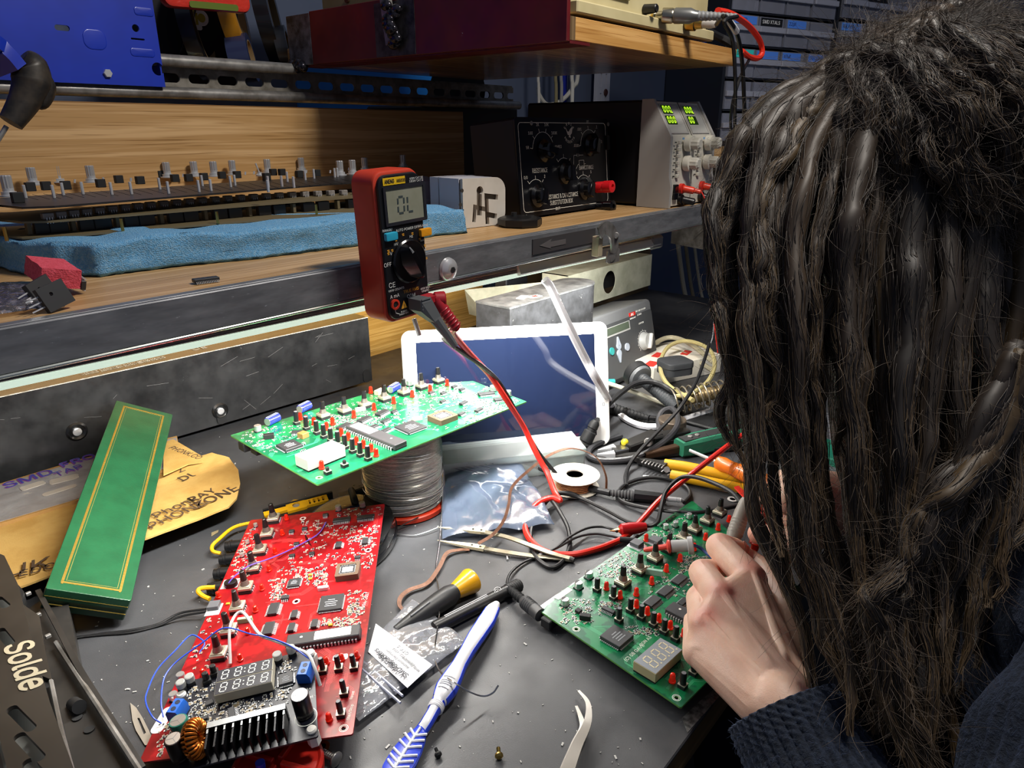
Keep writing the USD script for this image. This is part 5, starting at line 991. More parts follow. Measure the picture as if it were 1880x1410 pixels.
    def traces(s, n, regions, m, w=.00032):
        out = []
        for k in range(n):
            r = s.rng.choice(regions); x, y = s.rng.uniform(r[0], r[1]), s.rng.uniform(r[2], r[3]); u, v = s.L(x, y); horiz = s.rng.random() < .5; l1, l2 = s.rng.uniform(.006, .03), s.rng.uniform(.003, .012); sg = s.rng.choice((-1, 1))
            for j in range(s.rng.randint(2, 6)):
                o = j * .0008; pts = [(u, v + o), (u + l1 - o * sg, v + o), (u + l1 + l2 - o * sg, v + o + sg * l2)] if horiz else [(u + o, v), (u + o, v + l1 - o * sg), (u + o + sg * l2, v + l1 + l2 - o * sg)]
                g = LineString(pts).intersection(s.poly.buffer(-.002))
                for q in getattr(g, 'geoms', [g]):
                    if q.length > .002:
                        c = np.array(q.coords)
                        for a, b in zip(c[:-1], c[1:]):
                            d = b - a; L_ = np.linalg.norm(d); out.append(tf(box((L_, w, .00004), (0, 0, .00002)), T_((*((a + b) / 2), 0)) @ rotz(math.atan2(d[1], d[0]))))
        if out: s.t.part('copper_traces', tf(cat(out), s.M), m, kind='stuff', smooth=False)
    def print_(s, txt_, x, y, h, rot=0, m=None): s.t.part('lettering', text(txt_, h, s.at(x, y, rot), .0001), m or SILK)

# ---- the red board
REDB = mat('red_solder_mask', '#a01018', .32, var='#7c0a12', vscale=55, ramp=(.45, .55), coat=.4)
RB = Board('red_circuit_board', 'red circuit board crowded with shafts, chips and red lights, carrying a small black module', [(460, 955, .020), (706, 925, .033), (648, 1350, .020), (255, 1400, .008)], .0016, REDB, mat('red_board_edge', '#8a1a1c', .5), [(676, 1010), (544, 1104), (631, 1337), (556, 952)], seed=11)
for x, y in ((504, 957), (492, 985), (479, 1015), (467, 1048), (453, 1084), (438, 1121), (422, 1163), (404, 1206)): RB.pot(x, y, .0122, hs=.018)
for x, y in ((527, 954), (519, 982), (506, 1016), (495, 1048), (482, 1083), (470, 1123), (456, 1163), (442, 1212), (374, 1240), (402, 1097), (600, 1218), (628, 1212), (656, 1207), (605, 1322)): RB.led(x, y, .0021, .0068)
for x, y in ((594, 1234), (623, 1230), (651, 1228), (633, 1275), (627, 1314)): RB.button(x, y, .0105)
dip(RB.t, RB.at(628, 957), .0185, .0065, .0024, 13, gull=True); dip(RB.t, RB.at(672, 952), .0185, .0065, .0024, 13, gull=True)
RB.take(628, 957, .010); RB.take(672, 952, .010)
for x, y, L_, W_, n, r in ((622, 1003, .0095, .0058, 8, 90), (671, 996, .0095, .0058, 8, 90), (503, 1121, .0150, .0082, 12, 90), (494, 1157, .0150, .0082, 12, 90), (541, 1131, .0100, .0050, 8, 90), (536, 1155, .0100, .0050, 8, 90), (578, 1148, .0100, .0048, 8, 90), (524, 1100, .007, .0045, 4, 0), (598, 948, .0055, .004, 4, 0), (536, 978, .0055, .004, 4, 0), (560, 973, .0055, .004, 4, 0), (545, 1001, .0055, .0035, 3, 0), (537, 1023, .0055, .0035, 3, 0), (573, 1019, .0055, .0035, 3, 0), (657, 1026, .0055, .0040, 4, 0)): RB.so(x, y, L_, W_, n, r)
RB.quad(541, 1073, .0112, 11); RB.quad(609, 1110, .0205, 22, leg=.0012)
def plcc(bd, x, y, a, rot=0, label=True):
    M = bd.at(x, y, rot); bd.take(x, y, a * .75); ring = rrect(a, a * .92, .0015).difference(rrect(a * .70, a * .62, .001))
    q = bd.t.part('chip_socket', prism(ring, .0062, M), BROWN); q.sub('socket_floor', tf(box((a * .9, a * .84, .002), (0, 0, .001)), M), BLACKM)
    q.sub('contacts', tf(cat([box((.0006, .002, .0012), ((j - 4.5) * a * .062, s_ * a * .30, .0052)) for j in range(10) for s_ in (-1, 1)] + [box((.002, .0006, .0012), (s_ * a * .34, (j - 3.5) * a * .062, .0052)) for j in range(8) for s_ in (-1, 1)]), M), SILVER)
    q.sub('socketed_chip', tf(box((a * .62, a * .54, .004), (0, 0, .0035), .0004), M), CHIP)
    if label: q.sub('paper_label', tf(box((a * .46, a * .36, .0002), (0, 0, .0056)), M), LABELW); q.sub('lettering', text('DSP 1.11', a * .08, M @ T_((-a * .19, 0, .0057)), .0001), PRINT_D)
plcc(RB, 640, 1054, .0218)
M = RB.at(594, 1082, 0); RB.t.part('crystal', tf(slab(.0108, .0042, .0034, .002, .0008), M), CHROME); RB.take(594, 1082, .007)
def dip40(bd, x, y, L_, W_, rot, lab, H=.0058):
    M = bd.at(x, y, rot); q = dip(bd.t, M, L_, W_, H, 20, mat('dip_grey', '#3b3b3e', .45), name='large_chip'); bd.take(x, y, L_ * .30); bd.taken.append(LineString([(M @ A(s_ * L_ * .4, 0, 0, 1))[:0] if 0 else tuple((bd.inv @ (M @ A(s_ * L_ * .42, 0, 0, 1)))[:2]) for s_ in (-1, 1)]).buffer(W_ * .7))
    q.sub('chip_socket', tf(box((L_ * 1.01, W_ * .86, .0022), (0, 0, .0011)), M), BLACKM)
    q.sub('paper_label', tf(slab(L_ * lab[1], W_ * .74, .0003, .001), M @ T_((L_ * lab[0], 0, H + .0005))), LABELW); q.sub('printed_dot', tf(cyl((L_ * lab[2], .001, H + .0005), (L_ * lab[2], .001, H + .0008), .0012), M), LABELW); return q
dip40(RB, 596, 1176, .060, .0135, 2, (.13, .50, -.30))
q = RB.block('power_regulator', 394, 1115, (.0098, .0095, .0042), mat('grey_epoxy', '#55565a', .5), 0); q.sub('solder_pad', tf(box((.013, .0155, .0003), (0, -.002, .00015)), RB.at(394, 1117)), SILVER)
RB.t.part('power_inductor', tf(slab(.012, .0095, .005, .0045, .001), RB.at(425, 1075)), BLACKP).sub('solder_pad', tf(box((.016, .014, .0003), (.0, .001, .00015)), RB.at(423, 1073)), SILVER); RB.take(425, 1075, .009)
RB.block('resistor_network', 451, 1142, (.0125, .0032, .0048), mat('sage_green', '#8fae86', .5)); 
for x, y in ((570, 1057), (570, 1064), (419, 1110), (607, 1149)): RB.block('tantalum_capacitor', x, y, (.0034, .0024, .0018), YELC)
for x, y in ((321, 1284), (334, 1248), (622, 937), (666, 931)): RB.can(x, y, .0033, .0062, False)
for x, y in ((455, 998), (445, 1022), (470, 967)): RB.can(x, y, .0022, .0042, False)
RB.t.part('paper_label', tf(slab(.009, .024, .0003, .004), RB.at(299, 1322, -8)), LABELW)
RB.t.part('paper_label', tf(slab(.012, .0065, .0003, .002), RB.at(625, 1207)), LABELW)
RB.print_('2006-2007', 668, 1120, .0030, 84); RB.print_('Reset', 647, 1284, .0022, 84); RB.print_('Start/Stop', 641, 1322, .0022, 84)
RB.scatter(900, [(550, 600, 955, 1000), (600, 703, 930, 948), (600, 700, 965, 990), (600, 690, 1015, 1045), (510, 600, 1040, 1070), (495, 525, 1062, 1102), (560, 602, 1050, 1078), (640, 672, 1085, 1130), (585, 640, 1135, 1158), (345, 405, 1135, 1228), (425, 470, 965, 1060), (425, 470, 965, 1060), (290, 340, 1330, 1392), (530, 600, 1000, 1050), (640, 690, 985, 1010), (640, 660, 1110, 1150)])
RB.traces(46, [(470, 660, 1030, 1190), (590, 640, 1240, 1340), (480, 520, 960, 1180), (640, 700, 960, 1150)], mat('red_trace', '#c4393a', .4))
for x, y in ((419, 987), (409, 1011), (399, 1037), (388, 1063)):     # sockets along the left edge
    o = RB.W(x + 8, y + 2, -.0085); d = -RB.M[:3, 0]; q = RB.t.part('jack_socket', lathe([(.0055, -.012), (.0055, .002), (.0062, .0025), (.0062, .0045), (.0052, .005), (.0052, .009), (.0034, .0092), (.003, .004)], o, d, 18), BLACKP)
WB = mat('blue_wire', '#2b4fd0', .4); VIO = mat('violet_wire', '#6a4fc4', .4)
def bw(bd, l): return [bd.W(x, y, h) for x, y, h in l]
RB.t.part('jumper_wire', tube(bw(RB, [(599, 960, .001), (586, 982, .002), (559, 1000, .0025), (521, 1020, .003), (493, 1040, .008), (459, 1056, .010), (432, 1073, .008), (416, 1081, .002)]), .0006, 6), VIO, label='violet jumper wire')
# ---- the black converter module on the red board
VB = Board('converter_module', 'small black converter board with twin displays, heatsink and copper coil on the red board', [(327, 1256, .032), (575, 1189, .042), (583, 1349, .036), (330, 1416, .026)], .0016, mat('blue_black_mask', '#10131f', .35), mat('black_board_edge', '#2a2b33', .5), [], seed=5)
VB.t.parts[0].subs[0].smooth = False
c = [VB.L(397, 1232, .010), VB.L(499, 1208, .010), VB.L(500, 1252, .010), VB.L(397, 1276, .010)]
cx_, cy_ = np.mean([p[0] for p in c]), np.mean([p[1] for p in c]); dw = np.linalg.norm(np.subtract(c[1], c[0])); dh = np.linalg.norm(np.subtract(c[2], c[1])); an = math.atan2(c[1][1] - c[0][1], c[1][0] - c[0][0])
D = VB.M @ T_((cx_, cy_, 0)) @ rotz(an); GD = mat('display_cream_side', '#c9c3ae', .5)
for r in (0, 1):
    q = VB.t.part('display', tf(box((dw, dh * .49, .0085), (0, dh * (.25 - .5 * r), .0058), .0003), D), GD); q.sub('display_face', tf(box((dw * .985, dh * .46, .0003), (0, dh * (.25 - .5 * r), .0101)), D), mat('display_dark_face', '#1b1e2a', .35))
    for j, u in enumerate((-.36, -.13, .12, .36)): q.sub('digit', prism(seg7('8', dw * .105, dh * .33, .0008, .12), .0002, D @ T_((u * dw - dw * .055, dh * (.25 - .5 * r) - dh * .165, .0102))), mat('unlit_digit', '#d2d4cc', .5))
    q.sub('colon', prism(unary_union([Point(u * dw, dh * (.25 - .5 * r) + k * dh * .07).buffer(.00055) for u in (-.003,) for k in (-1, 1)]), .0002, D @ T_((0, 0, .0102))), mat('unlit_digit', '#d2d4cc'))
    VB.taken.append(Polygon(c).buffer(.001))
TB_ = mat('blue_terminal', '#2463c6', .4)
for x, y, r in ((563, 1243, 72), (329, 1312, 66)):
    M = VB.at(x, y, r); q = VB.t.part('terminal_block', tf(hull([(sx * .0058, sy, z) for sx in (-1, 1) for sy, z in ((-.005, 0), (.005, 0), (-.005, .006), (-.003, .0095), (.0035, .0095), (.005, .007))]), M), TB_); VB.take(x, y, .008)
    for s_ in (-1, 1): q.sub('terminal_screw', tf(cyl((s_ * .0027, 0, .0094), (s_ * .0027, 0, .0097), .0018), M), mat('terminal_hole', '#12233f', .5))
def ecap(x, y, r, h, sleeve, lean=(0, 0)):
    o = VB.W(x, y); d = unit(VB.M[:3, 2] + lean[0] * VB.M[:3, 0] + lean[1] * VB.M[:3, 1]); VB.take(x, y, r * 1.1)
    q = VB.t.part('capacitor', lathe([(r * .95, .0005), (r, .001), (r * .94, .0022), (r, .0032), (r, h - .0008), (r * .93, h)], o, d, 24), sleeve); q.sub('can_top', lathe([(r * .86, h - .0003), (r * .82, h + .0002), (0, h + .0002)], o, d, 24), ALC); bx_, by_, _ = basis(d)
    q.sub('vent_score', cat([tf(box((r * .8, .0003, .0001), (r * .4, 0, 0)), frame(o + d * (h + .0003), bx_ * math.cos(a) + by_ * math.sin(a), z=d)) for a in (.4, 2.5, 4.6)]), mat('vent_mark', '#8f8f90', .5))
SLV = mat('dark_brown_sleeve', '#1d1516', .25)
ecap(560, 1311, .0062, .0195, SLV); ecap(332, 1390, .0058, .0185, SLV); ecap(338, 1349, .0062, .0135, mat('teal_sleeve', '#2f7d6b', .3), (-.05, .1))
VB.t.part('print_ring', prism(Point(VB.L(562, 1316)).buffer(.0078).difference(Point(VB.L(562, 1316)).buffer(.0072)), .0001, VB.M), SILK)
# heatsink: a comb of fins
a, b = VB.L(390, 1352), VB.L(532, 1316); an2 = math.atan2(b[1] - a[1], b[0] - a[0]); LH = np.linalg.norm(np.subtract(b, a)); HM = VB.M @ T_((a[0], a[1], 0)) @ rotz(an2)
BA = mat('black_anodised', '#141518', .38, .5); q = VB.t.part('heatsink', tf(cat(bx(0, LH, -.0035, 0, .0005, .013, .0002), bx(0, LH, -.0045, 0, .0120, .0135, .0002)), HM), BA); TIP = mat('worn_fin_tip', '#8d9091', .4, .8); q.sub('worn_top', tf(bx(0, LH, -.0046, .0001, .0135, .0138), HM), TIP)
for k in range(10):
    x = LH * (k + .02) / 9.35; f = q.sub('fin', tf(bx(x, x + .0013, -.020, -.003, .0008, .0128, .0001), HM), BA); q.sub('fin_tip', tf(bx(x, x + .0013, -.0085, -.004, .0128, .0132), HM), TIP)
VB.taken.append(LineString([a, b]).buffer(.012)); VB.taken.append(Polygon([a, b, VB.L(550, 1358), VB.L(360, 1404)]))
# toroid
o = VB.W(368, 1376, .0108); ax = unit(VB.M[:3, 0] * .92 + VB.M[:3, 1] * -.15 + VB.M[:3, 2] * .25); bx_, by_, _ = basis(ax); R0, r0 = .0082, .0040
def tor(th, ph, R, r): return o + (bx_ * math.cos(th) + by_ * math.sin(th)) * (R + r * math.cos(ph)) + ax * (r * math.sin(ph))
core = loft([[tor(th, ph, R0, r0 * .8) for ph in np.linspace(0, 2 * np.pi, 12, endpoint=False)] for th in np.linspace(0, 2 * np.pi, 33)], cap=False)
q = VB.t.part('inductor_core', core, mat('core_green', '#39462f', .5)); nt = 26
CW = mat('enamelled_copper', '#b5651f', .28, .75)
for k in range(nt): q.sub('winding', tube([tor(2 * np.pi * (k + .5 * (ph / (2 * np.pi)) * .9) / nt, ph, R0, r0 + .0004) for ph in np.linspace(0, 2 * np.pi, 17)], .0010, 6, smooth=False), CW)
VB.take(368, 1380, .012)
def capbtn(x, y, m, r=.0033, h=.008): M = VB.at(x, y, 10); q = VB.t.part('push_button', tf(box((.006, .006, .0035), (0, 0, .00175), .0003), M), BLACKM); q.sub('cap', tf(lathe([(r, .0035), (r * 1.05, .006), (r, h), (r * .8, h + .0004), (0, h + .0004)], n=18), M), m); VB.take(x, y, .005)
CLC = mat('frosted_cap', '#b9bab6', .35, trans=.3, ior=1.3)
for x, y in ((512, 1214), (537, 1202), (352, 1255), (336, 1266)): capbtn(x, y, CLC)
for x, y in ((381, 1252), (395, 1238)): capbtn(x, y, BLACKP, .0022, .009)
VB.quad(526, 1250, .0102, 12); VB.so(386, 1294, .0055, .0042, 4, 12); VB.so(427, 1315, .012, .0045, 8, 100); VB.so(378, 1322, .004, .003, 3, 0)
NYL = mat('white_nylon', '#dcdad2', .5)
for x, y in ((570, 1200), (572, 1341), (333, 1276)):
    M = VB.at(x, y); q = VB.t.part('nylon_screw', tf(lathe([(.0036, 0), (.0036, .001), (.0028, .0022), (0, .0024)], n=14), M), NYL); 
    if x > 400: q.sub('nylon_standoff', tf(cyl((0, 0, -.012), (0, 0, -.0016), .0046, n=6), M), NYL)
VB.print_('IN+', 556, 1272, .0026, 10); VB.print_('IN-', 566, 1284, .0022, 10); VB.print_('VBSC0', 500, 1268, .0018, 10)
VB.scatter(330, [(340, 400, 1290, 1340), (360, 530, 1262, 1330), (400, 470, 1290, 1330), (430, 530, 1265, 1310), (345, 395, 1240, 1320), (505, 545, 1205, 1265)])
VB.t.part('white_wire', tube([RB.W(424, 1222, .002), RB.W(434, 1190, .022), RB.W(458, 1172, .028), VB.W(482, 1184, .012), VB.W(508, 1196, .012), VB.W(548, 1208, .010), VB.W(571, 1220, .010), VB.W(581, 1238, .006), VB.W(586, 1252, -.004)], .0013, 8), mat('grey_white_wire', '#c3c2c0', .4), label='grey white hook-up wire')
VB.t.part('blue_wire', tube([VB.W(578, 1228, .008), VB.W(538, 1206, .012), VB.W(495, 1193, .014), VB.W(470, 1192, .016), RB.W(425, 1199, .026), RB.W(378, 1210, .016), RB.W(333, 1230, .010), RB.W(311, 1250, .008), RB.W(303, 1270, .007), RB.W(300, 1302, .006), RB.W(302, 1322, .003)], .0006, 6), WB)
VB.t.part('blue_wire', tube([RB.W(371, 1212, .008), RB.W(381, 1200, .010), RB.W(374, 1190, .010), RB.W(355, 1184, .010), Pz(321, 1195, .02), Pz(289, 1229, .016), Pz(270, 1270, .014), Pz(268, 1291, .014), Pz(280, 1316, .016), RB.W(298, 1332, .002)], .0006, 6), WB)
# ---- green boards
def green(name, label, corners, holes, seed, th=.0016): return Board(name, label, corners, th, mat('green_solder_mask', '#0f7a48', .30, var='#0a5a3c', vscale=38, ramp=(.48, .52), coat=.4), mat('green_board_edge', '#5c9a48', .45), holes, seed=seed)
HG1 = .101
G1 = green('green_circuit_board', 'green circuit board balanced on top of the solder reel', [(423, 799, HG1), (815, 679, HG1), (967, 737, HG1), (583, 890, HG1)], [(473, 817), (586, 877), (868, 705), (871, 764), (728, 766)], 21)
for x, y in ((594, 768), (633, 759), (670, 748), (706, 736), (742, 725), (774, 714), (805, 703), (834, 693)): G1.pot(x, y, .0125, hs=.017)
for x, y in ((552, 771), (577, 780), (611, 780), (650, 767), (687, 753), (723, 741), (757, 729), (790, 719), (821, 708), (850, 698), (681, 722), (562, 776), (600, 789), (627, 800), (640, 808), (655, 816), (668, 822), (682, 829), (591, 861), (691, 838)): G1.led(x, y, .0025, .0095)
for x, y in ((545, 779), (563, 789), (582, 797), (595, 804), (608, 811), (621, 817), (634, 824), (648, 831), (662, 838), (676, 845)): G1.button(x, y, .0125, r=.0026)
for x, y in ((602, 870), (633, 857)): G1.button(x, y, .004, r=.0018, top=False)
M = G1.at(590, 848, 4); q = G1.t.part('display', tf(box((.046, .0215, .012), (0, 0, .0075), .0005), M), mat('display_white', '#b0b1ab', .4), label='white blank display block'); q.sub('display_base', tf(box((.045, .0205, .0015), (0, 0, .0008)), M), BLACKM); G1.taken.append(Polygon([G1.L(*p) for p in ((535, 852), (565, 868), (635, 840), (600, 826))]))
gp, gq = G1.L(645, 787), G1.L(735, 823); q = dip40(G1, 690, 805, math.hypot(gq[0] - gp[0], gq[1] - gp[1]), .0175, math.degrees(math.atan2(gq[1] - gp[1], gq[0] - gp[0])), (-.24, .42, .30), .0062)
G1.quad(532, 822, .0205, 11, 0, .0035); G1.quad(754, 787, .0265, 24, 0); plcc(G1, 813, 771, .027)
for x, y, L_, W_, n, r in ((702, 760, .018, .0085, 14, 14), (669, 772, .018, .0085, 14, 14), (632, 785, .018, .0085, 14, 14), (893, 725, .021, .0085, 14, -28), (922, 735, .021, .0085, 14, -28), (851, 742, .012, .0055, 8, 10), (879, 755, .012, .0055, 8, 10), (847, 762, .010, .005, 7, 10), (708, 775, .012, .0055, 8, 10), (686, 786, .012, .0055, 8, 10), (709, 792, .012, .0055, 8, 10), (792, 723, .008, .0045, 4, 0), (814, 724, .008, .0045, 4, 0), (834, 712, .008, .0045, 4, 0), (848, 717, .008, .0045, 4, 0), (813, 739, .008, .0045, 4, 0), (546, 796, .012, .006, 8, -40), (724, 758, .008, .0045, 4, 0)): G1.so(x, y, L_, W_, n, r)
M = G1.at(766, 771, -20); G1.t.part('crystal', tf(slab(.013, .005, .0042, .0024, .001), M), mat('pale_crystal_can', '#c7c4b4', .3, .5)); G1.take(766, 771, .008)
for x, y in ((905, 718), (933, 727), (752, 708), (474, 792)): G1.can(x, y, .004, .0075, False)
for x, y, a in ((502, 778, 20), (560, 755, 20), (724, 719, 20)):
    M = G1.at(x, y, a) @ T_((0, 0, .0056)); q = G1.t.part('capacitor', tf(cyl((-.009, 0, 0), (.0085, 0, 0), .0052, n=20, ch=.0006), M), mat('blue_sleeve', '#2b36b8', .25), label='blue capacitor lying flat'); q.sub('can_end', tf(cyl((-.0094, 0, 0), (-.0088, 0, 0), .0044, n=20), M), ALC); q.sub('sleeve_stripe', tf(hull([(sx, sy, sz) for sx in (-.0088, .0083) for sy, sz in ((-.002, .0051), (.002, .0051), (-.0018, .0049), (.0018, .0049))]), M), mat('pale_stripe', '#aab6e6', .4)); G1.take(x, y, .010)
G1.block('regulator', 494, 805, (.011, .006, .0055), BLACKM, -30); G1.block('toggle_body', 557, 803, (.009, .009, .006), mat('amber_brown', '#8a6b3c', .4), 10); G1.block('relay', 697, 723, (.013, .007, .006), mat('beige_block', '#bfb294', .5), 14); G1.block('pale_block', 662, 754, (.012, .006, .004), WHC, -20)
for x, y, nm in ((448, 806, 'jack_socket'), (470, 812, 'jack_socket')): M = G1.at(x, y); G1.t.part(nm, tf(box((.016, .013, .010), (0.002, -.003, -.0068), .001), M), BLACKM)
G1.print_('K1', 700, 779, .003); 
G1.scatter(1300, [(440, 560, 775, 830), (600, 900, 700, 790), (760, 930, 720, 790), (880, 955, 710, 760), (560, 760, 740, 800), (690, 850, 690, 740), (600, 700, 760, 790)])
G1.traces(60, [(500, 900, 720, 860), (440, 560, 800, 870), (700, 950, 740, 800)], mat('green_trace', '#3fa874', .4), .00045)
G2 = green('green_circuit_board', 'green circuit board under the hand, its three digit display facing the viewer', [(985, 1117, .014), (1271, 919, .014), (1470, 1080, .014), (1250, 1299, .014)], [(1058, 1155), (1242, 1281), (1202, 982)], 33)
for x, y in ((1143, 1075), (1174, 1051), (1202, 1030), (1227, 1012), (1255, 992), (1275, 977), (1298, 961), (1321, 946)): G2.pot(x, y, .0125, hs=.016)
for x, y in ((1113, 1082), (1168, 1093), (1196, 1072), (1223, 1049), (1248, 1030), (1274, 1010), (1295, 991), (1318, 973), (1338, 958), (1186, 993), (1138, 1098), (1168, 1115), (1188, 1128), (1209, 1141), (1230, 1154), (1255, 1168), (1234, 1252)): G2.led(x, y, .0023, .0085)
for x, y in ((1096, 1085), (1126, 1100), (1136, 1141), (1157, 1123), (1177, 1136), (1199, 1149), (1219, 1162), (1240, 1175), (1253, 1262), (1273, 1238)): G2.button(x, y, .0105, r=.0025)
G2.quad(1132, 1174, .0205, 11, 0, .004); 
for x, y, L_, W_, n, r in ((1247, 1067, .0165, .0085, 12, 0), (1222, 1088, .0165, .0085, 12, 0), (1198, 1107, .0165, .0085, 12, 0), (1254, 1108, .012, .0055, 8, 0), (1276, 1064, .012, .0055, 8, 0), (1117, 1123, .0125, .0045, 8, -85), (1290, 1045, .012, .0055, 8, 0)): G2.so(x, y, L_, W_, n, r)
dip40(G2, 1275, 1145, .052, .0145, -90, (.2, .3, -.3))
c = [G2.L(*p, .010) for p in ((1215, 1167), (1251, 1193), (1202, 1238), (1164, 1218))]; cx_, cy_ = np.mean(c, 0); w1 = np.linalg.norm(np.subtract(c[2], c[1])); w2 = np.linalg.norm(np.subtract(c[1], c[0])); an = math.atan2(c[1][1] - c[2][1], c[1][0] - c[2][0])
M = G2.M @ T_((cx_, cy_, 0)) @ rotz(an); q = G2.t.part('display', tf(box((w1, w2, .0085), (0, 0, .0058), .0003), M), mat('display_yellowed', '#c4b98c', .5), label='grey three digit display'); q.sub('display_face', tf(box((w1 * .985, w2 * .97, .0003), (0, 0, .0101)), M), mat('display_grey_face', '#8d939a', .4)); q.sub('display_base', tf(box((w1 * .98, w2 * .96, .0016), (0, 0, .0008)), M), BLACKM)
for k in range(3): q.sub('digit', prism(seg7('8', w1 * .155, w2 * .60, .0011, .10), .0002, M @ T_((w1 * (-.37 + .29 * k), -w2 * .30, .0102))), mat('unlit_cream_digit', '#d6cba8', .5)); q.sub('decimal_point', prism(Point(w1 * (-.155 + .29 * k), -w2 * .32).buffer(.0008), .0002, M @ T_((0, 0, .0102))), mat('unlit_cream_digit', '#d6cba8'))
G2.taken.append(Polygon(c).buffer(.002))
for x, y in ((1081, 1061), (1062, 1080), (1037, 1111)): G2.can(x, y, .0038, .0068)
for x, y in ((1240, 967), (1265, 952), (1222, 972)): G2.can(x, y, .003, .0065, False)
G2.block('resistor_network', 1200, 1055, (.017, .0035, .006), mat('aqua_green', '#9cc9b4', .5), -62)
for x, y in ((1169, 1001), (1203, 995)): q = G2.block('power_regulator', x, y, (.0105, .011, .0045), mat('grey_epoxy', '#55565a')); q.sub('solder_pad', tf(box((.014, .016, .0003), (-.001, -.001, .00015)), G2.at(x, y)), SILVER)
G2.block('regulator', 1074, 1137, (.0095, .005, .005), BLACKM, -60); G2.block('small_inductor', 1062, 1124, (.005, .005, .003), BLACKM, 0)
G2.t.part('paper_label', tf(slab(.021, .0062, .0003, .0012), G2.at(1034, 1090, 0)), LABELW); G2.print_('00LTR-00', 1019, 1101, .0032, 0, PRINT_D); G2.print_('CGN A3', 1178, 1187, .0030, 0); G2.print_('(C) 08 GAV8', 1150, 1215, .0032, 0)
G2.scatter(760, [(1098, 1168, 1012, 1060), (1098, 1168, 1012, 1060), (1030, 1090, 1100, 1145), (1190, 1260, 940, 990), (1150, 1240, 1150, 1165), (1250, 1300, 1020, 1050), (1100, 1140, 1105, 1130), (1190, 1300, 1040, 1100)])
G2.traces(50, [(1100, 1290, 1000, 1200), (1150, 1270, 1200, 1270), (1080, 1160, 1060, 1130)], mat('green_trace', '#3fa874'), .0004)
M = G2.at(1003, 1130); G2.t.part('power_jack', tf(box((.020, .011, .0095), (.006, -.002, -.0063), .0008), M), BLACKM)
# ------------------------------------------------------------------ solder reel under the green board
t = Thing('solder_reel', 'large reel of shiny solder wire on a red flange under the green board', 'solder reel')
o = A(.494, .574, Z0 + .0004); rr3 = random.Random(8)
prof = [(.040, .0075)]
for k in range(74): z = .0085 + k * .0116 * .1; r = .0462 - .0012 * math.sin(k * .09) + rr3.uniform(-.0003, .0003); prof += [(r - .0011, z), (r, z + .0005)]
SOLD = mat('solder_wire', '#d9d7d2', .24, .6, var='#b5b2ac', vscale=240, stretch=(1, 1, 6))
t.part('lower_flange', lathe([(.049, 0), (.0505, .001), (.0505, .006), (.049, .0072), (.036, .0074)], o, n=56), mat('orange_red_flange', '#c8371c', .4), label='orange red lower flange')
t.part('wound_wire', lathe(prof + [(.04, prof[-1][1])], o, n=72), SOLD, label='layers of wound solder wire')
for k in range(16):
    z = .006 + rr3.uniform(.006, .075); tl_ = rr3.uniform(-.006, .006); th = np.linspace(0, 2 * np.pi, 60); ph = rr3.uniform(0, 6)
    t.part('wire_turn', tube([o + A(.0468 * math.cos(a), .0468 * math.sin(a), z + tl_ * math.cos(a + ph)) for a in th], .0006, 5, smooth=False), SOLD)
t.part('upper_flange', lathe([(.036, .0945), (.0475, .0948), (.0475, .0985), (.02, .0992)], o, n=48), mat('grey_flange', '#6a665f', .5))
LEADW = mat('bare_wire', '#c4c4c6', .22, 1.0)
t.part('loose_wire', tube([o + A(.03, -.038, .045), Pz(814, 900, .03), Pz(810, 950, .012), Pz(806, 1000, .004), Pz(800, 1048, .002), Pz(806, 1085, .004), Pz(806, 1130, .010), Pz(799, 1185, .008), Pz(800, 1215, .006), Pz(811, 1236, .012), Pz(832, 1252, .021), Pz(862, 1270, .014), Pz(887, 1278, .008), Pz(905, 1272, .010), Pz(915, 1258, .014)], .0007, 6), LEADW, label='loose strand of solder wire')
t.part('loose_wire', tube([o + A(-.02, -.046, .008), Pz(722, 975, .003), Pz(755, 983, .002), Pz(780, 978, .003), Pz(803, 969, .004)], .0006, 6), LEADW)

# ------------------------------------------------------------------ clear box, shielding bag, zip bag
t = Thing('clear_box', 'long clear plastic box lying in front of the tablet', 'plastic box')
a, b = Pz(1073, 863, .0004), Pz(830, 893, .0004); ux = unit(b - a); nb = A(ux[1], -ux[0], 0); nb = nb if nb[1] > 0 else -nb; Lb = .185; MB_ = frame(a, ux, z=(0, 0, 1)); sg = 1 if (MB_[:3, 1] @ nb) > 0 else -1
CB = clear('clear_box_plastic', (.93, .97, .97), .30, '#e4ecec', .08, 1.5)
def shell(x0, x1, y0, y1, z0, z1, w=.0015): return cat(bx(x0, x1, y0, y0 + w, z0, z1), bx(x0, x1, y1 - w, y1, z0, z1), bx(x0, x0 + w, y0, y1, z0, z1), bx(x1 - w, x1, y0, y1, z0, z1), bx(x0, x1, y0, y1, z0, z0 + w))
y0, y1 = (0, .055) if sg > 0 else (-.055, 0)
t.part('tray', tf(shell(0, Lb, y0, y1, 0, .022), MB_), CB); t.part('lid', tf(cat(bx(-.001, Lb + .001, y0 - .001, y1 + .001, .0305, .032), shell(-.001, Lb + .001, y0 - .001, y1 + .001, .0222, .031)), MB_), CB); t.part('rim', tf(cat(bx(-.002, Lb + .002, y0 - .002, y0, .0205, .0222), bx(-.002, 0, y0, y1, .0205, .0222)), MB_), CB)
SHD = clear('shielding_film', (.72, .78, .88), .30, '#8496b4', .14, 2.2, gloss=.9, bump=.4, bscale=26)
t = Thing('antistatic_bag', 'crumpled silvery antistatic bag with a printed sheet inside beside the solder reel', 'bag')
q0, q1, q2, q3 = Pz(812, 994, .002), Pz(1018, 969, .002), Pz(948, 836, .018), Pz(812, 812, .020)
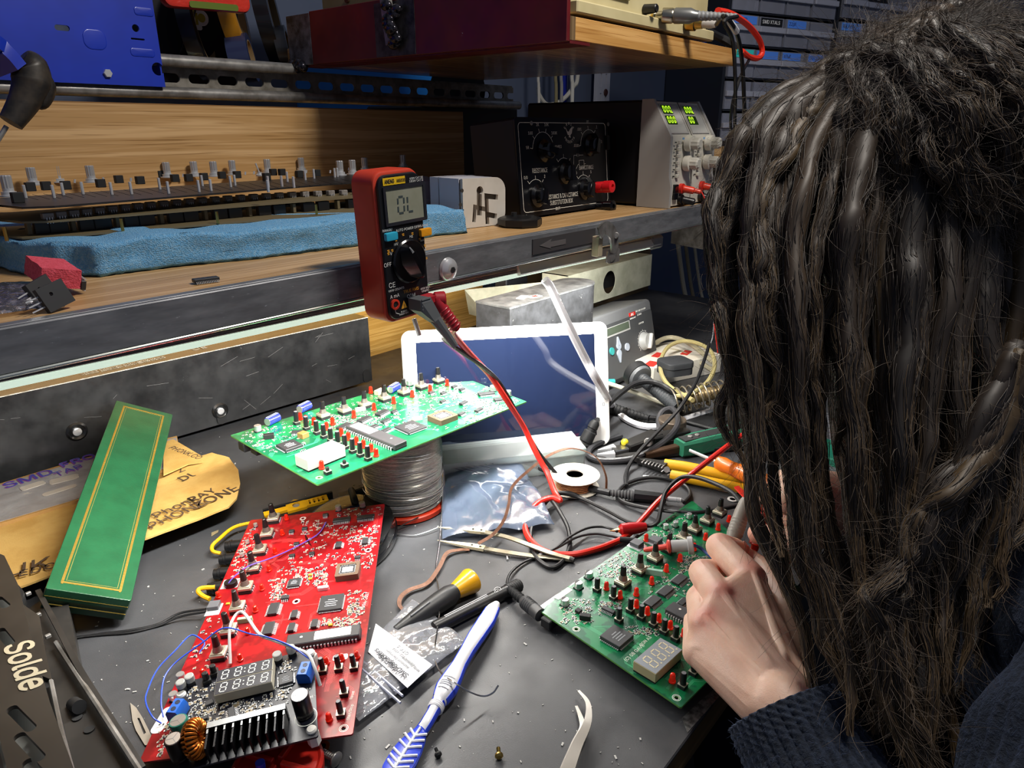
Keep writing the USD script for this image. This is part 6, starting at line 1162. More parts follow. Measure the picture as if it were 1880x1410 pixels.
t.part('film', sheet(q0, q1, q2, q3, 40, .007, 45, 12, .007, fold=lambda u, v: .004 * np.abs(np.sin(9 * u + 6 * v)) * (v < .45)), SHD, smooth=50)
ps = sheet(q0 * .2 + q3 * .8 + A(.006, 0, -.004), q1 * .25 + q2 * .62 + q3 * .13, q2 * .85 + q3 * .15 + A(0, 0, .001), q3 * .96 + q2 * .04, 12, .003, 40, 2, .003)
t.part('printed_sheet', ps, mat('blue_white_paper', '#b9c2d2', .7))
pn = unit(q2 - q3); pv = unit(q3 - q0); tm = frame(q3 * .8 + q0 * .2 + pn * .018 + A(0, 0, .012), pn, pv)
for k in range(9): t.part('text_line', tf(box((.055 if k % 3 else .04, .0009, .0002), (.03, -.0045 * k, 0)), tm), mat('paper_ink', '#5c6474', .7))
t = Thing('zip_bag', 'clear zip bag with a white printed capacitor label lying beside the toothbrush', 'bag')
z0_, z1_, z2_, z3_ = Pz(605, 1262, .004), Pz(660, 1330, .002), Pz(858, 1182, .002), Pz(757, 1104, .004)
ZF = clear('zip_film', (.92, .93, .95), .24, '#cfd2da', .07, 1.6, bump=.5, bscale=60)
t.part('film', sheet(z0_, z1_, z2_, z3_, 34, .006, 70, 31, .005), ZF, smooth=50)
la, lb_, lc_, ld = Pz(690, 1146, .011), Pz(794, 1222, .010), Pz(748, 1264, .010), Pz(676, 1198, .011)
t.part('label', sheet(ld, lc_, lb_, la, 10, .0015, 40, 3, .001), mat('label_paper', '#dedfe3', .6), label='white printed label'); ldir = unit(Pz(686, 1190, .011) - Pz(724, 1222, .011)); LM = lambda x, y: frame(Pz(x, y, .0142), ldir, z=(0, 0, 1))
for s, x, y, h, bd in (('10uF 25v', 733, 1228, .0042, True), ('SMD Capacitors', 752, 1240, .0042, True), ('QTY: 6', 752, 1200, .0032, False), ('Aluminum Electrolytic', 752, 1226, .0022, False), ('Panasonic ECE-V1EA', 766, 1224, .0022, False), ('Mnfr: Panasonic', 772, 1232, .0022, False)): t.part('lettering', text(s, h, LM(x, y), bold=bd), mat('label_ink', '#3e4048', .6))
a, b = Pz(670, 1208, .010), Pz(742, 1270, .009); dd = A(-.006, -.004, 0)
for k in range(2): t.part('zip_seam', tube([a + dd * (k + .6), (a + b) / 2 + dd * (k + .6), b + dd * (k + .6)], .0011, 6), mat('zip_seam', '#b9bed6', .25, trans=.4))

# ------------------------------------------------------------------ braid spool, braid and tweezers
t = Thing('braid_spool', 'white flanged spool of copper coloured desoldering braid in front of the clear box', 'spool')
o = Pz(1064, 898, .0006) * .5 + (Pz(1046, 867, .0185) - A(0, 0, .0179)) * .5; IV = mat('ivory_plastic', '#d9d3c4', .45, spots=('#a08a62', 90, .68))
fl = lambda z: lathe([(.011, z), (.030, z), (.031, z + .0005), (.031, z + .0013), (.030, z + .0018), (.011, z + .0018), (.011, z)], o, n=40)
t.part('flange', fl(0), IV); t.part('flange', fl(.017), IV); t.part('hub', lathe([(0, .001), (.0112, .001), (.0112, .0187), (.0105, .0187), (.0100, .004), (0, .004)], o, n=28), IV)
t.part('wound_braid', lathe([(.012, .0018)] + [(r, .0022 + .0024 * k + dz) for k in range(6) for r, dz in ((.0218, 0), (.0232, .0004), (.0232, .0018), (.0218, .0022))] + [(.012, .0165)], o, n=36), mat('copper_braid', '#d69c6c', .5, .2, var='#b97c4c', vscale=300))
BRD = mat('dark_copper_braid', '#6b4733', .5, .4, var='#553522', vscale=300)
t.part('loose_braid', strip(P3([(1113, 899, .010), (1112, 872, .022), (1097, 842, .033), (1070, 827, .038), (1040, 824, .038), (1008, 836, .034), (975, 860, .028), (941, 893, .026), (934, 925, .022), (925, 955, .018), (905, 981, .014), (878, 998, .010)]), .0034, .0005, up=(.3, -.5, .8)), BRD, label='loose end of the braid')
one('braid_strip', strip(P3([(862, 1009, .003), (840, 1010, .0035), (820, 1016, .005), (806, 1042, .005), (785, 1070, .004), (752, 1083, .004), (736, 1096, .006), (733, 1110, .005), (740, 1120, .003)]), .0042, .0006, up=(.2, -.3, .9)), BRD, 'flat brown braid strip twisting from the tweezers to the zip bag', 'braid')
t = Thing('tweezers', 'steel tweezers with pale replaceable tips lying open below the antistatic bag', 'tweezers')
TW = mat('worn_tweezer_steel', '#a09a88', .35, .8, var='#857e6c', vscale=60); TIPM = mat('pale_tip', '#c4b99b', .5)
def arm(l, tip_end, w0=.0036):
    P = P3(l); t.part('arm', strip(P[1:], .0062, .0014, up=(0, 0, 1)), TW); a, b = P[0], P[tip_end]; d = unit(b - a); x_, y_, _ = basis(d, A(0, 0, 1))
    q = t.part('tip', loft([[a + d * (np.linalg.norm(b - a) * s) + y_ * w * k1 + x_ * h * k2 for k1, k2 in ((-1, -1), (1, -1), (1, 1), (-1, 1))] for s, w, h in ((0, .0003, .0003), (.45, .0022, .0010), (.8, w0, .0016), (1.15, w0, .0016))]), TIPM, label='pale replaceable tip'); px_ = [a + d * np.linalg.norm(b - a) * s for s in (.85, 1.05)]
    for p in px_: q.sub('tip_screw', cyl(p + A(0, 0, .0014), p + A(0, 0, .0021), .0012, n=10), BLACKM)
arm([(805, 968, .010), (880, 975, .010), (930, 986, .010), (975, 1002, .009), (1010, 1015, .007), (1050, 1026, .004)], 1); arm([(803, 992, .004), (878, 1005, .004), (930, 1014, .004), (980, 1021, .004), (1015, 1024, .004), (1052, 1028, .003)], 1)
t.part('joined_end', cyl(Pz(1046, 1026, .004), Pz(1054, 1029, .0035), .0028, n=10), mat('dark_joint', '#2b2723', .5))

# ------------------------------------------------------------------ screwdriver, pen, toothbrush, small tools
def rod(thing, name, p0, p1, prof, m, n=20, **k): d = unit(p1 - p0); L = np.linalg.norm(p1 - p0); return thing.part(name, lathe([(r, s * L) for r, s in prof], p0, d, n), m, **k)
t = Thing('screwdriver', 'black handled screwdriver with a flared yellow end under the zip bag', 'screwdriver')
a, b = Pz(752, 1142, .009), Pz(868, 1064, .012); rod(t, 'handle', a, b, [(.0045, -.2), (.0065, 0), (.0085, .2), (.0098, .45), (.0098, .60), (.0078, .70), (.0074, .72)], mat('black_grip', '#222325', .45)); rod(t, 'end_cap', a, b, [(.0078, .70), (.0085, .74), (.0105, .86), (.0125, .96), (.0120, .99), (.006, 1.0)], mat('amber_yellow', '#d79c16', .3, coat=.4), label='flared amber yellow end'); rod(t, 'groove', a + A(0, -.002, .0075), a * .72 + b * .28 + A(0, -.002, .009), [(.0008, 0), (.0008, 1)], GREYP, 8)
rod(t, 'shaft', a, a + (a - b) * .25, [(.0025, 0), (.0025, 1)], STEEL, 12)
t = Thing('marker_pen', 'black marker pen with small white print lying above the toothbrush', 'pen')
a, b = Pz(797, 1154, .0062), Pz(955, 1073, .0062); rod(t, 'barrel', a, b, [(.003, -.02), (.0058, 0), (.0062, .02), (.0062, .84)], BLACKP); rod(t, 'cap', a, b, [(.0066, .84), (.0066, .86), (.0063, .865)] + [(.0066 if k % 2 else .0062, .87 + .012 * k) for k in range(10)] + [(.005, 1.0)], BLACKM)
d = unit(b - a); L = np.linalg.norm(b - a); tmp = frame(a + d * L * .12 + A(0, 0, .0061), d, z=A(-.2, -.45, .85))
for k in range(4): t.part('small_print', tf(box((L * .48, .0007, .0002), (L * .24, .0015 - .0015 * k, .0004 - abs(k - 1.2) * .0003)), tmp), mat('pen_print', '#c2c2c4', .6))
t.part('pen_logo', tf(prism(Point(0, 0).buffer(.004).difference(Point(0, 0).buffer(.0035)), .0002), tmp @ T_((L * .60, -.0005, .0003))), mat('pen_print', '#c2c2c4')); t.part('lettering', text('RV', .004, tmp @ T_((L * .57, -.0025, .0004))), mat('pen_print', '#c2c2c4'))
t = Thing('dc_cable', 'thin twin black cable with a ribbed barrel plug feeding the front green board', 'cable')
a, b = Pz(936, 1082, .010), Pz(986, 1124, .010); rod(t, 'strain_relief', a, b, [(.0042 + .0012 * s - (.0012 if k % 2 else 0), s) for k, s in enumerate(np.linspace(0, .5, 11))] + [(.0050, .52)], BLACKM); rod(t, 'plug', a, b, [(.0050, .5), (.0062, .55)] + [(.0066 - (.0006 if k % 2 else 0), .6 + .03 * k) for k in range(10)] + [(.0062, .92), (.0062, 1.12), (.003, 1.14)], mat('dark_grey_plug', '#3a3b3d', .45))
t.part('cable', tube([a] + P3([(931, 1068, .008), (939, 1050, .005), (960, 1033, .003), (992, 1020, .003), (1022, 1005, .009), (1045, 986, .010), (1077, 970, .008), (1103, 967, .007), (1122, 971, .008), (1133, 976, .012)]), .0014, 8), RUB); t.part('cable', tube(P3([(1010, 1012, .006), (1030, 1002, .009), (1060, 986, .007), (1092, 980, .006), (1120, 984, .006), (1146, 990, .006)]), .0013, 8), RUB); t.part('cable_tie', cyl(Pz(990, 1021, .0032), Pz(994, 1018, .0034), .0022, n=10), SILVER); t.part('black_sleeve', cyl(Pz(1138, 990, .007), Pz(1165, 992, .007), .003, n=10), BLACKM)
t = Thing('crocodile_clip', 'red booted crocodile clip lying at the edge of the front green board', 'clip')
a, b = Pz(1126, 974, .011), Pz(1186, 967, .012); rod(t, 'boot', a, b, [(.0038, .18), (.0062, .25), (.0068, .5), (.0060, .8), (.0045, 1.0)], mat('red_vinyl', '#b3151b', .35)); t.part('jaw', hull([a + A(0, 0, z) + unit(b - a) * s + np.cross(unit(b - a), _U) * w for s, w, z in ((-.004, .001, .001), (-.004, -.001, -.001), (.012, .0035, .002), (.012, -.0035, .002), (.012, .0035, -.003), (.012, -.0035, -.003))]), BRASS)
t = Thing('toothbrush', 'white and blue toothbrush lying on the bench below the zip bag', 'toothbrush')
cp = [(912, 1108, 7), (904, 1120, 14), (892, 1142, 17), (875, 1168, 16), (858, 1196, 13), (843, 1222, 13), (830, 1246, 17), (820, 1264, 19), (811, 1280, 15), (804, 1292, 11), (795, 1308, 9), (783, 1328, 9.5), (772, 1344, 13), (762, 1358, 21), (750, 1376, 27), (738, 1396, 29), (727, 1414, 28), (715, 1432, 20)]
ctr = [Pz(x, y, .009 + .004 * math.sin(min(1, i / 9) * 3.1) - (.003 if i > 11 else 0)) for i, (x, y, w) in enumerate(cp)]; hw = [w * .00047 * (.97 if i < 12 else .80) for i, (x, y, w) in enumerate(cp)]
P = spline(ctr, 5); wv = np.interp(np.linspace(0, len(cp) - 1, len(P)), range(len(cp)), hw); T = np.gradient(P, axis=0); T /= np.linalg.norm(T, axis=1, keepdims=True); S_ = np.cross(T, A(0, 0, 1)); S_ /= np.linalg.norm(S_, axis=1, keepdims=True)
thk = np.interp(np.linspace(0, 1, len(P)), [0, .05, .3, .45, .55, .66, .75, 1], [.003, .0055, .0062, .0070, .0055, .0040, .0032, .0030])
def brush_part(a0, a1, i0, i1, grow): # a ring sector a0..a1 in degrees, 0 = side, 90 = top
    rings = []
    for i in range(i0, i1):
        an = np.radians(np.linspace(a0, a1, 20 if a1 - a0 >= 360 else 7)[: (-1 if a1 - a0 >= 360 else None)]); pts = [P[i] + S_[i] * (math.cos(t_) * (wv[i] + grow)) + A(0, 0, 1) * (math.sin(t_) * (thk[i] + grow)) for t_ in an]
        if a1 - a0 < 360: pts += [P[i] + S_[i] * (math.cos(t_) * wv[i] * .8) + A(0, 0, 1) * (math.sin(t_) * thk[i] * .8) for t_ in an[::-1]]
        rings.append(pts)
    return loft(rings)
BW, BBL = mat('brush_white', '#e6e6ea', .3, coat=.3), mat('brush_blue', '#2340c8', .35, coat=.2); n_ = len(P)
t.part('handle', brush_part(0, 360, 0, n_, 0), BW)
for a0, a1, f0, f1 in ((-25, 30, .06, .50), (150, 205, .05, .50), (-30, 40, .52, .70), (140, 210, .52, .70)): t.part('rubber_grip', brush_part(a0, a1, int(n_ * f0), int(n_ * f1), .0005), BBL, label='blue rubber grip strip')
t.part('brush_head', brush_part(-10, 190, int(n_ * .69), n_, .0004), BBL, label='blue back of the brush head')
for k in range(3): i = int(n_ * (.545 + .012 * k)); t.part('neck_ring', lathe([(.0056, -.0012), (.0064, 0), (.0056, .0012)], P[i], T[i], 18), BW)
for k in range(5): i = int(n_ * (.38 + .016 * k)); t.part('grip_rib', tube([P[i] + S_[i] * (wv[i] * .55 * s) + A(0, 0, thk[i] * math.sqrt(1 - .3 * s * s)) for s in (-1, -.3, .3, 1)], .0007, 6), mat('rib_grey', '#c3c4cb', .4))
i0 = int(n_ * .70); sp = [P[i] + A(0, 0, thk[i] + .0006) for i in range(i0, n_ - 4, 3)]; t.part('rubber_spine', tube(sp, .0010, 6), BW)
for k in range(6):
    i = int(n_ * (.765 + .036 * k)); 
    for s in (-1, 1): t.part('rubber_fin', tube([P[i] + A(0, 0, thk[i] + .0006), P[i] + S_[i] * s * wv[i] * .5 - T[i] * .003 + A(0, 0, thk[i] * .9 + .0006), P[i] + S_[i] * s * wv[i] * .85 - T[i] * .0055 + A(0, 0, thk[i] * .6 + .0006)], .0010, 6), BW)
br_ = [cyl(P[i] + S_[i] * (s * wv[i] * .7) - A(0, 0, .001), P[i] + S_[i] * (s * wv[i] * .72) - A(0, 0, .0052), .0009, n=6) for i in range(int(n_ * .76), n_ - 2, 2) for s in (-1, -.5, 0, .5, 1)]; t.part('bristles', cat(br_), BW, kind='stuff')
t = Thing('curved_tweezers', 'fine curved steel tweezers at the front edge of the bench', 'tweezers')
for l in ([(1062, 1268, .008), (1078, 1288, .009), (1081, 1310, .010), (1076, 1335, .011), (1060, 1368, .011), (1044, 1410, .012), (1030, 1450, .012)], [(1058, 1296, .003), (1067, 1320, .004), (1070, 1338, .005), (1058, 1366, .007), (1042, 1408, .009), (1028, 1450, .010)]):
    P_ = P3(l); t.part('arm', sweep(spline(P_, 6), np.array([(.0004, -.5), (.0004, .5), (-.0004, .5), (-.0004, -.5)]) * A(2.6, .0085), np.linspace(.25, 1.2, 6 * (len(P_) - 1) + 1), up=(0, 0, 1)), mat('pale_steel', '#a8a39c', .3, .6))
t = Thing('scalpel_blade', 'pointed steel scalpel blade lying beside the red board', 'blade')
bl = [Pz(x, y, .0015) for x, y in ((239, 1290), (250, 1299), (262, 1318), (274, 1342), (284, 1366), (266, 1368), (249, 1340), (243, 1322))]; sl_ = [Pz(x, y, .0015) for x, y in ((252, 1318), (256, 1318), (268, 1345), (264, 1348))]
t.part('blade', prism(Polygon([p[:2] for p in bl]).difference(Polygon([p[:2] for p in sl_])), .0006, T_((0, 0, Z0 + .0009))), mat('scalpel_steel', '#b9b2a6', .3, .5))
# red cap and little screws along the front
t = Thing('plastic_disc', 'round red ribbed plastic disc at the front edge under the red board', 'disc')
o = Pz(512, 1420, .0006); RK = mat('red_abs', '#c02418', .4); t.part('disc', lathe([(.0295, 0), (.031, .002), (.031, .008), (.029, .010), (.027, .0085), (0, .0085)], o, n=44), RK)
for k in range(4): a = k * math.pi / 2 + .4; t.part('rib', tf(box((.022, .004, .004), (.014, 0, .010), .0006), T_(o) @ rotz(a)), RK)
t.part('blue_peg', cyl(o + A(-.010, .004, .009), o + A(-.010, .004, .016), .0032), BBL)
def screw(label, x, y, lie, L=.010, r=.0016, head=.0034, m=STEEL):
    t = Thing('screw', label, 'screw'); o = Pz(x, y, head if lie else .0005); d = unit(A(*lie, 0)) if lie else A(0, 0, 1)
    t.part('head', lathe([(head, 0), (head, .0012), (head * .6, .0024), (0, .0025)], o, -d if lie else d, 16), m); t.part('thread', lathe([(r - (.0003 if k % 2 else 0), L * k / 14) for k in range(15)], o, d, 10), m)
screw('large domed screw standing near the red disc', 616, 1394, (-.1, .6), .012, .0026, .0055, STEEL); screw('small loose screw at the front edge below the toothbrush head, rightmost', 916, 1386, (.5, .5), .006, .0015, .0030, BRASS); screw('tiny dark screw beside the toothbrush head', 804, 1384, (.3, .6), .005, .0012, .0026, BLACKM)
one('brass_washer', lathe([(.0026, 0), (.0052, 0), (.0052, .0012), (.0026, .0012), (.0026, 0)], Pz(592, 1372, .0006), n=24), BRASS, 'small brass washer in front of the black module', 'washer')
one('steel_pin', cyl(Pz(931, 1020, .001), Pz(932, 1028, .0012), .0011, n=8), SILVER, 'tiny steel pin lying under the tweezers', 'pin')
one('eyelet', lathe([(.0035, 0), (.0062, 0), (.0062, .0008), (.0035, .0008), (.0035, 0)], Pz(1345, 917, .0006), n=28), WHITEP, 'small white ring washer above the front green board', 'washer')
one('mica_flake', prism(Polygon([(0, 0), (.009, .002), (.012, .006), (.004, .007)]), .0004, T_(Pz(388, 985, .0005))), mat('mica', '#8d7f60', .3), 'thin amber flake lying between the cardboard and the red board', 'flake')
cr, rc = [], random.Random(5)
for k in range(420):
    x, y = rc.uniform(150, 1300), rc.uniform(800, 1405); p = Pz(x, y, .0004)
    if p[1] < .165: continue
    s = rc.choice((.0004, .0005, .0007, .0011)) * rc.uniform(.6, 1.3); cr.append(tf(box((s * rc.uniform(1, 3), s, s * .6), (0, 0, 0)), T_(p) @ rotz(rc.uniform(0, 3))))
one('bench_crumbs', cat(cr), mat('crumb_grey', '#a9a8a4', .5), 'scattered crumbs of solder and wire clippings over the black mat', 'debris', kind='stuff', smooth=False)
# magnifier goggles under the red board
t = Thing('magnifier_goggles', 'smoky round magnifier goggles with a yellow strap, lying half under the red board', 'goggles')
o = Pz(630, 1008, 0) + A(.004, .0, .0006)
SMK = clear('smoky_shell', (.35, .36, .37), .12, '#34383a', .05, 1.6)
GM = frame(o + _F * .012, _R, _F); GS = GM @ np.diag([1, 1.42, 1.25, 1]); t.part('lens_shell', tf(lathe([(.049, 0), (.0505, .004), (.0505, .010), (.048, .0165), (.042, .019)], n=52), GS), SMK); t.part('lens_rim', tf(lathe([(.0508, .0), (.0522, .002), (.0522, .006), (.0508, .007)], n=52), GS), BLACKG); t.part('inner_disc', tf(cyl((0, 0, .001), (0, 0, .004), .046, n=40), GS), BLACKM)
c1 = Pz(640, 914, .014); t.part('lamp_block', tf(box((.022, .014, .012), (0, 0, 0), .001), frame(c1, Pz(690, 905, .014) - c1, z=(0, 0, 1))), mat('worn_grey_block', '#7d756a', .5)); t.part('lamp_arm', tube([Pz(655, 905, .02), Pz(672, 900, .024), Pz(690, 912, .022), Pz(705, 935, .016)], .0045, 10), BLACKM)
t.part('swivel', tube([Pz(645, 900, .02), Pz(650, 915, .026), Pz(655, 930, .02)], .004, 10), BLACKM)
YEL = mat('yellow_strap', '#d8a010', .45); ya, yb_ = Pz(485, 948, .012), Pz(602, 917, .016); Mx = frame((ya + yb_) / 2, yb_ - ya, z=(0, -.2, 1)); Ls_ = np.linalg.norm(yb_ - ya)
cl_ = unary_union([sbox(-Ls_ * .5, -.0035, Ls_ * .2, .0035), Polygon([(-Ls_ * .15, -.007), (Ls_ * .15, -.007), (Ls_ * .15, .007), (-.0, .011), (-Ls_ * .15, .007)]), sbox(Ls_ * .15, -.0055, Ls_ * .5, .0055)]).difference(Point(0, .001).buffer(.0042))
for k in range(4): cl_ = cl_.difference(sbox(Ls_ * (.2 + .07 * k), -.0035, Ls_ * (.23 + .07 * k), .0035))
t.part('clasp', prism(cl_, .0035, Mx), YEL, label='yellow slotted clasp'); t.part('clasp_stud', tf(cyl((0, .001, 0), (0, .001, .0015), .004), Mx), STEEL); t.part('black_band', tf(bx(-Ls_ * .5, Ls_ * .6, .006, .0085, -.006, .004), Mx), BLACKM)
t.part('strap', tube(P3([(470, 958, .012), (430, 968, .012), (402, 990, .012), (390, 1002, .010), (391, 1012, .008), (405, 1016, .006)]), .0020, 8), YEL); t.part('strap', tube(P3([(395, 1078, .010), (370, 1080, .010), (364, 1086, .009), (372, 1094, .007), (385, 1100, .006)]), .0022, 8), YEL)
t = Thing('twin_wire', 'pair of thin black wires running left from the red board', 'cable')
for k in range(2): t.part('wire', tube(P3([(378, 1118 + 5 * k, .009), (330, 1126 + 6 * k, .005), (290, 1146 + 3 * k, .0014), (240, 1157 + 4 * k, .0013), (190, 1163 + 2 * k, .0013), (140, 1171 - k, .0013)]), .0011, 6), RUB)
# ------------------------------------------------------------------ left end of the bench: tin, cardboard, green case, bracket
def plate_at(pts, h, th, M=None): # polygon measured on the level h
    P_ = [Pz(x, y, h) for x, y in pts]; return prism(Polygon([p[:2] for p in P_]).buffer(0), th, T_((0, 0, Z0 + h - th)))
t = Thing('taped_carton', 'long flat carton wrapped in silver tape with blue and purple marker writing', 'carton')
TP = mat('silver_tape', '#a7a6a8', .35, .3, var='#8d8785', vscale=18, bump=.5, bscale=60, bdist=.003, spots=('#c9c3b6', 14, .62))
tq = [(-80, 912), (150, 842), (325, 800), (330, 852), (150, 916), (-80, 985)]
t.part('body', plate_at(tq, .030, .0295), mat('kraft_side', '#a9824a', .7)); t.part('tape_wrap', plate_at([(-80, 914), (150, 845), (324, 803), (328, 850), (150, 913), (-80, 981)], .0306, .0008), TP, label='wrinkled silver tape')
for (x, y, w, h_, r) in ((60, 892, .05, .012, .1), (118, 880, .06, .014, -.1), (110, 900, .07, .009, .05)): t.part('paper_scrap', tf(noisy(slab(w * .5, h_, .0006, .004).subdivide(), .0008, 200), T_(Pz(x, y, .0307)) @ rotz(-.12 + r)), mat('torn_paper', '#b9b2a8', .7))
wdir = unit(Pz(180, 838, .031) - Pz(30, 885, .031)); MKB, MKP = mat('blue_marker', '#3b3f9c', .5), mat('purple_marker', '#7a2f96', .5)
for s, x, y, h_, m_ in (('SMD', 8, 898, .017, MKP), ('SMD', 10, 897, .017, MKB), ('FRO', 114, 858, .015, MKB), ('FRO', 113, 860, .015, MKP), ('TAP', 101, 874, .012, MKB), ('TAP', 103, 876, .012, MKP)): t.part('lettering', text(s, h_, frame(Pz(x, y, .0309 + (.0002 if m_ is MKB else 0)), wdir, z=(0, 0, 1)), .0002), m_)
t = Thing('cardboard_mailer', 'torn kraft cardboard mailer with printed angular lettering under the green case', 'cardboard')
KR_ = mat('kraft_card', '#c9a560', .7, var='#b8914c', vscale=30, bump=.2, bscale=700)
def card(pts, h, th, seed, amp): m = plate_at(pts, h, th); m = m.subdivide_to_size(.012, max_iter=8) if hasattr(m, 'subdivide_to_size') else m; return m
ct = [(-60, 990), (40, 955), (150, 920), (240, 888), (312, 858), (350, 846), (390, 842), (420, 852), (437, 872), (440, 893), (433, 915), (418, 930), (360, 953), (300, 976), (220, 1007), (120, 1046), (40, 1074), (-60, 1110)]
P_ = [Pz(x, y, .026) for x, y in ct]; poly = Polygon([p[:2] for p in P_]).buffer(.001); m = prism(poly.segmentize(.008), .0022, T_((0, 0, Z0 + .0238))).subdivide().subdivide()
xe = max(p[0] for p in P_); v = m.vertices.copy(); v[:, 2] += .010 * np.clip((v[:, 0] - (xe - .05)) / .05, 0, 1) ** 2 + (meshkit.fbm(v * 25, 3, 4) - .5) * .004; m.vertices = v
t.part('card', m, KR_); t.part('inner_layer', plate_at([(-60, 995), (150, 928), (300, 870), (400, 850), (425, 885), (410, 915), (300, 965), (120, 1036), (-60, 1098)], .020, .003), mat('kraft_dark', '#7d5f34', .8))
t.part('support', plate_at([(-60, 1010), (300, 905), (380, 895), (360, 925), (120, 1000), (-60, 1050)], .017, .0166), mat('kraft_dark', '#7d5f34'))
t.part('torn_flap', plate_at([(300, 812), (318, 806), (372, 838), (372, 848), (345, 852), (300, 872)], .0335, .0014), KR_)
INK = mat('card_ink', '#4a3a2c', .7); t.part('lettering', text('PHONK.CO', .0085, frame(Pz(308, 823, .0336), Pz(362, 843, .0336) - Pz(308, 823, .0336), z=(0, 0, 1))), INK)
cd = unit(Pz(420, 905, .03) - Pz(280, 968, .03))
def outl(s, h, x, y, up=None):
    g = text(s, h, frame(Pz(x, y, .0285), cd, z=(0, 0, 1)), .0003); return g
for s, h, x, y in (('PHONK', .014, 276, 972), ('ZONE', .015, 362, 934), ('Phonk', .013, 286, 952), ('PAY', .012, 352, 922), ('DUB', .013, 334, 884), ('ZONE', .010, 330, 868)): t.part('lettering', outl(s, h, x, y), INK)
cd2 = unit(Pz(90, 1050, .03) - Pz(5, 1072, .03)); t.part('lettering', text('UK', .020, frame(Pz(4, 1062, .0285), cd2, z=(0, 0, 1)), .0003), INK); t.part('lettering', text('EDON', .011, frame(Pz(32, 1060, .0285), cd2, z=(0, 0, 1)), .0003), INK)
# green case
P_ = [Pz(92, 1079, .054), Pz(233, 1104, .029), Pz(323, 761, .070), Pz(208, 734, .100)]
t = Thing('green_case', 'long green leatherette case with gold trim leaning across the cardboard', 'case')
ux = (P_[1] - P_[0] + P_[2] - P_[3]) / 2; vy = (P_[3] - P_[0] + P_[2] - P_[1]) / 2; Wg, Lg = np.linalg.norm(ux), np.linalg.norm(vy); MG = np.eye(4); MG[:3, 0] = unit(ux); MG[:3, 1] = unit(vy); MG[:3, 2] = unit(np.cross(ux, vy)); MG[:3, 3] = sum(P_) / 4 - ux / 2 - vy / 2
GRN = mat('green_leatherette', '#1d5839', .30, var='#194e32', vscale=40, bump=.12, bscale=500, coat=.25); GRD = mat('green_side', '#1c3d2c', .45); GOLD = mat('gold_print', '#c9ad55', .35, .8)
t.part('lid', tf(slab(Wg, Lg, .011, .002, .0012), MG @ T_((Wg / 2, Lg / 2, -.011))), GRN); t.part('tray', tf(slab(Wg * .985, Lg * .99, .012, .002), MG @ T_((Wg / 2, Lg / 2, -.0245))), GRD); t.part('hinge_line', tf(slab(Wg * .97, Lg * .985, .0022, .002), MG @ T_((Wg / 2, Lg / 2, -.0130))), mat('dark_seam', '#0e1a14', .6))
for w, d in ((.0022, .0095), (.0006, .0130)):
    rb = sbox(d, d, Wg - d, Lg - d); t.part('gold_border', prism(rb.difference(rb.buffer(-w)), .00015, MG), GOLD if w > .001 else mat('dull_gold', '#8d8a4a', .45, .5))
nb_ = int(Lg / .004)
t.part('gold_beading', tf(cat([box((.0016, .0016, .0002), (x, .009 + k * .004, .0002)) for k in range(nb_ - 4) for x in (.0108, Wg - .0108)] + [box((.0016, .0016, .0002), (.0108 + k * .004, y, .0002)) for k in range(int((Wg - .02) / .004)) for y in (.0106, Lg - .0106)]), MG), GOLD, kind='stuff', smooth=False)
for z in (-.008, -.0165): t.part('gold_line', tf(bx(.001, Wg - .001, -.0003, .0006, z, z + .0005), MG), GOLD)
# black folding bracket at the near left corner
t = Thing('folding_bracket', 'black metal folding bracket with oval slots and pale script lettering at the near left corner', 'bracket')
BKM = mat('worn_black_metal', '#2c2b2a', .42, .3, var='#3a3836', vscale=30, spots=('#6f6c68', 120, .70)); GPL = mat('grey_satin_metal', '#4a4641', .45, .6, var='#3d3935', vscale=14)
t.part('base_block', plate_at([(52, 1118), (116, 1072), (124, 1100), (150, 1240), (256, 1410), (300, 1480), (60, 1480), (60, 1300)], .034, .0335), BKM)
t.part('edge_rail', tube([Pz(103, 1180, .040), Pz(175, 1290, .042), Pz(262, 1425, .044)], .0022, 8), STEEL); t.part('edge_rail', strip([Pz(70, 1085, .045), Pz(110, 1160, .044), Pz(150, 1235, .042), Pz(262, 1412, .040)], .004, .003), BKM)
t.part('hinge_barrel', cyl(Pz(135, 1292, .0345), Pz(146, 1298, .040), .0048, n=16), BLACKM); 
for x, y in ((142, 1318), (164, 1340)): t.part('hole_rim', lathe([(.0022, 0), (.0034, .0002), (.0034, .0008), (.0022, .0008)], Pz(x, y, .0342), n=14), BLACKM)
hA = .072
PA = [Pz(x, y, hA) for x, y in ((-60, 1040), (-12, 1012), (8, 1020), (34, 1075), (60, 1180), (92, 1290), (135, 1410), (160, 1480), (30, 1480), (5, 1380), (-20, 1270), (-60, 1180))]; pa = Polygon([p[:2] for p in PA])
for (x0, y0), (x1, y1) in (((-4, 1100), (10, 1112)), ((0, 1158), (18, 1180)), ((22, 1302), (56, 1336)), ((36, 1352), (72, 1390)), ((52, 1400), (84, 1436))): pa = pa.difference(LineString([Pz(x0, y0, hA)[:2], Pz(x1, y1, hA)[:2]]).buffer(.0032))
t.part('slotted_plate', prism(pa, .003, T_((0, 0, Z0 + hA - .003))), GPL, label='grey plate with oval slots'); t.part('plate_floor', plate_at([(-60, 1060), (20, 1060), (60, 1250), (120, 1440), (20, 1470), (-40, 1200)], .060, .004), mat('grey_floor', '#6d706e', .5))
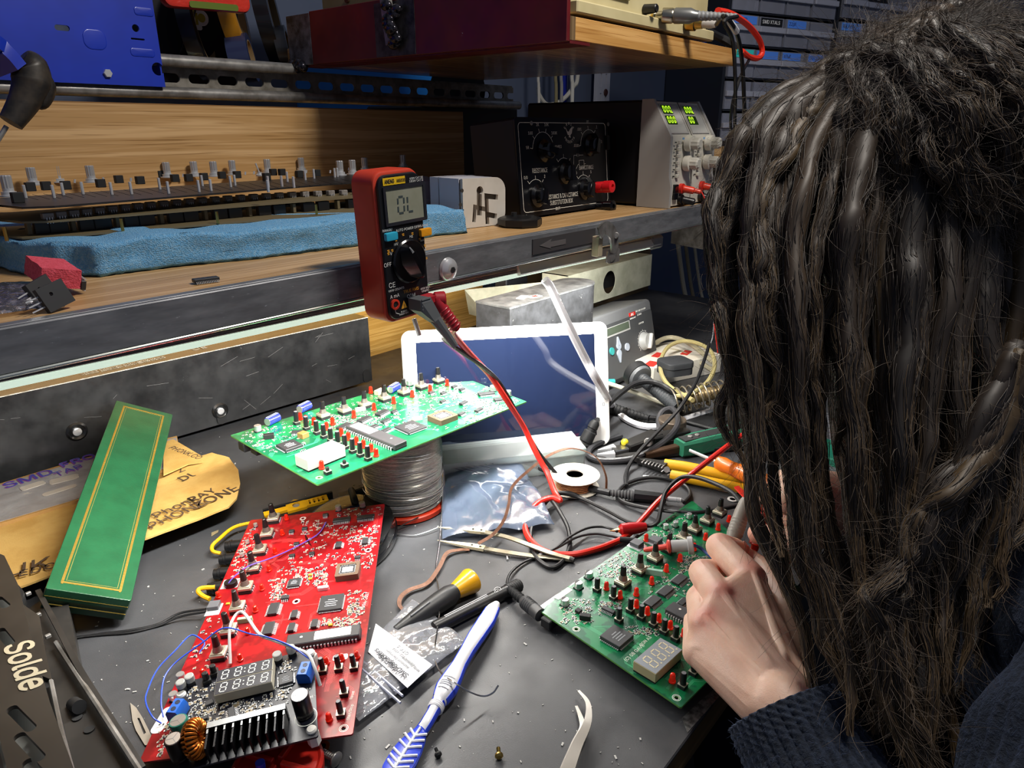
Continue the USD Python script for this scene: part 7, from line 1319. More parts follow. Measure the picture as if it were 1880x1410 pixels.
sd = unit(Pz(58, 1306, hA) - Pz(12, 1190, hA)); sc_ = mat('cream_script', '#a89f88', .5); t.part('lettering', text('Solde', .0165, frame(Pz(6, 1186, hA + .0002), sd, z=(0, 0, 1)) @ np.array([[1, .25, 0, 0], [0, 1, 0, 0], [0, 0, 1, 0], [0, 0, 0, 1.]]), .0003, bold=True), sc_)
t.part('side_web', plate_at([(36, 1105), (72, 1130), (80, 1180), (95, 1248), (66, 1236), (52, 1180)], .055, .003), GPL); t.part('web_edge', tube([Pz(37, 1106, .058), Pz(52, 1170, .058), Pz(67, 1238, .058)], .0015, 6), STEEL)
t.part('side_channel', plate_at([(66, 1238), (96, 1248), (150, 1480), (110, 1480)], .052, .016), BLACKM); t.part('web_edge', tube([Pz(93, 1250, .056), Pz(112, 1340, .056), Pz(136, 1430, .056)], .0016, 6), STEEL)
t.part('latch', plate_at([(20, 1086), (34, 1074), (44, 1086), (40, 1104), (24, 1104)], .052, .012), BLACKM)
for f in (.0, .3, .6): p = Pz(52 + 60 * f, 1090 + 130 * f, .046); t.part('tooth', box((.004, .003, .003), p, .0004), STEEL)
t.part('pillar', cyl(Pz(0, 1300, .034), Pz(0, 1300, .060), .012, n=16), BLACKM)
# ------------------------------------------------------------------ hand tools in the middle of the bench
t = Thing('crimping_tool', 'crimping tool with a thick green grip and dark jaws behind the yellow pliers', 'pliers')
a, b = Pz(1246, 822, .014), Pz(1420, 782, .014); d = unit(b - a); sd = unit(np.cross(_U, d)); GG = mat('green_grip', '#2c7358', .42)
def barhull(a, b, wa, wb, ha, hb): d = unit(b - a); s = unit(np.cross(_U, d)); return hull([p + s * (k * w) + _U * (j * h) for p, w, h in ((a, wa, ha), (b, wb, hb)) for k, j in ((-1, -.7), (-1, .7), (1, -.7), (1, .7), (-.8, -1), (.8, -1), (-.8, 1), (.8, 1))])
q = t.part('grip', cat(barhull(a, a + d * .03, .011, .0145, .010, .012), barhull(a + d * .029, b, .0145, .012, .012, .012)), GG, label='green grip'); t.part('grip_plate', barhull(a + d * .004 + _U * .0115, b + _U * .0118, .008, .008, .001, .001), mat('tool_dark', '#2e2f30', .45))
for k in (.018, .030): t.part('rivet', cyl(a + d * k + _U * .012, a + d * k + _U * .0145, .0034, n=14, ch=.0006), STEEL)
t.part('arm', barhull(Pz(1183, 836, .010), Pz(1262, 819, .012), .005, .006, .004, .006), mat('oiled_brown_steel', '#4a3526', .4, .6)); t.part('jaw', cat(barhull(Pz(1148, 822, .012), Pz(1205, 800, .012), .010, .013, .006, .007), barhull(Pz(1195, 806, .012), Pz(1262, 792, .012), .011, .007, .006, .004)), mat('dark_tool_steel', '#3c3b3a', .4, .7))
t.part('pivot', cyl(Pz(1190, 812, .017), Pz(1190, 812, .022), .006, n=16, ch=.001), STEEL); t.part('lower_arm', barhull(Pz(1170, 838, .005), Pz(1420, 812, .006), .006, .006, .003, .004), mat('dark_tool_steel', '#3c3b3a'))
t = Thing('small_pliers', 'small bright nosed pliers with dark handles left of the crimping tool', 'pliers')
t.part('nose', cat(barhull(Pz(1098, 828, .010), Pz(1128, 822, .012), .0012, .006, .002, .004), barhull(Pz(1096, 836, .010), Pz(1128, 834, .011), .0012, .006, .002, .004)), SILVER); t.part('head', barhull(Pz(1124, 828, .011), Pz(1150, 824, .011), .010, .008, .004, .004), mat('bright_tool_steel', '#a5a6a6', .25, 1.0)); t.part('handle', cat(barhull(Pz(1095, 841, .006), Pz(1178, 836, .007), .004, .005, .003, .004), barhull(Pz(1150, 823, .012), Pz(1180, 812, .012), .004, .004, .003, .003)), mat('dark_tool_steel', '#3c3b3a'))
one('yellow_bead', sph(Pz(1147, 812, .018), .0052, 2), mat('yellow_bead', '#e6d22a', .4), 'tiny bright yellow plastic bead on the pliers', 'bead')
t = Thing('yellow_pliers', 'pliers with two long yellow handles and dark serrated jaws', 'pliers')
YH = mat('yellow_handle', '#dba414', .4); DT = mat('dark_tool_steel', '#3c3b3a')
t.part('jaw', cat(barhull(Pz(1166, 843, .007), Pz(1224, 858, .008), .002, .0085, .003, .006)), DT); t.part('jaw_teeth', cat([barhull(Pz(1180 + 6 * k, 847 + 1.6 * k, .0125), Pz(1182 + 6 * k, 847.5 + 1.6 * k, .0125), .005, .005, .001, .001) for k in range(7)]), STEEL)
t.part('handle', tube(P3([(1220, 852, .009), (1262, 858, .010), (1305, 867, .010), (1350, 877, .009), (1430, 895, .008)]), [.0070, .0072, .0068, .0066, .006], 12), YH); t.part('handle', tube(P3([(1232, 872, .008), (1275, 880, .009), (1320, 889, .009), (1365, 897, .008), (1430, 908, .008)]), [.0066, .0070, .0066, .0062, .006], 12), YH)
t.part('spring', tube(P3([(1214, 866, .010), (1222, 862, .012), (1232, 868, .010), (1226, 872, .009)]), .0008, 6), SILVER); t.part('pivot', cyl(Pz(1224, 862, .012), Pz(1224, 862, .016), .004, n=14), STEEL)
t = Thing('orange_screwdriver', 'screwdriver with a fat orange handle lying on the yellow pliers', 'screwdriver')
a, b = Pz(1316, 848, .022), Pz(1450, 905, .024); rod(t, 'handle', a, b, [(.005, 0), (.0085, .02), (.0098, .10), (.0085, .2), (.0098, .32), (.0108, .6), (.0105, .9), (.006, 1.0)], mat('orange_handle', '#e8761c', .35, coat=.3)); rod(t, 'shaft', a, a + (a - b) * .42, [(.0022, 0), (.0022, 1)], SILVER, 10)
t = Thing('jack_plug', 'black audio jack plug with a ribbed boot right of the braid spool', 'plug')
a, b = Pz(1120, 905, .0075), Pz(1256, 919, .0070); rod(t, 'boot', a, b, [(.0042 + .0025 * s - (.0012 if k % 2 else 0), s * .30) for k, s in enumerate(np.linspace(0, 1, 15))] + [(.0078, .30), (.0078, .33)], mat('grey_boot', '#4a4b4d', .45)); rod(t, 'barrel', a, b, [(.0066, .31), (.0072, .34), (.0066, .74), (.005, .76)], BLACKP, 8)
rod(t, 'jack_tip', a, b, [(.0031, .75), (.0031, .90), (.0026, .905), (.0031, .91), (.0031, .94), (.0026, .945), (.0032, .955), (.0010, 1.0)], SILVER, 14); t.part('cable', tube([a] + P3([(1090, 898, .007), (1060, 889, .007), (1028, 874, .007), (995, 860, .010), (960, 846, .016), (930, 838, .012), (900, 835, .006)]), .0042, 10), RUB)
t = Thing('hook_probe', 'pale grey and red test hook clipped on the front green board', 'probe')
a, b = Pz(1232, 1003, .026), Pz(1272, 1001, .029); rod(t, 'body', a, b, [(.0055, 0), (.0062, .03), (.0062, .75), (.0088, .77), (.0092, .98), (.0085, 1.0)], mat('pale_grey_plastic', '#a9a9a9', .4), 22); rod(t, 'collar', a + (a - b) * .22, a, [(.003, 0), (.007, .35), (.007, .75), (.005, 1)], mat('pink_red_plastic', '#d0453a', .4)); rod(t, 'nose', Pz(1182, 1010, .018), a + (a - b) * .15, [(.0018, 0), (.0026, .1), (.0030, 1)], mat('pink_red_plastic', '#d0453a'), 10); rod(t, 'end_face', b, b + (b - a) * .02, [(.0082, 0), (.0082, 1)], mat('pale_grey_end', '#c2c2c2', .4), 22)
t.part('lead', tube([b + (b - a) * .01, Pz(1284, 1005, .028), Pz(1300, 1018, .026), Pz(1325, 1040, .03)], .0016, 8), mat('dark_blue_wire', '#27386e', .4))
cable('white_stick', P3([(1180, 874, .0015), (1260, 884, .002), (1310, 895, .002), (1352, 906, .002)]), .0014, WHITEP, 'thin white stick lying below the yellow pliers', 'stick', 6)
t = Thing('parts_bag', 'clear bag of small parts behind the hanging hair', 'bag'); 
t.part('film', sheet(Pz(1420, 900, .004), Pz(1600, 930, .004), Pz(1600, 770, .004), Pz(1440, 760, .004), 20, .012, 60, 44, .012), ZF, smooth=50); t.part('white_slip', plate_at([(1430, 800), (1500, 830), (1480, 870), (1420, 840)], .004, .001), WHITEP)
one('green_parts_box', bx(.88, .94, .18, .23, Z0 + .0004, Z0 + .03, .002), mat('green_abs', '#1f7a62', .45), 'small green plastic box glimpsed between the locks of hair', 'box')
one('clear_tub', bx(.34, .45, .095, .150, Z0 - .32, Z0 - .17, .004), clear('tub_plastic', (.9, .92, .93), .35, '#bfc4c4', .1), 'grey translucent plastic tub under the front edge of the bench', 'tub')
one('tub_shelf', bx(.24, .456, .08, .5, Z0 - .34, Z0 - .32), mat('dark_shelf', '#232222', .6), 'dark shelf board carrying the tub under the bench', 'shelf')
# ------------------------------------------------------------------ the person
from manifold3d import Manifold, Mesh as MMesh
def msph(c, r): return Manifold.sphere(float(r), 20).translate([float(x) for x in c])
def bones(chain): return [Manifold.batch_hull([msph(*chain[i]), msph(*chain[i + 1])]) for i in range(len(chain) - 1)]
def fuse(ms):
    out = ms[0]
    for m in ms[1:]: out = out + m
    return out
def to_tm(m): k = m.to_mesh(); return trimesh.Trimesh(k.vert_properties[:, :3], k.tri_verts, process=True)
def to_mf(t_): return Manifold(MMesh(np.asarray(t_.vertices, np.float32), np.asarray(t_.faces, np.uint32)))
Zr = lambda x, y, z: A(x, y, Z0 + z)
# left hand: knuckles, finger joints (base, middle, end, tip)
wr = Pz(1452, 1283, .050); wr2 = Pz(1405, 1295, .046)
FING = [  # (knuckle, pip, dip, tip, radii)
    [(Pz(1378, 1064, .066), .0140), (Pz(1322, 1004, .066), .0128), (Pz(1350, 1008, .046), .0102), (Pz(1366, 1012, .034), .0072)],
    [(Pz(1324, 1102, .068), .0138), (Pz(1290, 1052, .059), .0122), (Pz(1315, 1046, .038), .0098), (Pz(1336, 1036, .029), .0074)],
    [(Pz(1294, 1152, .060), .0128), (Pz(1284, 1098, .048), .0112), (Pz(1306, 1085, .030), .0086), (Pz(1330, 1078, .026), .0072)],
    [(Pz(1281, 1198, .047), .0116), (Pz(1274, 1140, .035), .0086), (Pz(1298, 1128, .025), .0075), (Pz(1316, 1120, .023), .0062)]]
KN = [f[0][0] for f in FING]
palm = [Manifold.batch_hull([msph(FING[0][0][0], .0118), msph(FING[1][0][0], .0118), msph(wr + A(.006, .004, -.004), .019), msph(wr2, .017), msph(Pz(1400, 1110, .040), .012)]),
        Manifold.batch_hull([msph(FING[1][0][0], .0118), msph(FING[2][0][0], .0112), msph(wr, .018), msph(wr2, .018)]), Manifold.batch_hull([msph(FING[2][0][0], .0112), msph(FING[3][0][0], .0105), msph(wr2, .018), msph(Pz(1318, 1222, .034), .015)])]
hand = list(palm)
for f in FING: hand += bones(f)
for f, w_ in zip(FING, (.0, .33, .66, 1.0)):       # extensor tendons on the back of the hand
    k = f[0][0]; e = wr * (1 - w_) + wr2 * w_; n = unit(np.cross(KN[0] - KN[3], wr - KN[1])); n = n if n[2] > 0 else -n
    hand += bones([(k + n * .0075, .0060), (k * .6 + e * .4 + n * .0088, .0055), (k * .2 + e * .8 + n * .0130, .0050)])
hand += bones([(Pz(1438, 1190, .032), .015), (Pz(1440, 1115, .042), .0125), (Pz(1405, 1050, .038), .0105), (Pz(1378, 1024, .033), .0085)])     # thumb
E_L, S_L = Zr(.335, -.035, -.045), Zr(.53, -.085, .105)
hand += bones([((wr + wr2) / 2 + A(0, 0, -.001), .0235), ((wr + wr2) / 2 * .72 + E_L * .28, .029)])
LH_ = fuse(hand).refine_to_length(.0028); lh = to_tm(LH_); trimesh.smoothing.filter_taubin(lh, .5, .52, 45)
# right hand, thumb and index pinching the red probe
def hand_r():
    w_ = Zr(.70, .125, .080); kn = [Zr(.657, .185, .098), Zr(.672, .198, .082), Zr(.684, .203, .062), Zr(.694, .200, .045)]
    ms = [Manifold.batch_hull([msph(kn[0], .012), msph(kn[1], .012), msph(w_, .02)]), Manifold.batch_hull([msph(kn[1], .0118), msph(kn[2], .0112), msph(kn[3], .0105), msph(w_, .02), msph(w_ + A(.006, .0, -.018), .018)])]
    ms += bones([(kn[0], .0118), (Pz(1440, 925, .098), .0102), (Pz(1408, 910, .086), .0090), (Pz(1394, 918, .074), .0078)])
    ms += bones([(w_ + A(-.012, .015, -.02), .016), (Pz(1475, 1000, .062), .0128), (Pz(1425, 985, .062), .0112), (Pz(1392, 980, .060), .0098)])
    for i, (a, b, c) in enumerate((((1455, 950, .070), (1425, 965, .050), (1405, 985, .042)), ((1465, 975, .052), (1430, 1000, .036), (1412, 1012, .034)), ((1480, 1000, .040), (1450, 1020, .030), (1432, 1028, .030)))): ms += bones([(kn[i + 1], .0112 - .001 * i), (Pz(*a), .0098 - .0008 * i), (Pz(*b), .0086 - .0007 * i), (Pz(*c), .0074 - .0006 * i)])
    ms += bones([(w_, .0215), (w_ * .75 + Zr(.93, .05, -.02) * .25, .028)]); return fuse(ms).refine_to_length(.003)
rh = to_tm(hand_r()); trimesh.smoothing.filter_taubin(rh, .5, .53, 16)
HC = Zr(.70, .12, .385); hf = unit(A(-.50, .74, -.45)); hs = unit(np.cross(hf, _U)); hu = np.cross(hs, hf)      # face direction, right side, crown
hp_ = lambda f, s, u: HC + hf * f + hs * s + hu * u
head = [Manifold.batch_hull([msph(hp_(-.012, 0, .025), .082), msph(hp_(.028, 0, .022), .070)]), Manifold.batch_hull([msph(hp_(.030, 0, .01), .066), msph(hp_(.062, 0, -.072), .028), msph(hp_(.02, .04, -.05), .026), msph(hp_(.02, -.04, -.05), .026)]),
        Manifold.batch_hull([msph(hp_(.094, 0, .012), .006), msph(hp_(.112, 0, -.022), .009), msph(hp_(.094, .012, -.026), .007), msph(hp_(.094, -.012, -.026), .007)]), Manifold.batch_hull([msph(hp_(.088, .022, -.052), .006), msph(hp_(.096, 0, -.050), .0065), msph(hp_(.088, -.022, -.052), .006)])]
for s in (-1, 1): head += [Manifold.batch_hull([msph(hp_(-.012, s * .078, .018), .010), msph(hp_(-.008, s * .080, -.018), .008), msph(hp_(-.024, s * .086, .012), .007)]), Manifold.batch_hull([msph(hp_(.078, s * .018, .026), .008), msph(hp_(.068, s * .045, .024), .008)])]
neck = bones([(hp_(-.02, 0, -.03), .056), (Zr(.705, .03, .25), .054), (Zr(.705, -.01, .165), .062)])
S_R = Zr(.865, .085, .125); hips = Zr(.80, -.22, -.255); side = A(.89, .45, 0)
tor = [Manifold.batch_hull([msph(S_L + side * .05, .055), msph(S_R - side * .05, .055), msph(Zr(.71, .0, .14), .075)]), Manifold.batch_hull([msph(Zr(.62, -.05, .06), .085), msph(Zr(.80, .04, .06), .085), msph(hips + side * .07, .10), msph(hips - side * .07, .10)])]
E_R = Zr(.93, .05, -.035)
arms = bones([(S_L, .05), (E_L, .040), ((wr + wr2) / 2 * .72 + E_L * .28, .029)]) + bones([(S_R, .05), (E_R, .040), (Zr(.70, .125, .08) * .75 + E_R * .25, .028)])
legs = []
for s in (-1, 1):
    h_ = hips + side * .085 * s; kn_ = h_ + A(-.19, .38, -.015); ft = A(kn_[0] + .02, kn_[1] - .05, .085); legs += bones([(h_, .085), (kn_, .058), (ft, .040)]) + bones([(ft + A(0, 0, -.04), .036), (ft + A(-.08, .15, -.055), .028)])
core = to_tm(fuse(head + neck + tor + arms + legs).refine_to_length(.008)); trimesh.smoothing.filter_taubin(core, .5, .53, 10)
try: body = to_tm(to_mf(core) + to_mf(lh) + to_mf(rh))
except Exception as ex: print('body union', ex); body = cat(core, lh, rh)
v = np.asarray(body.vertices); tint = np.zeros(len(v))
for f in FING[:3]:
    for (p, r), a in ((f[0], 1.0), (f[1], .45)): tint = np.maximum(tint, a * .62 * np.exp(-(np.linalg.norm(v - (p + A(0, 0, .011)), axis=1) / (.0115 if a == 1 else .010)) ** 2))
for p, r in ((Pz(1394, 918, .074), .013), (Pz(1392, 980, .060), .014), (Pz(1318, 990, .07), .01)): tint = np.maximum(tint, .6 * np.exp(-(np.linalg.norm(v - p, axis=1) / r) ** 2))
SKIN = usdkit.material(stage, '/World/Looks/skin', {'a': ('attribute', {'attribute': 'tint'}), 'g': ('geometry', {}), 'n': ('noise_texture', {'scale': 55, 'detail': 4}), 'r': ('rgb_ramp', {'ramp': [(0, lin('#c99b84')), (.4, lin('#d8ae98')), (.6, lin('#deb7a2')), (1, lin('#cf9f8a'))]}),
    'x': ('mix', {'color2': lin('#b9564c')}), 'bn': ('noise_texture', {'scale': 900, 'detail': 3}), 'b': ('bump', {'strength': .25, 'distance': .0006}), 'p': ('principled_bsdf', {'roughness': .48, 'subsurface_weight': .25, 'subsurface_scale': .004, 'subsurface_radius': (1, .35, .2)})},
    [('g.position', 'n.vector'), ('n.fac', 'r.fac'), ('r.color', 'x.color1'), ('a.fac', 'x.fac'), ('x.color', 'p.base_color'), ('g.position', 'bn.vector'), ('bn.fac', 'b.height'), ('b.normal', 'p.normal')], surface='p.BSDF')
PE = Thing('person', 'person with long brown dreadlocks and navy knitted jumper bending over the front green board', 'person')
q = PE.part('body', body, SKIN, smooth=True); q.tint = tint
for s in (-1, 1): q.sub('eye', sph(hp_(.070, s * .030, .010), .011, 2), mat('eye_white', '#e6e0da', .2), smooth=True).name
q.sub('fingernail', tf(slab(.008, .010, .0008, .003), frame(Pz(1368, 1003, .037), unit(A(.4, -.3, -.6)), z=(-.2, -.3, .9))), mat('fingernail', '#dcae9c', .3))
# jumper: torso, sleeves with ribbed cuffs
KNIT = usdkit.material(stage, '/World/Looks/navy_knit', {'g': ('geometry', {}), 'n': ('noise_texture', {'scale': 260, 'detail': 4, 'roughness': .7}), 'r': ('rgb_ramp', {'ramp': [(0, lin('#0a0d14')), (.4, lin('#131924')), (.62, lin('#222b3b')), (1, lin('#333f54'))]}), 'b': ('bump', {'strength': .8, 'distance': .003}), 'p': ('principled_bsdf', {'roughness': .95, 'sheen_weight': .35, 'sheen_roughness': .5, 'sheen_tint': lin('#6a7ca6')})},
    [('g.position', 'n.vector'), ('n.fac', 'r.fac'), ('r.color', 'p.base_color'), ('n.fac', 'b.height'), ('b.normal', 'p.normal')], surface='p.BSDF')
FUZZ_PTS = []
def sleeve(path, radii, ribs, name):
    P_ = spline(path, 26); rr_ = np.interp(np.linspace(0, 1, len(P_)), np.linspace(0, 1, len(radii)), radii); n = ribs * 6; th = np.linspace(0, 2 * np.pi, n, endpoint=False); T = np.gradient(P_, axis=0); T /= np.linalg.norm(T, axis=1, keepdims=True); x = basis(T[0])[0]; rings = []
    L_ = np.r_[0, np.cumsum(np.linalg.norm(np.diff(P_, axis=0), axis=1))]
    for i, (p, t_) in enumerate(zip(P_, T)):
        x = unit(x - (x @ t_) * t_); y = np.cross(t_, x); rib = .0021 * np.abs(np.cos(th * ribs / 2)) + .0007 * np.cos(th * ribs + L_[i] / .0026 * 3.14) ; fold = .004 * np.sin(L_[i] * 70 + 2 * np.cos(th)) * min(1, max(0, L_[i] - .05) * 12); r = rr_[i] + rib + fold
        rings.append(p + r[:, None] * (np.cos(th)[:, None] * x + np.sin(th)[:, None] * y))
    m = loft(rings); FUZZ_PTS.append(m); return PE.part(name, m, KNIT, smooth=True)
w0 = (wr + wr2) / 2
cd_ = unit(E_L - w0)
sleeve([w0 + cd_ * .004, w0 + cd_ * .03, w0 * .5 + E_L * .5, E_L + A(-.004, -.012, 0), E_L * .5 + S_L * .5, S_L], [.037, .0385, .047, .056, .062, .066], 34, 'sleeve')
wR = Zr(.70, .125, .08); sleeve([wR * .92 + E_R * .08, wR * .5 + E_R * .5, E_R + A(.01, -.01, 0), E_R * .5 + S_R * .5, S_R], [.036, .044, .055, .060, .066], 30, 'sleeve')
jm = fuse([Manifold.batch_hull([msph(S_L + side * .015, .070), msph(S_R - side * .015, .070), msph(Zr(.71, .0, .145), .088)]), Manifold.batch_hull([msph(S_L + side * .03, .068), msph(S_R - side * .03, .068), msph(Zr(.62, -.05, .06), .102), msph(Zr(.80, .04, .06), .102), msph(hips + side * .07 + A(0, 0, .03), .118), msph(hips - side * .07 + A(0, 0, .03), .118)])]).refine_to_length(.006)
jm = to_tm(jm); trimesh.smoothing.filter_taubin(jm, .5, .53, 12); jm = noisy(jm, .004, 60, 3); FUZZ_PTS.append(jm); PE.part('jumper', jm, KNIT, smooth=True)
PE.part('collar', lathe([(.060, -.012), (.072, -.004), (.072, .010), (.062, .018), (.058, .010)], Zr(.705, .012, .20), unit(A(0, .2, 1)), 40), KNIT)
tr = fuse(sum([bones([(hips + side * .085 * s, .095), (hips + side * .085 * s + A(-.19, .38, -.015), .068), (A(*(hips + side * .085 * s + A(-.17, .33, 0))[:2], .12), .055)]) for s in (-1, 1)], []) + [Manifold.batch_hull([msph(hips + side * .08, .115), msph(hips - side * .08, .115)])]).refine_to_length(.02)
PE.part('trousers', to_tm(tr), mat('dark_trousers', '#15161a', .85), smooth=True)
for s in (-1, 1): f = A(*(hips + side * .085 * s + A(-.17, .33, 0))[:2], 0); PE.part('shoe', hull([f + A(dx, dy, z) for dx, dy in ((-.045, -.06), (.045, -.06), (-.12, .17), (-.02, .19)) for z in (.002, .06 if dy > 0 else .10)]), mat('dark_shoe', '#101012', .6))
t = Thing('stool', 'round black stool the person sits on in front of the bench', 'stool')
t.part('seat', lathe([(.17, 0), (.18, .01), (.18, .04), (.16, .05), (0, .05)], A(hips[0], hips[1], Z0 - .428), n=36), BLACKM)
for k in range(4): a = k * math.pi / 2 + .6; t.part('leg', cyl(A(hips[0] + .13 * math.cos(a), hips[1] + .13 * math.sin(a), Z0 - .42), A(hips[0] + .19 * math.cos(a), hips[1] + .19 * math.sin(a), 0), .012), STEEL)
# ---- hair
HAIR = [mat('hair_%d' % k, c, .55, sheen=.3) for k, c in enumerate(('#1d1713', '#251d17', '#2e241b', '#3a2d20', '#46361f'))]
rh_ = random.Random(12); nrng = np.random.default_rng(12)
cap = trimesh.creation.icosphere(4, 1.0); cv = cap.vertices.copy(); R_ = np.stack([hf, hs, hu], 1); cv = cv * A(.104, .093, .104); keep = ~((cv[:, 0] > .045) & (cv[:, 2] < -.002))
cv[~keep] *= .80; cv = cv @ R_.T + HC + hf * .004 + hu * .018
n_ = np.asarray(cap.vertices) @ R_.T; cv += n_ * ((meshkit.fbm(cv * 38, 4, 2) - .45) * .026)[:, None]; cap.vertices = cv
hair = PE.part('hair', cap, mat('hair_base', '#17120f', .8), smooth=True)
FAM = [(0.0, [(1530, 118, .60), (1400, 200, .58), (1318, 320, .56), (1306, 480, .54), (1328, 680, .52), (1352, 850, .50), (1398, 1000, .485), (1440, 1150, .465), (1490, 1290, .45), (1555, 1430, .43)]),
       (.35, [(1610, 100, .58), (1490, 210, .55), (1425, 380, .52), (1428, 600, .50), (1452, 800, .49), (1490, 1000, .475), (1530, 1150, .46), (1570, 1290, .445), (1610, 1440, .43)]),
       (.7, [(1690, 110, .56), (1640, 250, .52), (1612, 450, .50), (1602, 700, .485), (1602, 900, .475), (1620, 1100, .46), (1640, 1260, .445), (1662, 1440, .43)]),
       (1.0, [(1780, 100, .56), (1810, 270, .53), (1800, 500, .50), (1780, 750, .485), (1752, 950, .47), (1730, 1120, .458), (1722, 1280, .447), (1720, 1440, .44)]),
       (1.35, [(1850, 90, .57), (1945, 250, .55), (1960, 500, .53), (1930, 750, .51), (1890, 950, .49), (1830, 1080, .475), (1790, 1180, .465)])]
GRID = [(s, spline([A(*p) for p in pts], 6)) for s, pts in FAM]
def fam_at(s, n=46):
    s = min(max(s, 0), 1.349); i = max(k for k in range(len(GRID) - 1) if GRID[k][0] <= s); f = (s - GRID[i][0]) / (GRID[i + 1][0] - GRID[i][0]); u = np.linspace(0, 1, n); out = []
    for g in (GRID[i][1], GRID[i + 1][1]): w = np.linspace(0, 1, len(g)); out.append(np.stack([np.interp(u, w, g[:, k]) for k in range(3)], 1))
    return out[0] * (1 - f) + out[1] * f
LOCKS = []
def lock(P_, r0, r1, m, seed, flat=1.0, n=9):
    P_ = np.asarray(P_); u = np.linspace(0, 1, len(P_)); w = np.stack([meshkit.fbm(np.c_[u * 7, np.full(len(u), seed * 1.7 + k * 31), np.zeros(len(u))], 3, seed) - .5 for k in range(3)], 1)
    P_ = P_ + w * .022 * np.minimum(1, u * 4)[:, None]; r = np.interp(u, [0, .12, .45, .75, .93, 1], [r0 * .8, r0, r0 * .62, r0 * .40, r1, r1 * .3]) * (.86 + .40 * meshkit.noise(np.c_[u * 26, np.full(len(u), seed), np.zeros(len(u))], seed))
    m_ = sweep(P_, ngon(n) * A(1, flat), r); v = m_.vertices; nn = meshkit.noise(v * 420, seed) - .5; c = np.repeat(P_, n, 0); v = v.copy(); v[:len(c)] += (v[:len(c)] - c) * (nn[:len(c), None] * .55); m_.vertices = v
    LOCKS.append((P_, r)); hair.sub('dreadlock', m_, m, smooth=True)
k = 0
for layer, (dd, cnt) in enumerate(((0.0, 26), (.035, 25), (.075, 22), (.12, 18))):
    for j in range(cnt):
        s = 1.35 * (j + rh_.uniform(.05, .95)) / cnt; g = fam_at(s); g = g.copy(); g[:, 2] += dd + rh_.uniform(-.010, .012); ww = np.linspace(0, 1, len(g)); g[:, 0] += rh_.uniform(-16, 16) * (.4 + ww) + layer * 6 * ww; end = rh_.uniform(.82, 1.0) if rh_.random() < .7 else rh_.uniform(.55, .85); start = rh_.uniform(0, .10)
        if layer > 1 and s < .30 + .1 * layer: continue
        if s < .62 and rh_.random() < (.5 if s < .4 else .3): end = rh_.uniform(.40, .60)
        u = np.linspace(start, end, 46); g = np.stack([np.interp(u, np.linspace(0, 1, len(g)), g[:, q_]) for q_ in range(3)], 1); P_ = np.array([Pd(*x) for x in g])
        P_[:, 2] = np.maximum(P_[:, 2], Z0 + .012 + .01 * rh_.random()); lock(P_, rh_.uniform(.0075, .0105), rh_.uniform(.0016, .0030), HAIR[min(4, int(rh_.triangular(0, 5, 2.0)))], k); k += 1
for j in range(12):           # a bundle sweeping down from the right into the hanging locks
    o_ = lambda a: rh_.uniform(-a, a); lock(spline([Pd(x + o_(26), y + o_(18), d_ + o_(.008)) for x, y, d_ in ((1880, 640, .475), (1815, 800, .465), (1735, 930, .458), (1655, 1040, .452), (1612, 1110, .447), (1635, 1240, .440), (1690, 1420, .436))], 8), rh_.uniform(.005, .0075), .002, HAIR[rh_.randint(1, 4)], k); k += 1
hfh = unit(A(hf[0], hf[1], 0)); hsh = np.cross(hfh, _U)
for j in range(64):           # the far side and the back of the head, hanging straight down
    a = math.radians(rh_.uniform(35, 205)); o_ = hfh * math.cos(a) + hsh * math.sin(a); zz = rh_.uniform(-.01, .05); rr_ = rh_.uniform(.096, .112); root = HC + _U * rh_.uniform(.085, .115) + o_ * rh_.uniform(.02, .05); mid_ = HC + _U * zz + o_ * rr_; dn_ = mid_ - _U * rh_.uniform(.10, .14) + o_ * .004
    lock(spline([root, HC + _U * .07 + o_ * .085, mid_, dn_, dn_ - _U * rh_.uniform(.03, .10) + o_ * rh_.uniform(-.004, .01)], 10), rh_.uniform(.0075, .0105), .0028, HAIR[rh_.randint(0, 3)], k); k += 1
for j in range(90):           # locks laid over the crown, from the parting outwards
    a = rh_.uniform(0, 2 * math.pi); p0 = hp_(rh_.uniform(-.04, .05), rh_.uniform(-.03, .03), .118); o_ = hf * math.cos(a) + hs * math.sin(a); p1 = HC + hu * .095 + o_ * .065 + hf * .004; p2 = HC + hu * .04 + o_ * .110 + hf * .004; p3 = HC - hu * .015 + o_ * .116; lock(spline([p0, p1, p2, p3], 10), rh_.uniform(.007, .011), .006, HAIR[rh_.randint(0, 3)], k, flat=.7); k += 1
def strands(n, src, lmin, lmax, spread, w, seed, grav=.4):
    r_ = np.random.default_rng(seed); seg = 6; out = np.zeros((n, seg, 3)); pos, dr_ = src(r_, n); d = dr_ + r_.normal(0, spread, (n, 3)); d /= np.linalg.norm(d, axis=1, keepdims=True); L_ = r_.uniform(lmin, lmax, n) / (seg - 1); curl = r_.normal(0, .38, (n, 3))
    for i in range(seg): out[:, i] = pos; pos = pos + d * L_[:, None]; d = d + curl * .55 + A(0, 0, -grav * .25); d /= np.linalg.norm(d, axis=1, keepdims=True); curl += r_.normal(0, .22, (n, 3))
    wd = np.tile(np.linspace(w, w * .4, seg), n); return out.reshape(-1, 3), np.full(n, seg), wd
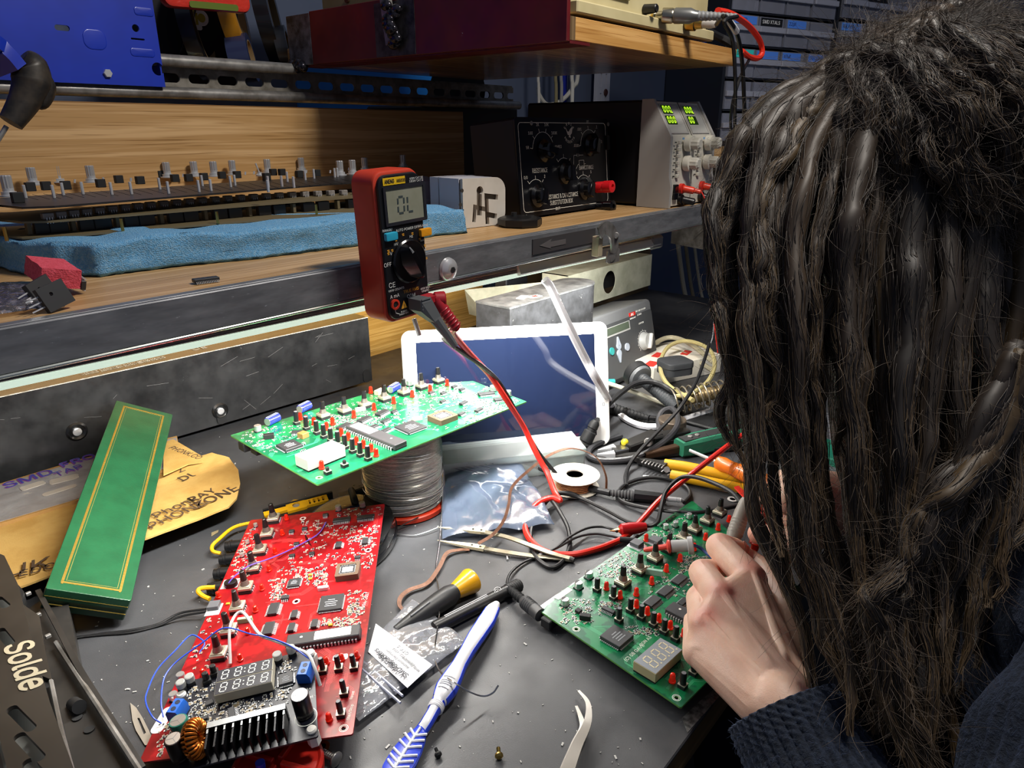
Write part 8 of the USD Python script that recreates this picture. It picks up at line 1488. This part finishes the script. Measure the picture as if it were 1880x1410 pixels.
def from_locks(r_, n):
    ii = r_.integers(0, len(LOCKS), n); P_, D = np.zeros((n, 3)), np.zeros((n, 3))
    for a, i in enumerate(ii):
        c, r = LOCKS[i]; j = r_.integers(0, len(c) - 1); t_ = unit(c[j + 1] - c[j]); o_ = unit(np.cross(t_, r_.normal(0, 1, 3))); P_[a] = c[j] + o_ * r[j] * .85; D[a] = t_ * .75 + o_ * .55
    return P_, D
def from_mesh(m, bias=None):
    def f(r_, n):
        p, fi = trimesh.sample.sample_surface(m, n, seed=int(r_.integers(1 << 30))); nn = m.face_normals[fi]; return np.asarray(p), nn + (bias if bias is not None else 0)
    return f
def from_cap(r_, n):
    p, fi = trimesh.sample.sample_surface(cap, n, seed=int(r_.integers(1 << 30))); p = np.asarray(p); nn = cap.face_normals[fi]; o_ = p - HC - hu * .06; tg = o_ - nn * (o_ * nn).sum(1, keepdims=True); tg /= np.maximum(np.linalg.norm(tg, axis=1, keepdims=True), 1e-6)
    ph = (meshkit.noise(p * 60, 3) - .5)[:, None] * 2.5; bt = np.cross(nn, tg); return p + nn * .002, tg * np.cos(ph) + bt * np.sin(ph) + nn * .45
def add_curves(par, name, c, m): p = Part(name, None, m, None, 30, 'stuff', c); par.subs.append(p)
def fibres(n_per, w, seed, u0, u1):
    r_ = np.random.default_rng(seed); pts, cnt, wd = [], [], []
    for c, r in LOCKS:
        N = len(c); T_c = np.gradient(c, axis=0); T_c /= np.maximum(np.linalg.norm(T_c, axis=1, keepdims=True), 1e-9); x = basis(T_c[0])[0]; X = np.zeros_like(c)
        for i in range(N): x = unit(x - (x @ T_c[i]) * T_c[i]); X[i] = x
        Y_ = np.cross(T_c, X)
        for q_ in range(n_per):
            a0 = r_.uniform(u0, u1 - .12); a1 = min(u1, a0 + r_.uniform(.16, .42)); t_ = np.linspace(a0, a1, 15) * (N - 1); i = t_.astype(int).clip(0, N - 2); f = (t_ - i)[:, None]
            ph = r_.uniform(0, 6.28) + np.linspace(0, r_.normal(0, 1.6), 15) + .25 * np.sin(np.linspace(0, r_.uniform(4, 14), 15)); rad = (r[i] * r_.uniform(.86, 1.06) + .0003 + abs(r_.normal(0, .0007)) * np.sin(np.linspace(0, 3.14 * r_.uniform(1, 3), 15)) ** 2)[:, None]
            pts.append(c[i] * (1 - f) + c[i + 1] * f + rad * (np.cos(ph)[:, None] * X[i] + np.sin(ph)[:, None] * Y_[i])); cnt.append(15); wd.append(np.full(15, w * r_.uniform(.7, 1.3)))
    return np.vstack(pts), np.array(cnt), np.concatenate(wd)
add_curves(hair, 'upper_fibres', fibres(100, .00042, 41, 0, .86), mat('dark_hair_fibre', '#372f29', .55))
add_curves(hair, 'lower_fibres', fibres(60, .00036, 42, .30, 1), mat('golden_hair_fibre', '#5e4b33', .55))
add_curves(hair, 'stray_hairs', strands(26000, from_locks, .008, .040, .45, .00026, 4), mat('stray_hair', '#5d4f41', .5))
add_curves(hair, 'fine_hairs', strands(42000, from_cap, .02, .075, .45, .00030, 5, .8), mat('fine_hair', '#3e3631', .55))
fz = cat(FUZZ_PTS); p = Part('wool_fuzz', None, mat('wool_fuzz', '#3c4a68', .8), None, 30, 'stuff', strands(16000, from_mesh(fz), .002, .007, .7, .00024, 6, 0)); PE.parts.append(p)
# probes in the hands
t = Thing('test_probe', 'grey test probe held in the left hand above the front green board', 'probe')
a, b = Pz(1369, 922, .073), Pz(1344, 994, .046); rod(t, 'grip', a, b, [(.004, -.12), (.0062, 0), (.0074, .25), (.0078, .8), (.006, 1.02)], mat('grey_probe', '#8a847b', .5), 14)
rod(t, 'ribs', a, b, [(.0080 if k % 2 else .0074, .45 + .04 * k) for k in range(10)], mat('grey_probe', '#8a847b'), 14); rod(t, 'needle', b, b + (b - a) * .5, [(.0012, 0), (.0010, .9), (.0002, 1)], SILVER, 8)
t = Thing('test_probe', 'red test probe pinched between the fingers of the right hand', 'probe')
a, b = Pz(1412, 915, .083), Pz(1384, 1012, .036); rod(t, 'grip', a, b, [(.0035, -.15), (.0048, 0), (.0050, .8), (.0068, .84), (.0068, .88), (.004, .9), (.003, 1.05)], mat('orange_red_grip', '#d8321c', .35), 14); rod(t, 'needle', b, b + (b - a) * .3, [(.0012, 0), (.0003, 1)], SILVER, 8); t.part('flag', hull([Pz(x, y, .078) + A(0, 0, z) for x, y in ((1348, 895), (1356, 893), (1376, 912), (1370, 918)) for z in (-.001, .001)]), mat('bright_red_silicone', '#e0321f'))
one('grey_lead_end', lathe([(.0042, 0), (.0048, .004)] + [(.0048 if k % 2 else .0043, .006 + .0016 * k) for k in range(10)] + [(.0036, .024), (.002, .034)], Pz(1386, 893, .088), Pz(1392, 815, .098) - Pz(1386, 893, .088), 14), mat('pale_grey_boot', '#b0aba0', .5), 'pale ribbed grey lead end above the right fingertips', 'lead end')
finish()
